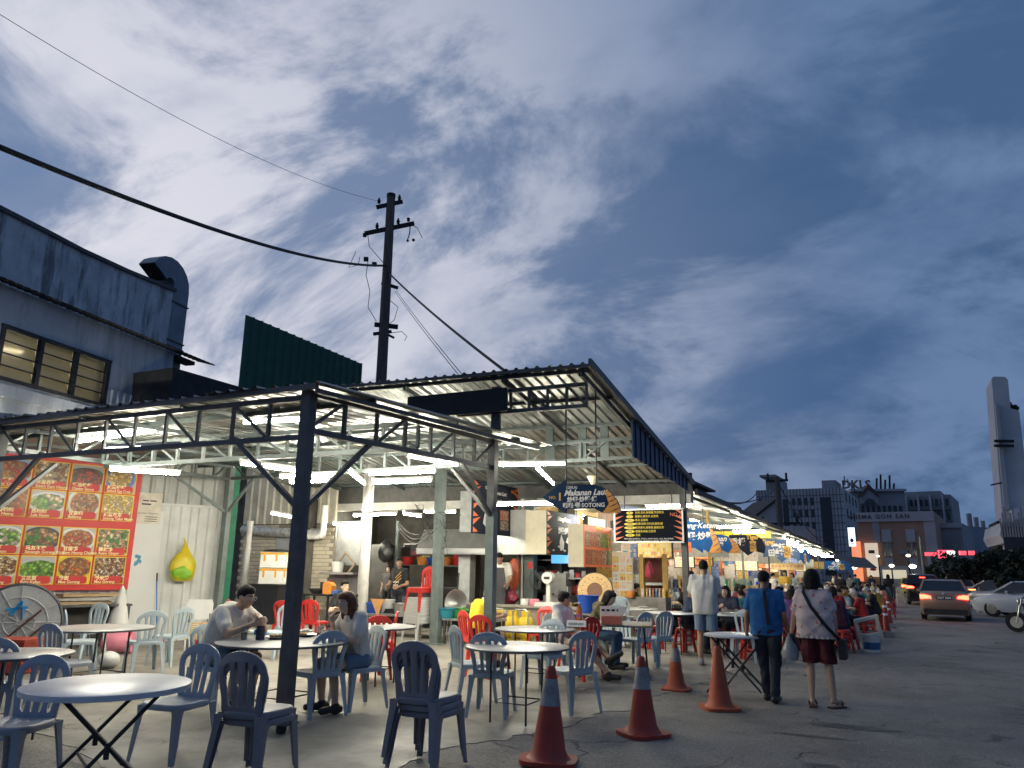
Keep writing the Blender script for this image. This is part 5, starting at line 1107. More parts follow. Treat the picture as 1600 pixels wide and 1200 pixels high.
# ================================================================ FURNITURE
def chair_meshes(m):
    """armless moulded plastic chair: faces +Y, origin on the floor under the seat"""
    # backrest: outline with four slots, drawn flat then bent
    def back(u, v):                               # u across in metres, v up from the seat
        y = -.185 - .08 * v - .10 * v * v + .10 * u * u * (1 - .4 * v) ; return Vector((u, y, .43 + v))
    cu = bpy.data.curves.new('b', 'CURVE'); cu.dimensions = '2D'; cu.fill_mode = 'BOTH'; cu.extrude = .007; cu.bevel_depth = .004; cu.bevel_resolution = 1
    def spl(pts):
        s = cu.splines.new('POLY'); s.points.add(len(pts) - 1); s.use_cyclic_u = True
        for p, q in zip(s.points, pts): p.co = (q[0], q[1], 0, 1)
    outer = [(-.165, -.03), (-.175, .10), (-.20, .22), (-.212, .30)]
    outer += [(-.212 * math.cos(q) , .30 + .145 * math.sin(q)) for q in [i * math.pi / 14 for i in range(1, 14)]]
    outer += [(.212, .30), (.20, .22), (.175, .10), (.165, -.03)]
    spl(outer)
    for s in (-1, 1):
        spl([(s * x, y) for x, y in ((.128, .06), (.145, .16), (.168, .26), (.166, .31), (.145, .345), (.115, .36), (.098, .33), (.092, .22), (.085, .12), (.083, .06), (.10, .035))])
        spl([(s * x, y) for x, y in ((.052, .06), (.057, .16), (.066, .27), (.068, .345), (.055, .372), (.036, .375), (.028, .34), (.024, .22), (.021, .10), (.022, .05), (.036, .035))])
    me = baked(bpy.data.objects.new('b', cu))
    bm = bmesh.new(); bm.from_mesh(me); bmesh.ops.remove_doubles(bm, verts=bm.verts, dist=.0005)
    for v in bm.verts:
        b = back(v.co.x, v.co.y); e = 1e-3; nrm = ((back(v.co.x + e, v.co.y) - b).cross(back(v.co.x, v.co.y + e) - b)).normalized(); v.co = b + nrm * v.co.z
    bmesh.ops.recalc_face_normals(bm, faces=bm.faces); bm.to_mesh(me); bm.free(); me.name = 'backrest'; me.materials.clear(); me.materials.append(m)
    me.polygons.foreach_set('use_smooth', [True] * len(me.polygons)); me.set_sharp_from_angle(angle=rad(50)); me.polygons.foreach_set('material_index', [0] * len(me.polygons))
    # seat: dished shell with a skirt
    mb = MB(); n = 12; vs = []; fs = []
    def outl(q, k=1.0):
        c, s = math.cos(q), math.sin(q); e = 4.5; r = 1 / ((abs(c) ** e + abs(s) ** e) ** (1 / e)); w = .215 + .015 * s; return (c * r * w * k, s * r * .215 * k + .01)
    N_ = 36; rings = [(.0, .432), (.45, .434), (.8, .442), (.96, .446), (1.0, .440), (1.02, .425), (1.0, .395), (.975, .395), (.975, .425), (.9, .428), (.0, .42)]
    for k, z in rings:
        for i in range(N_): x, y = outl(2 * math.pi * i / N_, max(k, .001)); vs.append((x, y, z))
    for j in range(len(rings) - 1):
        for i in range(N_): q = (i + 1) % N_; fs.append((j * N_ + i, j * N_ + q, (j + 1) * N_ + q, (j + 1) * N_ + i))
    seat = mb.add(vs, fs).mesh('seat', m, 50)
    legs = []
    for sx in (-1, 1):
        for sy in (-1, 1):                        # channel section legs, tapering and splayed
            mb = MB(); vs = []; fs = []
            for t in (0, .15, .5, 1.0):
                z = .425 * (1 - t); w = .062 - .026 * t + (.02 if t == 0 else 0); cx = sx * (.185 + .035 * t); cy = sy * (.19 + (.05 if sy > 0 else .075) * t) - .0
                th = .006
                prof = [(0, 0), (w, 0), (w, th), (th, th), (th, w), (0, w)]
                vs += [(cx - sx * a + sx * w * .35, cy - sy * b + sy * w * .35, z) for a, b in prof]
            for j in range(3):
                for i in range(6): q = (i + 1) % 6; fs.append((j * 6 + i, j * 6 + q, (j + 1) * 6 + q, (j + 1) * 6 + i))
            fs += [(5, 4, 3, 2, 1, 0), tuple(18 + i for i in range(6))]
            legs.append(mb.add(vs, fs).mesh('leg', m, 35))
    return me, seat, legs
def chair_proto(m):
    return chair_meshes(m)
_CH = {}
def chair(p, face, label, kind, group, z=0.014, tilt=0.0):
    """p on the floor, face = heading in degrees (0 = +Y, 90 = -X)"""
    b, s, lg = _CH[kind]
    t = thing('plastic_chair', label, 'chair', (p[0], p[1], z + (gz(p[1]) if p[1] > 15 else 0)), rad(face), group)
    obj('seat', s, t); obj('backrest', b, t)
    for l in lg: obj('leg', l, t)
    return t
CB = mat('pale_blue_chair', (.40, .48, .52), .4, 0, .1, 3, .03, 40, .5, (.27, .33, .36), 7, rnd=.12)
CS = mat('slate_blue_chair', (.25, .24, .25), .42, 0, .08, 3, .02, 40, .2, (.07, .08, .11), 4, rnd=.08)
CB_SHADED = mat('shaded_blue_grey_chair', (.33, .36, .40), .4, 0, .1, 3, .03, 40, .5, (.22, .25, .30), 7, rnd=.1)  # darker copy of the chair colour; shade on the near chairs is painted in
CRD = mat('red_chair', (.58, .035, .03), .36, 0, .07, 3, .02, 40, .15, (.35, .03, .03), 4, rnd=.06)
CG = mat('grey_stool', (.50, .50, .48), .45, 0, .08, 3, 0, 40, .2, (.3, .29, .27), 4)
CW = mat('ivory_chair', (.68, .63, .50), .4, 0, .08, 3, 0, 40, .2, (.4, .37, .3), 4)
for k, m in (('b', CB), ('s', CS), ('m', CB_SHADED), ('r', CRD), ('g', CG), ('w', CW)):
    if k == 'b': base = chair_meshes(m); _CH['b'] = base
    else:
        def cp(me, m=m): c = me.copy(); c.materials[0] = m; return c
        _CH[k] = (cp(base[0]), cp(base[1]), [cp(l) for l in base[2]])
TOPM = mat('laminate_top', (.37, .375, .375), .32, .05, .12, 2.5, .02, 30, .3, (.36, .35, .33), 2.2); RIM = mat('table_rim', (.10, .10, .11), .5)
TOPW = mat('blue_grey_top', (.66, .66, .67), .36, .05, .12, 2.5, .02, 30, .3, (.32, .31, .30), 2.2)
def round_table(c, r, label, legs='rod', topm=TOPM, rimm=RIM, rz=0.0, zt=.75, th=.02, group=None):
    t = thing('round_table', label, 'table', (c[0], c[1], .014 + (gz(c[1]) if c[1] > 15 else 0)), rz, group)
    MB().lathe([(0, zt), (r - .008, zt), (r, zt - .004), (r, zt - th), (r - .01, zt - th), (0, zt - th)], 48).build('table_top', topm, t, 40)
    if rimm: MB().lathe([(r + .001, zt - th - .004), (r + .006, zt - th - .004), (r + .006, zt - .004), (r + .001, zt - .004)], 48).build('edge_band', rimm, t, 40)
    zz = zt - th
    if legs == 'rod':
        for i in range(4):
            q = math.pi / 4 + i * math.pi / 2; x, y = .52 * r * math.cos(q), .52 * r * math.sin(q)
            MB().tube([(x, y, 0), (x, y, zz)], .011, 8).build('leg', BLK, t, 50)
        MB().tube([(.52 * r * math.cos(math.pi / 4 + i * math.pi / 2), .52 * r * math.sin(math.pi / 4 + i * math.pi / 2), .2) for i in range(5)], .008, 6).build('stretcher', BLK, t)
        MB().tube([(.52 * r * math.cos(math.pi / 4 + i * math.pi / 2), .52 * r * math.sin(math.pi / 4 + i * math.pi / 2), zz - .02) for i in range(5)], .008, 6).build('top_frame', BLK, t)
    else:
        for s in (-1, 1):
            y = s * .30 * r / .6
            MB().tube([(-.36, y, 0), (-.33, y, .04), (.30, y * .93, zz - .01)], .014, 8).build('leg', BLK, t, 50)
            MB().tube([(.36, y * .86, 0), (.33, y * .86, .04), (-.30, y * .8, zz - .01)], .014, 8).build('leg', BLK, t, 50)
            MB().box((0, y * .9, .36), (.03, .035, .10)).build('hinge', BLK, t)
        MB().tube([(-.1, -.30 * r / .6, .27), (-.1, .30 * r / .6, .27)], .011, 8).build('crossbar', BLK, t); MB().tube([(.1, -.27 * r / .6, .27), (.1, .27 * r / .6, .27)], .011, 8).build('crossbar', BLK, t)
    return t
def T(px, py): return hor(px, py, .764)
def rpx(px0, px1, py): a, b = hor(px0, py, .764), hor(px1, py, .764); return (b - a).length / 2
T1 = T(170, 1068); round_table(T1, rpx(46, 295, 1068), 'round blue grey folding table with crossed black legs nearest the camera', 'x', TOPW, TOPW, rad(62), th=.035)
T2 = T(160, 980); round_table(T2, .62, 'round table by the menu wall with thin rod legs')
T3 = T(443, 1001); round_table(T3, rpx(340, 548, 1001), 'round table where the couple eats, cut by the corner post')
T4 = T(585, 978); round_table(T4, .58, 'round table ringed by red chairs beside the white pillar')
T5 = T(808, 1009); round_table(T5, rpx(728, 888, 1009), 'round table ringed by blue chairs behind the nearest cone')
T6 = T(836, 982); round_table(T6, .55, 'round table among red chairs behind the blue chair table')
T9 = T(1150, 991); round_table(T9, rpx(1105, 1196, 991), 'small white round folding table beside the man in blue', 'x', mat('white_top', (.66, .68, .70), .3, .05, .1), CG, rad(30))
T10 = T(20, 1020); round_table(T10, .5, 'round table at the left edge behind the blue chairs')
T8 = T(1050, 957); round_table(T8, .55, 'white round table left of the man in the white shirt', 'rod', mat('white_top2', (.72, .73, .70), .3))
# square table with the menu box
c7 = (T(880, 973) + T(1012, 969)) / 2 + Vector((.2, -.25, 0)); t = thing('square_table', 'square folding table with a menu holder beside the seated pair', 'table', (c7.x, c7.y, .014), rad(16))
MB().box((0, 0, .742), (1.15, .95, .018)).build('table_top', TOPM, t); MB().box((0, 0, .73), (1.17, .97, .012)).build('edge_band', RIM, t)
for x in (-.5, .5):
    MB().tube([(x, -.38, 0), (x * .9, .30, .72)], .012, 8).build('leg', BLK, t, 50); MB().tube([(x, .38, 0), (x * .9, -.30, .72)], .012, 8).build('leg', BLK, t, 50)
    MB().tube([(x, -.4, .01), (x, .4, .01)], .012, 8).build('foot_rail', BLK, t)
MB().box((.5, -.44, .752), (.14, .08, .008)).build('yellow_tape', YEL, t)
G = 'pale blue plastic chairs'; GR_ = 'red plastic chairs'; GS = 'stacked slate blue chairs'
def C(px, py, face, label, kind='b', grp=G): return chair(gr(px, py), face, label, kind, grp)
# facing: 0 looks along the row, 90 looks left, 180 looks back at the camera side, -90 looks right
chair(gr(268, 1186), 186, 'blue grey chair tucked at the right of the nearest round table', 'm', G)
C(-2, 1150, 25, 'blue grey chair at the left edge with its back to the camera', 'm')
C(92, 1100, 0, 'blue grey chair second from the left edge, turned right', 'm')
C(8, 1236, 200, 'blue grey chair cut off by the bottom left corner', 'm')
C(117, 1052, -30, 'pale blue chair at the left of the menu wall table'); C(128, 1030, 185, 'pale blue chair behind the menu wall table facing the camera')
C(222, 1052, 65, 'pale blue chair at the right of the menu wall table, nearer one'); C(262, 1040, 95, 'pale blue chair at the right of the menu wall table, farther one')
C(492, 1118, 70, 'blue chair with its back to the woman, right of the corner post', 'b')
C(428, 1030, 178, 'pale blue chair across the couple table')
C(735, 1098, -38, 'pale blue chair at the left of the cone table'); C(768, 1118, 14, 'blue chair at the front of the cone table, back to the camera')
C(850, 1078, 172, 'pale blue chair at the far side of the cone table'); C(892, 1112, 62, 'blue chair at the right of the cone table')
C(994, 1043, 68, 'pale blue chair right of the square table, nearer one'); C(1026, 1040, 62, 'pale blue chair right of the square table, farther one')
C(1166, 1035, 178, 'pale blue chair behind the small white folding table')
for px, py, f, lab in ((578, 1062, 55, 'red chair at the front right of the gas cylinder table'), (592, 1050, 120, 'red chair behind it at the gas cylinder table'), (448, 1012, 0, 'red chair behind the couple, left one'), (488, 1008, 10, 'red chair behind the couple, right one'), (763, 1058, -10, 'red chair in front of the bald man'), (848, 1030, 180, 'red chair behind the second round table'), (906, 1062, 70, 'dark red chair right of the second round table'), (330, 1012, 150, 'red chair behind the man in the white shirt')):
    C(px, py, f, lab, 'r', GR_)
def stack(px, py, n, face, kinds, base_label, dz=.052, back=-.012, grp=None, names=('bottom', 'second', 'third', 'fourth')):
    p = gr(px, py); h = Vector((-math.sin(rad(face)), math.cos(rad(face)), 0))
    for i in range(n):
        lab = '%s, %s of its stack' % (base_label, names[i] if i < n - 1 else 'topmost') if n > 1 else base_label
        chair(p - h * back * i, face, lab, kinds[min(i, len(kinds) - 1)], grp, .014 + dz * i)
stack(395, 1218, 2, 8, 's', 'dark slate chair beside the corner post', .055, .03, GS); stack(668, 1200, 3, 2, 's', 'dark slate chair on the concrete edge left of the cone', .055, .03, GS)
# grey stool stack with two red chairs on top
pS = gr(652, 1006); nm = ['lowest'] + ['%s from below' % ordw[i] for i in range(1, 9)] + ['uppermost']
for i in range(10): chair((pS.x, pS.y + .006 * i), 165, 'grey chair in the tall stack beside the steel pillar, %s' % nm[i], 'g', 'grey chairs in the tall stack', .014 + .052 * i)
for i in range(2): chair((pS.x, pS.y + .06), 165, 'red chair on top of the tall grey stack, %s one' % ('lower', 'upper')[i], 'r', 'red chairs on the grey stack', .014 + .052 * 10 + .10 + .05 * i)
pL = gr(955, 1012)
for i in range(4): chair((pL.x + .07 * i, pL.y + .02 * i), 10, 'pale blue chair leaning in the stack behind the woman in brown, %s from the left' % ordw[i], 'b', 'leaning pale blue chairs', .014 + .045 * i)
# leaning folded table with painted strokes
lt = atY(32, 960, 7.9); t = thing('folded_table', 'folded round table leaning on the menu wall, underside out with blue paint strokes', 'table', (lt.x, lt.y, .62)); t.rotation_euler = (rad(10), 0, rad(48))
MB().tube([(0, -.02, 0), (0, .02, 0)], .60, 40).build('table_top', mat('grey_underside', (.42, .44, .45), .6, 0, .1), t, 40); MB().tube([(.6 * math.cos(q), -.01, .6 * math.sin(q)) for q in [i * math.pi / 20 for i in range(41)]], .022, 6).build('rim', STEEL, t)
for k in range(6): q = k * math.pi / 6; MB().bar((-.58 * math.cos(q), -.03, -.58 * math.sin(q)), (.58 * math.cos(q), -.03, .58 * math.sin(q)), .012, .012).build('rib', CG, t)
for r in (.22, .4): MB().tube([(r * math.cos(q), -.03, r * math.sin(q)) for q in [i * math.pi / 16 for i in range(33)]], .007, 5).build('rib_ring', CG, t)
MB().bar((-.35, -.05, -.45), (.3, -.05, .2), .03, .03).build('folded_leg', mat('rusty_brown', (.09, .04, .03), .7), t); MB().bar((-.1, -.055, -.5), (.35, -.055, -.05), .03, .03).build('folded_leg', _M['rusty_brown'], t)
BPAINT = mat('blue_brush_paint', (.02, .25, .55), .6); MB().bar((-.12, -.045, .12), (.02, -.045, .34), .006, .05).build('paint_stroke', BPAINT, t); MB().bar((.02, -.045, .34), (.05, -.045, .06), .006, .05).build('paint_stroke', BPAINT, t); MB().bar((-.2, -.045, .2), (.1, -.045, .24), .006, .04).build('paint_stroke', BPAINT, t)
# clutter along the menu wall
p = wc(185, 960, .5); q = W0 + UW * p[0] + NW * .55
sk = thing('white_sack', 'tall white cone of folded tarpaulin beside the menu board', 'sack', (q.x, q.y, .02)); MB().lathe([(.22, 0), (.20, .3), (.12, .7), (.04, 1.05), (0, 1.12)], 12, sx=1.2).build('folds', PLW, sk, 60)
CARD = mat('cardboard', (.42, .30, .17), .8, 0, .15)
for i, (px, w, h, rz) in enumerate(((105, 1.4, .05, 10), (120, 1.2, .06, -6), (135, 1.0, .05, 14))):
    s_ = wc(px, 950, .4)[0]; q = W0 + UW * s_ + NW * .42; tag(MB().box((0, 0, 0), (w, .4, h)).build('flat_carton', CARD if i != 1 else mat('grey_card', (.38, .36, .32), .8), None, 0, (q.x, q.y, .82 + .07 * i), WRZ + rad(rz * .4)), '%s flattened carton on the shelf under the menu board' % ('lowest', 'middle', 'topmost')[i], 'carton')
s_ = wc(115, 950, .4)[0]; q = W0 + UW * s_ + NW * .4; t = thing('storage_shelf', 'low dark shelf under the menu board', 'shelf', (q.x, q.y, 0), WRZ); MB().box((0, 0, .77), (1.9, .5, .04)).build('shelf_board', STEEL, t)
for x in (-.9, .9): MB().box((x, 0, .38), (.05, .45, .75)).build('upright', STEEL, t)
MB().box((0, .18, .38), (1.8, .05, .72)).build('back_panel', DKW, t)
dr = gr(183, 1022); t = thing('plastic_drum', 'pink plastic drum lying under the menu wall table', 'drum', (dr.x, dr.y, .20), rad(35)); MB().tube([(-.24, 0, 0), (-.22, 0, 0), (.22, 0, 0), (.24, 0, 0)], [.17, .185, .185, .17], 20).build('drum_body', PKP, t, 40); MB().tube([(.2, 0, 0), (.225, 0, 0)], .195, 20).build('rim', RDP, t)
p = gr(168, 1045); tag(MB().ball((0, 0, 0), .16, 12, 0, (1.2, .9, .8)).build('rubbish_bag', mat('translucent_bag', (.6, .6, .58), .3, 0, .2, 6, .7, 12), None, 60, (p.x, p.y, .13)), 'knotted pale rubbish bag on the floor near the drum', 'bag')
p = gr(20, 1052); tag(MB().box((0, 0, .22), (.55, .45, .42)).box((0, 0, .44), (.6, .5, .05)).build('red_crate', mat('dull_red', (.36, .05, .025), .5, 0, .15), None, 0, (p.x, p.y, .014), rad(20)), 'red plastic crate under the table at the left edge', 'crate')
# blue mop, yellow carrier bag, folding chair, bamboo stool
s_ = wc(241, 940, .1); q = W0 + UW * s_[0] + NW * .16; t = thing('broom', 'blue handled broom leaning on the white wall', 'broom', (q.x, q.y, 0), WRZ); zt_ = wc(240, 900, .1)[1]
MB().tube([(0, -.3, .12), (-.03, 0, zt_)], .013, 8).build('handle', mat('broom_blue', (.02, .16, .50), .4), t); MB().tube([(-.028, -.03, zt_ - .1), (-.03, 0, zt_ + .06)], .016, 8).build('grip', BLK, t); MB().box((0, -.31, .07), (.28, .06, .13)).build('bristles', RDP, t)
s_ = wc(286, 880, .15); q = W0 + UW * s_[0] + NW * .17; zb_ = s_[1]; yb = thing('carrier_bag', 'bulging yellow carrier bag with green shapes hanging on the white wall', 'bag', (q.x, q.y, zb_), WRZ)
YB = mat('yellow_bag', (.80, .62, .02), .3, 0, .15, 4, .5, 9, .55, (.28, .55, .02), 4)
MB().lathe([(0, -.36), (.16, -.345), (.24, -.28), (.27, -.2), (.275, -.1), (.26, 0), (.22, .1), (.17, .17), (.11, .24), (.07, .31), (.035, .40), (0, .46)], 28, sx=.95, sy=.5).build('bag_body', YB, yb, 60); crumple(yb.children[0], .03, 7); crumple(MB().ball((-.02, -.04, -.19), .235, 22, 0, (1.02, .5, .66)).build('green_parcel', mat('green_parcel_m', (.24, .52, .03), .4), yb, 60), .05, 8, 5); MB().tube([(0, 0, .4), (-.02, .08, .52)], .012, 6).build('handle', YB, yb)
p = gr(288, 1020); fcx = thing('folding_chair', 'white folding chair folded flat against the white wall', 'chair', (p.x, p.y + .25, .014), rad(35))
MB().prism([(-.21, .55), (.21, .55), (.23, .60), (.23, .83), (.19, .90), (-.19, .90), (-.23, .83), (-.23, .60)], -.03, .0).build('backrest', PLW, fcx); 
for x in (-.2, .2): MB().tube([(x, .02, 0), (x, -.02, .6)], .016, 8).build('leg', PLW, fcx); MB().tube([(x * .85, .1, 0), (x * .85, -.05, .55)], .014, 8).build('leg', STEEL, fcx)
p = gr(296, 1030); bs = thing('bamboo_stool', 'folded bamboo slat stool in front of the white folding chair', 'stool', (p.x, p.y + .12, .014), rad(30))
for k in range(9): MB().tube([(-.19, -.02, .30 + .032 * k), (.19, -.02, .30 + .032 * k)], .013, 6).build('slat', mat('bamboo', (.60, .42, .16), .5, 0, .15, 10), bs)
for x in (-.17, .17): MB().tube([(x, .02, 0), (x, .0, .72)], .012, 6).build('leg', STEEL, bs)
# cones
CONE = mat('cone_red', (.40, .042, .022), .55, 0, .2, 5, .1, 40, .7, (.13, .045, .032), 5); CONEF = mat('cone_faded_orange', (.43, .085, .03), .6, 0, .2, 5, .1, 40, .7, (.20, .065, .04), 5); BAND = mat('reflective_band', (.30, .29, .29), .55, .1, .25, 8, 0, 10, .8, (.12, .085, .075), 6)
def cone(px, py, h, label, m, band=True, lean=(0, 0), rz=0.0, top=None):
    p = gr(px, py); t = thing('traffic_cone', label, 'traffic cone', (p.x, p.y, gz(p.y) + .002 if p.y > 15 else .004), rz, 'traffic cones along the edge'); s = h / .75; t.rotation_euler = (lean[0], lean[1], rz)
    R_ = .235 * s; base = [(R_ * (abs(math.cos(q)) ** .5 * (1 if math.cos(q) > 0 else -1)), R_ * (abs(math.sin(q)) ** .5 * (1 if math.sin(q) > 0 else -1))) for q in [i * math.pi / 14 for i in range(28)]]
    MB().prism(base, 0, .035 * s, plane='XY').build('base', m, t); f = lambda z: (.155 - .118 * (z / .75)) * s
    MB().lathe([(.19 * s, .034 * s), (.165 * s, .05 * s), (.155 * s, .07 * s)] + [(f(z), z * s) for z in (.1, .3, .5, .7)] + [(f(.74), .735 * s), (f(.74) * .7, .75 * s), (f(.74) * .6, .70 * s)], 24).build('cone_shell', m, t, 40)
    if band: MB().lathe([(f(.44) + .001, .44 * s), (f(.44) + .004, .44 * s), (f(.65) + .004, .65 * s), (f(.65) + .001, .65 * s)], 24).build('band', BAND, t, 40)
    return t
cone(857, 1192, .76, 'red cone with grey band nearest the camera', CONE, True, (rad(-2), rad(1.5), ), .3); cone(1005, 1149, .73, 'red cone with pale band second from the camera', CONE, True, (0, 0), .9)
cone(1125, 1108, .70, 'faded orange cone without band beside the folding table', CONEF, False, (0, 0), .5); cone(1057, 1078, .62, 'faded orange cone with pale band on the cracked edge', CONEF, True, (rad(2), 0), .1)
# slim bollards in the distance, paint pail with propped board
for px, py, h, lab in ((1387, 986, .98, 'slim red bollard on a grey base, nearer one'), (1391, 972, 1.0, 'slim red bollard on a grey base, farther one')):
    p = gr(px, py + 10); t = thing('traffic_bollard', lab, 'bollard', p, 0, 'slim red bollards'); MB().box((0, 0, .08), (.34, .34, .16)).build('base', mat('cement_block', (.3, .29, .27), .9, 0, .2), t); MB().lathe([(.10, .16), (.07, .3), (.042, .9), (.038, h), (0, h + .03)], 14).build('shaft', CONE, t, 40)
    for z in (.55, .75): MB().lathe([(.057, z), (.060, z), (.058, z + .06), (.054, z + .06)], 14).build('band', LWHITE, t)
p = gr(1363, 1019); pt = thing('paint_pail', 'white and blue paint pail standing on the road', 'pail', p); MB().lathe([(0, 0), (.15, 0), (.16, .05), (.17, .34), (.18, .35), (.16, .35), (.14, .03), (0, .03)], 20).build('pail_body', PLW, pt, 50); MB().lathe([(.1595, .06), (.164, .06), (.171, .2), (.166, .2)], 20).build('label_band', mat('pail_label', (.03, .10, .24), .5), pt, 40)
bd = thing('propped_frame', 'ivory stool frame tipped over the paint pail', 'stool', (p.x, p.y - .02, p.z + .36), rad(15)); bd.rotation_euler = (rad(12), rad(-14), rad(15))
for c, d in (((-.22, 0, .02), (.06, .05, .62)), ((.2, 0, .02), (.06, .05, .62)), ((0, 0, .32), (.48, .06, .07)), ((0, 0, -.02), (.4, .04, .05))): MB().box(c, d).build('bar', CW, bd)
# things on the tables
def cup(px, py, label, h=.14, m='tea', straw=True, Tz=.764):
    p = hor(px, py, Tz); t = thing('drink_cup', label, 'cup', (p.x, p.y, Tz + .002)); MB().lathe([(.03, 0), (.042, h), (.04, h), (.028, .004), (0, .004)], 16).build('cup_wall', _M['clear_glass'], t, 50); MB().lathe([(0, .005), (.027, .005), (.036, h * .55), (0, h * .55)], 14).build('drink', mat('lime_tea', (.70, .33, .02), .2, 0, .1), t, 50)
    if straw: MB().tube([(.0, 0, .02), (-.035, .01, h + .12)], .004, 6).build('straw', LWHITE, t)
cup(381, 1000, 'iced drink with straw in front of the man'); cup(499, 1000, 'iced drink with straw in front of the woman')
p = hor(406, 1000, .766); tag(MB().box((0, 0, .06), (.07, .06, .12)).box((0, 0, .135), (.06, .05, .03)).build('sauce_jar', mat('dark_sauce', (.012, .02, .05), .3), None, 0, (p.x, p.y, .766)), 'dark sauce jar with blue label on the couple table', 'jar')
p = hor(407, 992, .766); tag(MB().box((0, 0, .03), (.12, .1, .06)).build('snack_packet', mat('packet_blue', (.05, .25, .6), .4), None, 0, (p.x, p.y, .767), .4), 'small blue and white packet on the couple table', 'packet')
FOODP = food_mat('plated_food', ((.5, .3, .1), (.7, .5, .25), (.25, .12, .05)), (.7, .7, .7), (.7, .7, .7), 8, 200)
for px, py, r, lab in ((432, 998, .13, 'steel plate of food left of the corner post'), (476, 994, .15, 'steel plate of food right of the corner post'), (395, 991, .1, 'white plate of rice near the man'), (478, 988, .1, 'white plate of rice near the woman')):
    p = hor(px, py, .766); t = thing('food_plate', lab, 'plate', (p.x, p.y, .766)); MB().lathe([(0, .002), (r * .7, .002), (r, .022), (r, .026), (r * .7, .008), (0, .008)], 24).build('plate', INOX if 'steel' in lab else PLW, t, 50)
    mb = MB()
    for i in range(9): q = random.uniform(0, 6.28); rr = random.uniform(0, r * .5); mb.ball((rr * math.cos(q), rr * math.sin(q), .022), random.uniform(.018, .032), 6)
    stuff(mb.build('food', mat('stir_fry', (.42, .22, .07), .5, 0, .4, 30) if 'steel' in lab else PLW, t))
zT = .77
def on7(px, py): return hor(px, py, zT)
p = on7(956, 976); t = thing('menu_holder', 'terracotta tissue box with an upright white price card', 'menu holder', (p.x, p.y, zT), rad(16)); MB().box((0, 0, .065), (.30, .16, .12)).build('box_body', mat('terracotta_box', (.50, .16, .10), .5), t); MB().box((-.02, .085, .14), (.32, .012, .24)).build('price_card', PLW, t)
for k in range(4): MB().box((-.13 + .075 * k, .078, .2), (.05, .004, .03)).build('price_print', INK, t)
t2 = MB().prism([(-.03, 0), (.08, .02), (.13, .12), (.06, .15), (.0, .1)], -.01, .01).build('leaflet', PAPER, t); t2.location = (.1, .03, .12)
p = on7(905, 973); t = thing('soda_bottle', 'orange soda bottle on the square table', 'bottle', (p.x, p.y, zT)); MB().lathe([(0, 0), (.045, 0), (.048, .03), (.048, .16), (.04, .2), (.018, .25), (.016, .28), (0, .28)], 16).build('bottle_body', mat('orange_soda', (.78, .20, .03), .2, 0, .05), t, 50); MB().lathe([(0, .28), (.018, .28), (.018, .30), (0, .30)], 10).build('cap', PLW, t); MB().lathe([(.049, .07), (.05, .07), (.05, .13), (.049, .13)], 16).build('label', PKP, t)
p = on7(901, 979); t = thing('reserved_card', 'white reserved card on the square table corner', 'card', (p.x, p.y, zT), rad(8)); MB().prism([(-.04, 0), (.04, 0), (0, .085)], -.14, .14, plane='YZ').build('card', PLW, t); lettering('RESERVED', .05, INK, t, (0, -.025, .035)).rotation_euler.x = rad(-25)
p = on7(925, 972); t = thing('steel_bowl', 'steel bowl beside the menu holder', 'bowl', (p.x, p.y, zT)); MB().lathe([(0, 0), (.05, 0), (.075, .07), (.07, .07), (.045, .01), (0, .01)], 16).build('bowl_wall', INOX, t, 50)
for px, py, r in ((975, 965, .09), (988, 966, .07)):
    p = on7(px, py); tag(MB().lathe([(0, 0), (r * .6, 0), (r, .02), (r, .024), (r * .6, .006), (0, .006)], 18).build('white_plate', PLW, None, 50, (p.x, p.y, zT)), 'white plate on the square table, %s one' % ('left' if px < 980 else 'right'), 'plate')

# ================================================================ PEOPLE
def capsule(mb, a, b, ra, rb, n=10):
    a, b = Vector(a), Vector(b); d = b - a; l = d.length
    u = d / l if l > 1e-6 else Vector((0, 0, 1)); pts = []; rs = []
    for t in (-1, -.92, -.7, -.38): pts.append(a + u * ra * t); rs.append(max(ra * math.sqrt(max(0, 1 - t * t)), .0008))
    pts += [a, (a + b) / 2, b]; rs += [ra, (ra + rb) / 2, rb]
    for t in (.38, .7, .92, 1): pts.append(b + u * rb * t); rs.append(max(rb * math.sqrt(max(0, 1 - t * t)), .0008))
    mb.tube(pts, rs, n)
def ellip(mb, c, r, R=None, n=14):
    k = len(mb.v); mb.ball((0, 0, 0), 1.0, n, 0, r); c = Vector(c)
    for i in range(k, len(mb.v)): p = Vector(mb.v[i]); mb.v[i] = tuple(c + (R @ p if R else p))
def blob(prims, vox, it=3, fac=.5):
    mb = MB()
    for p in prims:
        if p[0] == 'c': capsule(mb, *p[1:])
        else: ellip(mb, *p[1:])
    me = bpy.data.meshes.new('blob'); me.from_pydata(mb.v, [], mb.f); o = bpy.data.objects.new('blob', me)
    m = o.modifiers.new('r', 'REMESH'); m.mode = 'VOXEL'; m.voxel_size = vox; m.use_smooth_shade = True
    m = o.modifiers.new('s', 'SMOOTH'); m.iterations = it; m.factor = fac
    out = baked(o)
    out.materials.clear(); return out
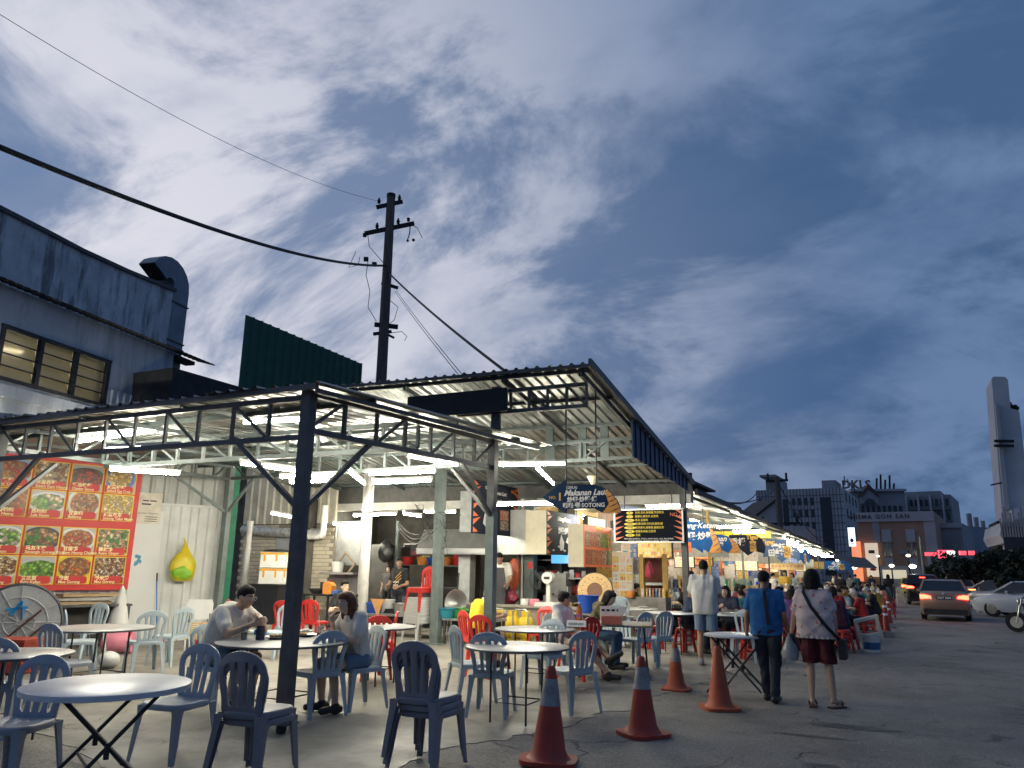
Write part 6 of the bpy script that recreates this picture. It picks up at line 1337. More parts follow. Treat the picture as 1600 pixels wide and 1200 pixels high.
def wrinkle(me, amp=.0055):
    me.update(); n = len(me.vertices); co = np.empty(n * 3, np.float32); me.vertices.foreach_get('co', co); co = co.reshape(-1, 3)
    no = np.empty(n * 3, np.float32); me.vertices.foreach_get('normal', no); no = no.reshape(-1, 3); h = np.zeros(n, np.float32); r = np.random.default_rng(n)
    for k in range(7):
        d = r.normal(size=3) * (1, 1, 1.3); d /= np.linalg.norm(d); w = r.uniform(18, 48); d2 = r.normal(size=3); d2 /= np.linalg.norm(d2)
        h += (1 - 2 * np.abs(np.sin(co @ d * w * .5 + 1.6 * np.sin(co @ d2 * 11) + r.uniform(0, 6)))) * np.clip(np.sin(co @ d2 * 9 + r.uniform(0, 6)), 0, 1)
    co += no * (h * amp + .005)[:, None]; me.vertices.foreach_set('co', co.ravel()); me.update()
def hand_prims(w, d, n, s, curl, k=1.0):
    w, d, n = Vector(w), Vector(d).normalized(), Vector(n); n = (n - d * n.dot(d)).normalized(); s = d.cross(n) * s
    P = [('c', w - d * .03, w + d * .015, .026 * k, .026 * k)]
    for i, (o, L_) in enumerate(((.032, .070), (.011, .080), (-.011, .074), (-.031, .058))):
        kn = w + (d * .088 + s * o) * k; P.append(('c', w + (d * .01 + s * o * .5) * k, kn, .015 * k, .012 * k))
        e = d; p = kn
        for seg, f in ((.5, .7), (.3, 1.0), (.22, .8)):
            e = (e + n * math.tan(min(1.2, curl * f * .75))).normalized(); q = p + e * L_ * seg * k; P.append(('c', p, q, .0095 * k, .0085 * k)); p = q
    b = w + (d * .025 + s * .028) * k; e1 = (d * .65 + s * .7 + n * .35).normalized(); m = b + e1 * .045 * k; e2 = (d * .85 + s * .25 + n * (.3 + curl * .5)).normalized()
    P += [('c', w + d * .005, b, .016 * k, .014 * k), ('c', b, m, .014 * k, .011 * k), ('c', m, m + e2 * .034 * k, .011 * k, .009 * k)]
    return P
def stand_pose():
    J = dict(pel=(0, 0, .93), che=(0, -.015, 1.25), neck=(0, -.02, 1.44), head=(0, .02, 1.575))
    for s, k in ((-1, 'L'), (1, 'R')):
        J.update({'sh' + k: (s * .175, -.02, 1.385), 'el' + k: (s * .235, -.05, 1.10), 'wr' + k: (s * .235, .04, .86), 'hip' + k: (s * .095, 0, .89), 'kn' + k: (s * .10, .02, .49), 'an' + k: (s * .105, -.02, .085), 'toe' + k: (s * .125, .13, .03)})
    return J
def sit_pose(lean=.0, z=.46):
    J = dict(pel=(0, 0, z + .10), che=(0, .03 + lean * .5, z + .43), neck=(0, .04 + lean, z + .61 - lean * .25), head=(0, .09 + lean * 1.35, z + .74 - lean * .45))
    for s, k in ((-1, 'L'), (1, 'R')):
        J.update({'sh' + k: (s * .175, .03 + lean * .85, z + .565 - lean * .2), 'el' + k: (s * .25, .14 + lean * .8, z + .32), 'wr' + k: (s * .16, .36 + lean * .6, z + .345), 'hip' + k: (s * .10, .03, z + .075), 'kn' + k: (s * .14, .42, z + .06), 'an' + k: (s * .14, .36, .085), 'toe' + k: (s * .155, .50, .03)})
    return J
def V3(x): return Vector(x)
SKIN = {k: mat('skin_' + k, c, .5, 0, .06, 8, .03, 60) for k, c in (('a', (.55, .34, .22)), ('b', (.42, .24, .15)), ('c', (.32, .17, .10)), ('d', (.62, .42, .30)))}
HAIRM = {'k': mat('hair_black', (.010, .009, .009), .7, 0, .3, 30, .5, 90, spec=.25), 'b': mat('hair_brown', (.11, .040, .020), .6, 0, .35, 30, .5, 90, spec=.3), 'g': mat('hair_grey', (.42, .40, .37), .5, 0, .3, 30, .3, 120)}
EYEW = mat('eye_white', (.7, .68, .65), .3, 0, 0); EYED = mat('eye_dark', (.015, .01, .01), .2, 0, 0); LIPS = mat('lips', (.38, .13, .11), .45, 0, 0)
def cloth(name, c, rough=.85, **k): return mat('cloth_' + name, c, rough, 0, k.pop('var', .12), k.pop('scale', 7), k.pop('bump', .35), k.pop('bscale', 14), **k)
def make_person(label, J, skin='a', shirt=None, shirt_len='short', pants=None, pants_len=1.0, hair='short', hairc='k', shoes=None, fat=1.0, head_yaw=0.0, head_pitch=0.0, face=True,
                hands=(.5, .5), vox=.012, skirt=False, glasses=False, hand_dir=(None, None), loose=1.0, group=None, shirt_hem=0.0):
    J = {k: V3(v) for k, v in J.items()}; root = thing('person', label, 'person', (0, 0, 0), 0, group); f = fat
    hd = J['head']; Rh = Euler((rad(-head_pitch), 0, rad(head_yaw)), 'XYZ').to_matrix(); hp = lambda x, y, z: hd + Rh @ Vector((x, y, z))
    P = [('e', hp(0, -.008, .022), (.074, .092, .094), Rh), ('e', hp(0, .022, -.045), (.056, .066, .068), Rh), ('e', hp(0, .047, -.082), (.028, .026, .024), Rh),
         ('c', hp(0, .089, .008), hp(0, .101, -.020), .009, .014), ('e', hp(-.076, -.008, -.005), (.012, .022, .032), Rh, 8), ('e', hp(.076, -.008, -.005), (.012, .022, .032), Rh, 8),
         ('c', J['neck'] - Vector((0, 0, .03)), hd + Vector((0, -.02, -.06)), .058, .052)]
    P += [('c', J['pel'], J['che'], .095 * f, .098 * f), ('c', J['shL'] * .8 + J['shR'] * .2 - Vector((0, 0, .012)), J['shR'] * .8 + J['shL'] * .2 - Vector((0, 0, .012)), .05, .05), ('c', J['che'], J['neck'] - Vector((0, 0, .04)), .08 * f, .05)]
    for k in 'LR':
        P += [('c', J['sh' + k], J['el' + k], .046, .040), ('c', J['el' + k], J['wr' + k], .040, .027), ('c', J['hip' + k], J['kn' + k], .080 * f, .054), ('c', J['kn' + k], J['kn' + k].lerp(J['an' + k], .3), .052, .056), ('c', J['kn' + k].lerp(J['an' + k], .3), J['an' + k], .056, .036), ('c', J['an' + k] - Vector((0, 0, .025)), J['toe' + k], .036, .030), ('c', J['an' + k] - Vector((0, 0, .03)), J['an' + k] - (J['toe' + k] - J['an' + k]).normalized() * .035 - Vector((0, 0, .045)), .034, .03)]
    body = blob(P, vox, 3)
    hm = []
    for i, k in enumerate('LR'):
        w = J['wr' + k]; d = (w - J['el' + k]).normalized(); s = -1 if k == 'L' else 1
        dd = V3(hand_dir[i][0]) if hand_dir[i] else d; nn = V3(hand_dir[i][1]) if hand_dir[i] else (Vector((-s, 0, 0)) if abs(d.x) < .8 else Vector((0, 0, -1)))
        hm.append(blob(hand_prims(w, dd, nn, 1 if k == 'R' else -1, hands[i], .95), .0052, 2))
    bm = bmesh.new()
    for m in [body] + hm: bm.from_mesh(m)
    body.clear_geometry(); bm.to_mesh(body); bm.free(); body.polygons.foreach_set('use_smooth', [True] * len(body.polygons)); body.materials.append(SKIN[skin]); body.name = 'body'
    for m in hm: bpy.data.meshes.remove(m)
    ob = obj('body', body, root)
    def part(name, prims, m, v=vox, it=3, parent=root, cuts=()):
        me = blob(prims, v, it); me.name = name; me.materials.append(m)
        if cuts:
            bm = bmesh.new(); bm.from_mesh(me)
            for co, no in cuts: bmesh.ops.bisect_plane(bm, geom=bm.verts[:] + bm.edges[:] + bm.faces[:], plane_co=co, plane_no=no, clear_outer=True)
            bm.to_mesh(me); bm.free()
        if name in ('shirt', 'trousers', 'shorts'):
            wrinkle(me)
        return obj(name, me, parent)
    if face:
        for s in (-1, 1):
            e = MB().ball(hp(s * .031, .072, .012), .0125, 8).build('eye', EYEW, root, 60); MB().ball(hp(s * .031, .0795, .012), .0072, 8).build('iris', EYED, e, 60)
            MB().bar(hp(s * .015, .086, .035), hp(s * .050, .074, .037), .008, .007).build('eyebrow', HAIRM['k'], root)
        MB().ball(hp(0, .083, -.050), .02, 8, 0, (1.1, .4, .38)).build('mouth', LIPS, root, 60)
        if glasses:
            for s in (-1, 1):
                MB().tube([hp(s * .034 + .022 * math.cos(q), .096, .012 + .018 * math.sin(q)) for q in [i * math.pi / 6 for i in range(13)]], .003, 5).build('spectacles', INOX, root)
                MB().tube([hp(s * .056, .095, .015), hp(s * .078, .0, .012)], .003, 5).build('spectacle_arm', INOX, root)
    # hair
    if hair != 'none':
        H = [('e', hp(0, -.020, .034), (.082, .092, .094), Rh), ('e', hp(0, .02, .075), (.068, .062, .050), Rh)]
        if hair in ('long', 'bob'): 
            L_ = .17 if hair == 'bob' else .30
            H += [('c', hp(0, -.045, .03), hp(0, -.055, -L_ * .55), .092, .072), ('c', hp(-.03, -.06, .0), hp(-.045, -.06, -L_ * .6), .07, .05), ('c', hp(.03, -.06, .0), hp(.045, -.06, -L_ * .62), .07, .05)]
            for s in (-1, 1): H += [('c', hp(s * .068, -.01, .04), hp(s * .078, -.015, -L_ * .55), .032, .03)]
            if hair == 'long': 
                for s in (-1, 1): H += [('c', hp(s * .06, -.04, -.08), J['neck'] + Vector((s * .085, .01, -.12)), .045, .03)]
        if hair == 'bun': H += [('e', hp(0, -.11, .06), (.045, .045, .045), Rh)]
        part('hair', H, HAIRM[hairc], vox * .9, 2)
    if shirt:
        S = [('c', J['shL'], J['shR'], .070, .070), ('c', J['che'] + Vector((0, 0, .08)), J['neck'] - Vector((0, 0, .05)), .115, .080)]
        hem = J['pel'] - (J['che'] - J['pel']).normalized() * shirt_hem; across = (J['shR'] - J['shL']).normalized()
        for i in range(13):
            t_ = i / 12; c_ = hem.lerp(J['che'] + (J['neck'] - J['che']) * .25, t_); r_ = (.118 + .010 * math.sin(t_ * 3.1)) * f * (loose if t_ < .6 else 1 + (loose - 1) * (1 - t_) * 2.5); h_ = (.080 - .014 * math.sin(t_ * 3.4) + .012 * t_) * f * (loose if t_ < .7 else 1)
            S.append(('c', c_ - across * h_, c_ + across * h_, r_ * .97, r_ * .97))
        for k in 'LR': S.append(('c', J['che'] + (J['sh' + k] - J['che']) * .35, J['sh' + k], .095 * f, .070))
        for k in 'LR':
            a, b, c = J['sh' + k], J['el' + k], J['wr' + k]
            if shirt_len == 'short': S += [('c', a, a.lerp(b, .62), .068, .066 * loose)]
            elif shirt_len == 'long': S += [('c', a, b, .066, .055), ('c', b, b.lerp(c, .9), .054, .042)]
        part('shirt', S, shirt, vox, 6, cuts=[(hem - (J['che'] - J['pel']).normalized() * .055, -(J['che'] - J['pel']))])
    if pants:
        S = [('c', J['pel'] + Vector((-.08 * f, 0, -.01)), J['pel'] + Vector((.08 * f, 0, -.01)), .116 * f, .116 * f)]
        for k in 'LR':
            h, kn, an = J['hip' + k], J['kn' + k], J['an' + k]
            if pants_len <= .6: S += [('c', h, h.lerp(kn, pants_len * 1.6), .094 * f, .086 * f * loose)]
            else: S += [('c', h, kn, .094 * f, .072 * f), ('c', kn, kn.lerp(an, .93), .070, .060)]
        hk = J['knR'] - J['hipR']; part('shorts' if pants_len <= .6 else 'trousers', S, pants, cuts=[(J['hipR'] + hk * min(1.05, pants_len * 1.6 + .02), Vector((0, hk.y if abs(hk.y) > abs(hk.z) else 0, hk.z if abs(hk.z) >= abs(hk.y) else 0)))] if pants_len <= .6 else ())
    if shoes:
        for k in 'LR':
            a, t = J['an' + k], J['toe' + k]; d = (t - a); d.z = 0; d = d.normalized() if d.length > .01 else Vector((0, 1, 0)); lo = Vector((a.x, a.y, a.z - .055))
            part('shoe', [('c', lo - d * .05 + Vector((0, 0, .01)), Vector((t.x, t.y, t.z + .012)) + d * .03, .046, .040), ('c', a - Vector((0, 0, .01)), lo, .047, .05)], shoes, .009, 2)
    return root
def put(root, loc, face, s=1.0): root.location = loc; root.rotation_euler.z = rad(face); root.scale = (s, s, s); return root
WHT_T = cloth('white_tee', (.74, .70, .62)); GREYW = cloth('grey_white_tee', (.56, .56, .55)); DENIM = cloth('denim', (.13, .19, .27)); DKDEN = cloth('dark_denim', (.022, .026, .038)); BLKC = cloth('black', (.014, .014, .016)); SHOEB = mat('shoe_black', (.02, .02, .02), .5); SHOEG = mat('shoe_grey', (.35, .34, .32), .6)
# --- couple at the corner table
J = sit_pose(.17, .43); J.update(elL=(-.23, .40, .76), wrL=(-.02, .52, .88), elR=(.26, .36, .74), wrR=(.10, .54, .84))
p = make_person('man in a cream t-shirt and glasses eating at the corner table', J, 'a', WHT_T, 'short', cloth('teal_shorts', (.09, .16, .18)), .5, 'short', 'k', SHOEB, 1.08, 8, 14, True, (.9, .9), glasses=True, loose=1.12)
put(p, (T3.x - .95, T3.y - .02, .014), -88, 1.09)
J = sit_pose(.10, .43); J.update(elR=(.24, .20, .74), wrR=(.06, .34, .93), elL=(-.24, .22, .73), wrL=(-.12, .42, .79))
p = make_person('woman with long brown hair in a cream blouse at the corner table', J, 'd', cloth('cream_blouse', (.72, .68, .60)), 'short', DENIM, .4, 'long', 'b', SHOEB, .94, 6, 12, True, (.9, .4), glasses=True)
put(p, (T3.x + .50, T3.y + .72, .014), 160, 1.02)
# --- staff and diners under the roof
J = sit_pose(.02, .45); J.update(elL=(-.24, .18, .74), wrL=(.02, .30, .80), elR=(.24, .18, .74), wrR=(-.02, .33, .78))
p = make_person('woman in black leaning on a chair left of the white pillar', J, 'd', BLKC, 'short', DKDEN, 1, 'bun', 'k', SHOEB, .98, 40, 0)
q = atY(541, 925, 11.9); put(p, (q.x, 11.9, .014), 205, .98)
J = stand_pose(); J.update(elR=(.25, .02, 1.08), wrR=(.17, .26, 1.02), elL=(-.25, .02, 1.08), wrL=(-.17, .26, 1.02))
p = make_person('young man in a black striped jersey behind the prep table', J, 'b', BLKC, 'short', DKDEN, 1, 'short', 'k', SHOEB, 1.0, 30, 4)
q = atY(624, 900, 16.6); put(p, (q.x, 16.6, gz(16.6)), 180, 1.05); jx = p
for k in range(3): MB().bar((-.13, .128 - .01 * k, 1.36 - .07 * k), (.02, .136, 1.22 - .07 * k), .004, .012).build('jersey_stripe', LGOLD, p)
lettering('VIEWS', .06, LWHITE, p, (0, .139, 1.12), math.pi); lettering('AREA', .06, LWHITE, p, (0, .139, 1.05), math.pi)
p = make_person('child looking out from behind the man in the jersey', stand_pose(), 'd', cloth('dim_top', (.1, .09, .09)), 'short', BLKC, 1, 'bob', 'k', None, .9, 0, 0, vox=.014); q = atY(607, 900, 17.3); put(p, (q.x, 17.3, gz(17) + .2), 185, .82)
J = stand_pose(); J.update(elL=(-.27, .12, 1.10), wrL=(-.24, .34, 1.0), elR=(.28, .06, 1.12), wrR=(.15, .30, 1.05), head=(0, .09, 1.54), neck=(0, .03, 1.42))
p = make_person('cook in a white t-shirt and dark apron under the extractor hood', J, 'b', WHT_T, 'short', DKDEN, 1, 'short', 'k', SHOEB, 1.12, -20, 28); q = atY(780, 890, 16.9); put(p, (q.x, 16.95, gz(16.9) + .10), 195, 1.10)
MB().prism([(-.15, .55), (.15, .55), (.17, 1.0), (.12, 1.34), (-.12, 1.34), (-.17, 1.0)], .145, .165).build('apron', cloth('grey_apron', (.07, .07, .075)), p)
J = sit_pose(.10, .45)
p = make_person('bald man in a yellow shirt seated behind the second post', J, 'a', cloth('yellow', (.80, .58, .03)), 'short', BLKC, .5, 'none', 'k', SHOEB, 1.1, 30, 12); q = atY(744, 935, 11.3); put(p, (q.x, 11.3, .014), -35, .98)
J = sit_pose(-.06, .40); J.update(head=(0, .04, 1.09), neck=(0, -.02, .97), knL=(-.10, .44, .50), knR=(.16, .46, .44), anL=(.16, .86, .30), anR=(.18, .84, .10), toeL=(.20, 1.02, .38), toeR=(.2, .98, .05), elL=(-.26, .10, .68), wrL=(-.16, .32, .66), elR=(.24, .16, .66), wrR=(.12, .40, .62))
p = make_person('older man in a white t-shirt with legs stretched out at the square table', J, 'a', cloth('white_tee2', (.76, .74, .70)), 'short', cloth('khaki_shorts', (.34, .26, .19)), .55, 'short', 'k', SHOEB, 1.0, 52, 4); q = atY(880, 938, 11.2); put(p, (q.x - .02, 11.2, .014), -95, 1.0)
J = sit_pose(.16, .44)
p = make_person('woman with long black hair in an olive top bent over the square table', J, 'd', cloth('olive', (.075, .062, .022)), 'long', cloth('blue_jeans', (.06, .13, .25)), 1, 'long', 'k', SHOEB, .95, -5, 26, True); q = atY(930, 938, 12.3); put(p, (q.x - .05, 12.3, .014), -82, .98)
J = sit_pose(.05, .45); J.update(wrR=(.05, .36, .86))
p = make_person('woman with shoulder length hair in a navy top eating at the white table', J, 'd', cloth('navy_top', (.025, .03, .06)), 'short', BLKC, 1, 'bob', 'k', SHOEB, .98, 0, 6); q = atY(1138, 925, 16.6); put(p, (q.x, 16.6, gz(16.6) + .014), 165, .98)
# seats under the diners built above
for nm_, (lx, ly), f_, kd, lab in (('man', (T3.x - .95, T3.y - .02), -88, 'b', 'pale blue chair under the man in the cream t-shirt'), ('woman', (T3.x + .50, T3.y + .72), 160, 'b', 'pale blue chair under the woman with brown hair'), ('black', (atY(541, 925, 11.9).x, 11.9), 205, 'g', 'grey chair under the woman in black'), ('bald', (atY(744, 935, 11.3).x, 11.3), -35, 'r', 'red chair under the bald man'), ('old', (atY(880, 938, 11.2).x - .02, 11.2), -95, 'b', 'pale blue chair under the older man at the square table'), ('olive', (atY(930, 938, 12.3).x - .05, 12.3), -82, 'b', 'pale blue chair under the woman in the olive top'), ('navy', (atY(1138, 925, 16.6).x, 16.6), 165, 'r', 'red chair under the woman in the navy top')):
    chair((lx, ly), f_, lab, kd, G if kd == 'b' else (GR_ if kd == 'r' else None))
# --- the three walking away
J = stand_pose(); J.update(elL=(-.25, .05, 1.10), wrL=(-.05, .22, 1.14), elR=(.25, .05, 1.10), wrR=(.05, .24, 1.12), anR=(.12, -.10, .085), toeR=(.14, .05, .03), knR=(.11, -.02, .49))
p = make_person('tall man in a white t-shirt and denim shorts standing with his back turned', J, 'b', GREYW, 'short', DENIM, .52, 'short', 'k', SHOEG, .98, -6, 0, loose=1.12, face=False, shirt_hem=.06); g_ = gr(1106, 1040); put(p, (g_.x, g_.y, .014), 4, 1.02)
J = stand_pose(); J.update(anR=(.09, -.16, .10), toeR=(.10, 0, .03), knR=(.09, .0, .49), anL=(-.07, .10, .085), toeL=(-.08, .26, .03), knL=(-.085, .08, .49), elL=(-.245, -.06, 1.10), wrL=(-.27, -.01, .86), elR=(.25, -.04, 1.10), wrR=(.27, .05, .88))
man = make_person('man in a blue polo shirt and dark jeans walking away', J, 'c', cloth('royal_polo', (.012, .115, .33)), 'short', DKDEN, 1, 'short', 'k', SHOEB, 1.06, -14, 8, face=True, loose=1.05, shirt_hem=.02); g_ = gr(1205, 1096); put(man, (g_.x, g_.y, .003), -4, .93); gm = g_
MB().lathe([(.062, 0), (.074, .0), (.066, .035), (.058, .035)], 16, (0, -.018, 1.43)).build('collar', _M['cloth_royal_polo'], man)
strap = thing('shoulder_bag', 'black shoulder bag hanging at the right hip of the man in blue', 'bag', man.location, rad(-4)); strap.scale = (.93, .93, .93)
MB().bar((.03, -.150, 1.43), (.06, -.152, .98), .045, .006).build('strap', BLKC, strap); MB().bar((.03, -.15, 1.43), (.03, -.02, 1.475), .045, .006).build('strap', BLKC, strap); MB().box((.33, -.0, .75), (.10, .24, .26)).build('pouch', BLKC, strap)
J = stand_pose(); J.update(anL=(-.10, -.04, .085), toeL=(-.12, .10, .03), anR=(.15, .03, .085), toeR=(.24, .15, .03), knR=(.125, .04, .49), shL=(-.155, -.02, 1.375), shR=(.155, -.02, 1.375), elL=(-.25, -.03, 1.10), wrL=(-.31, .04, .88), elR=(.235, -.04, 1.10), wrR=(.235, .06, .88))
def floral():
    m = mat('cloth_floral_blouse', (.62, .50, .47), .85, 0, .08, 7, .35, 14); t = m.node_tree; n = t.nodes; l = t.links; B = n['Principled BSDF']; src = B.inputs['Base Color'].links[0].from_socket
    P_ = n.new('ShaderNodeTexCoord').outputs['Object']; v = n.new('ShaderNodeTexVoronoi'); v.inputs['Scale'].default_value = 11; l.new(P_, v.inputs['Vector']); q = n.new('ShaderNodeTexNoise'); q.inputs['Scale'].default_value = 38; l.new(P_, q.inputs['Vector'])
    a = n.new('ShaderNodeMath'); a.operation = 'MULTIPLY_ADD'; l.new(q.outputs['Fac'], a.inputs[0]); a.inputs[1].default_value = .5; l.new(v.outputs['Distance'], a.inputs[2]); r = n.new('ShaderNodeMapRange'); l.new(a.outputs[0], r.inputs[0])
    for i, x in enumerate((.44, .50, .85, 0)): r.inputs[1 + i].default_value = x
    mx = n.new('ShaderNodeMix'); mx.data_type = 'RGBA'; l.new(r.outputs[0], mx.inputs[0]); l.new(src, mx.inputs[6]); mx.inputs[7].default_value = (.52, .07, .09, 1); l.new(mx.outputs[2], B.inputs['Base Color']); return m
FLOR = floral()
wom = make_person('woman in a pink flowered blouse and maroon shorts walking away', J, 'a', FLOR, 'short', cloth('maroon_shorts', (.085, .008, .014)), .58, 'bob', 'k', None, 1.02, -4, 4, face=False, loose=1.22, shirt_hem=.05, hands=(.9, .5)); g_ = gr(1284, 1106); put(wom, (g_.x, g_.y, .028), -3, .935); gw = g_
hem = MB()
for i in range(22): q = 2 * math.pi * i / 22; hem.ball((.236 * math.cos(q), .138 * math.sin(q) - .003, .832), .022, 6, 0, (1, 1, .8))
stuff(hem.build('lace_hem', cloth('lace', (.70, .62, .58)), wom, 50))
sl_ = mat('brown_leather', (.09, .035, .02), .5)
for sx, an, to in ((-1, J['anL'], J['toeL']), (1, J['anR'], J['toeR'])):
    d = (V3(to) - V3(an)); rz_ = math.atan2(-d.x, d.y); o = MB().prism([(-.045, -.085), (.045, -.085), (.055, .06), (.045, .17), (-.045, .17), (-.055, .06)], -.028, -.006, plane='XY').build('sandal', sl_, wom, 0, (an[0], an[1] + .02, 0), rz_); MB().tube([(-.05, .09, 0), (-.03, .09, .055), (.03, .09, .055), (.05, .09, 0)], .014, 6).build('sandal_strap', sl_, o)
cb = thing('crossbody_bag', 'black crossbody bag on the woman in the flowered blouse', 'bag', wom.location, rad(-3)); cb.scale = (.935,) * 3
MB().tube([(-.10, -.02, 1.475), (-.105, -.12, 1.40), (-.02, -.165, 1.22), (.12, -.165, 1.02), (.25, -.10, .86), (.30, -.02, .80)], .013, 6, sx=1.6, sy=.5).build('strap', BLKC, cb, 50); MB().box((.31, .0, .70), (.08, .26, .24)).build('pouch', BLKC, cb)
pb = thing('takeaway_bag', 'thin clear takeaway bag held in the left hand of the flowered woman', 'bag', (wom.location.x - .32, wom.location.y + .02, .50)); MB().lathe([(0, 0), (.09, .02), (.11, .10), (.07, .2), (.02, .30), (.01, .34)], 12).build('film', mat('clear_film', (.7, .7, .68), .2, 0, .1, trans=.55), pb, 60); MB().lathe([(0, .005), (.08, .02), (.09, .06), (0, .07)], 12).build('contents', mat('dark_soup', (.18, .12, .09), .4), pb, 50)

# ---------------------------------------------------------------- crowd down the row
cols = [('navy', (.02, .03, .07)), ('red', (.38, .02, .02)), ('purple', (.10, .04, .16)), ('olive green', (.09, .12, .03)), ('pale blue', (.32, .42, .46)), ('black', (.015, .015, .017)), ('white', (.66, .64, .60)), ('grey', (.22, .22, .23)), ('peach', (.60, .36, .26)), ('mustard', (.48, .30, .04)), ('maroon', (.14, .02, .03)), ('teal', (.02, .15, .17))]
CM = {n: cloth('crowd_' + n.replace(' ', '_'), c) for n, c in cols}
protos = []
for i, (lean, hair, hc, sk, ln) in enumerate(((.14, 'short', 'k', 'a', 'short'), (.08, 'bob', 'k', 'd', 'short'), (.20, 'short', 'k', 'b', 'long'), (.10, 'short', 'g', 'a', 'short'))):
    protos.append(make_person('seated diner', sit_pose(lean, .44), sk, CM['navy'], ln, DKDEN, 1, hair, hc, SHOEB, 1.0, 0, 10 + 10 * i, True, (.6, .6), vox=.018))
sp_ = []
for i, (hair, hc) in enumerate((('short', 'k'), ('bob', 'k'))):
    J = stand_pose(); J.update(wrR=(.2, .2, .98), elR=(.25, .0, 1.1)); sp_.append(make_person('standing customer', J, 'a', CM['white'], 'short', DKDEN, 1, hair, hc, SHOEB, 1.0, 0, 5, True, (.6, .6), vox=.018))
used = set()
def crowd(proto, x, y, face, colname, label, grp, s=1.0):
    r = proto if proto.name not in used else copy_tree(proto); used.add(proto.name)
    put(r, (x, y, gz(y) + .014), face, s); r['label'] = label; r['group'] = grp
    for c in r.children:
        if c.name.startswith('shirt'): remat(c, CM[colname])
    return r
STOOL = {}
def stool_mesh(m):
    parts = []
    parts.append(('seat', MB().lathe([(0, .45), (.14, .45), (.155, .44), (.155, .40), (.145, .40), (.0, .43)], 20).mesh('seat', m, 40)))
    for sx in (-1, 1):
        for sy in (-1, 1): parts.append(('leg', MB().bar((sx * .10, sy * .10, .42), (sx * .15, sy * .15, 0), .05, .035).mesh('leg', m)))
    for z, w in ((.15, .27), (.30, .235)):
        mb = MB()
        for c, d in (((0, -w / 2, z), (w, .012, .04)), ((0, w / 2, z), (w, .012, .04))): pass
        parts.append(('apron', MB().lathe([(w * .62, z - .02), (w * .64, z - .02), (w * .62, z + .02), (w * .60, z + .02)], 4).mesh('apron', m)))
    return parts
SR = stool_mesh(mat('red_stool', (.50, .028, .022), .4, 0, .1, 3, 0, 40, .2, (.28, .03, .025), 4))
nst = [0]
def stool(x, y, label):
    t = thing('plastic_stool', label, 'stool', (x, y, gz(y) + .014), random.uniform(0, 1.5), 'red plastic stools'); 
    for n, me in SR: obj(n, me, t)
    return t
TW = _M['white_top2']; tm = MB().lathe([(0, .75), (.54, .75), (.55, .745), (.55, .73), (.54, .728), (0, .728)], 32).mesh('table_top', TW, 40); lm = MB().tube([(0, 0, 0), (0, 0, .73)], .012, 8).mesh('leg', BLK)
tabs = [(-2.9, 15.6), (-5.1, 16.4), (-1.7, 17.9), (-3.6, 19.2), (-5.6, 20.2), (-1.5, 21.6), (-3.4, 22.8), (-5.4, 24.5), (-1.3, 25.4), (-3.3, 27.0), (-1.2, 29.5), (-3.2, 31.5), (-1.1, 34.0), (-3.1, 36.5), (-1.0, 39.5), (-3.0, 42.5), (-1.0, 46.5), (-2.9, 50)]
pn = ('nearest', 'second', 'third', 'fourth', 'fifth', 'sixth', 'seventh', 'eighth', 'ninth', 'tenth', 'eleventh', 'twelfth', 'thirteenth', 'fourteenth', 'fifteenth', 'sixteenth', 'seventeenth', 'eighteenth')
rr = random.Random(5)
for i, (x, y) in enumerate(tabs):
    t = thing('dining_table', '%s white round table of the crowded rows along the stalls' % pn[i], 'table', (x, y, gz(y) + .014), rr.uniform(0, 1), 'white tables of the crowded rows'); obj('table_top', tm, t)
    for sx in (-1, 1):
        for sy in (-1, 1): obj('leg', lm, t, (.28 * sx, .28 * sy, 0))
    for k in range(3): 
        q = rr.uniform(0, 6.28); tag(MB().lathe([(0, 0), (.07, 0), (.11, .025), (.11, .03), (.06, .008), (0, .008)], 14).build('food_plate', PLW if k else INOX, None, 50, (x + .3 * math.cos(q), y + .3 * math.sin(q), gz(y) + .766)), 'plate on the %s crowd table, %s of three' % (pn[i], pn[k] if k else 'first'), 'plate', 'plates on crowd tables')
    a0 = rr.uniform(0, 1.5); nS = 5 if i > 1 else 3
    for k in range(nS):
        q = a0 + k * 2 * math.pi / nS; sx_, sy_ = x + .88 * math.cos(q), y + .88 * math.sin(q)
        stool(sx_, sy_, 'red plastic stool at the %s crowd table, %s round it' % (pn[i], ordw[k]))
        if i < 2 and k != 1: continue
        if rr.random() < .12: continue
        cn = rr.choice(cols)[0] if not (i == 2 and k < 1) else 'navy'
        crowd(protos[rr.choice((0, 0, 1, 1, 2, 3))], sx_ - .06 * math.cos(q), sy_ - .06 * math.sin(q), math.degrees(math.atan2(x - sx_, -(sy_ - y)) * -1) if False else math.degrees(math.atan2(-(x - sx_), (y - sy_))), cn, 'seated diner in %s at the %s crowd table, %s seat' % (cn, pn[i], ordw[k]), 'diners seated along the stalls', rr.uniform(.93, 1.02))
for i, (x, y, f, cn) in enumerate(((-6.2, 26, 90, 'white'), (-6.3, 27.2, 100, 'peach'), (-4.4, 33.5, -60, 'white'), (-4.1, 35, 170, 'mustard'), (-2.1, 38, 20, 'black'), (-4.4, 40.5, 150, 'pale blue'), (-2.0, 44.5, 0, 'grey'), (-4.0, 47.5, 180, 'red'), (-2.0, 52, 10, 'teal'), (-1.2, 55, 180, 'navy'), (-3.5, 56, -90, 'white'), (-.2, 49, 0, 'black'), (-6.6, 22.5, 95, 'black'))):
    crowd(sp_[i % 2], x, y, f, cn, 'standing customer in %s among the tables, %s from the camera' % (cn, pn[i]), 'people standing among the tables', rr.uniform(.95, 1.03))

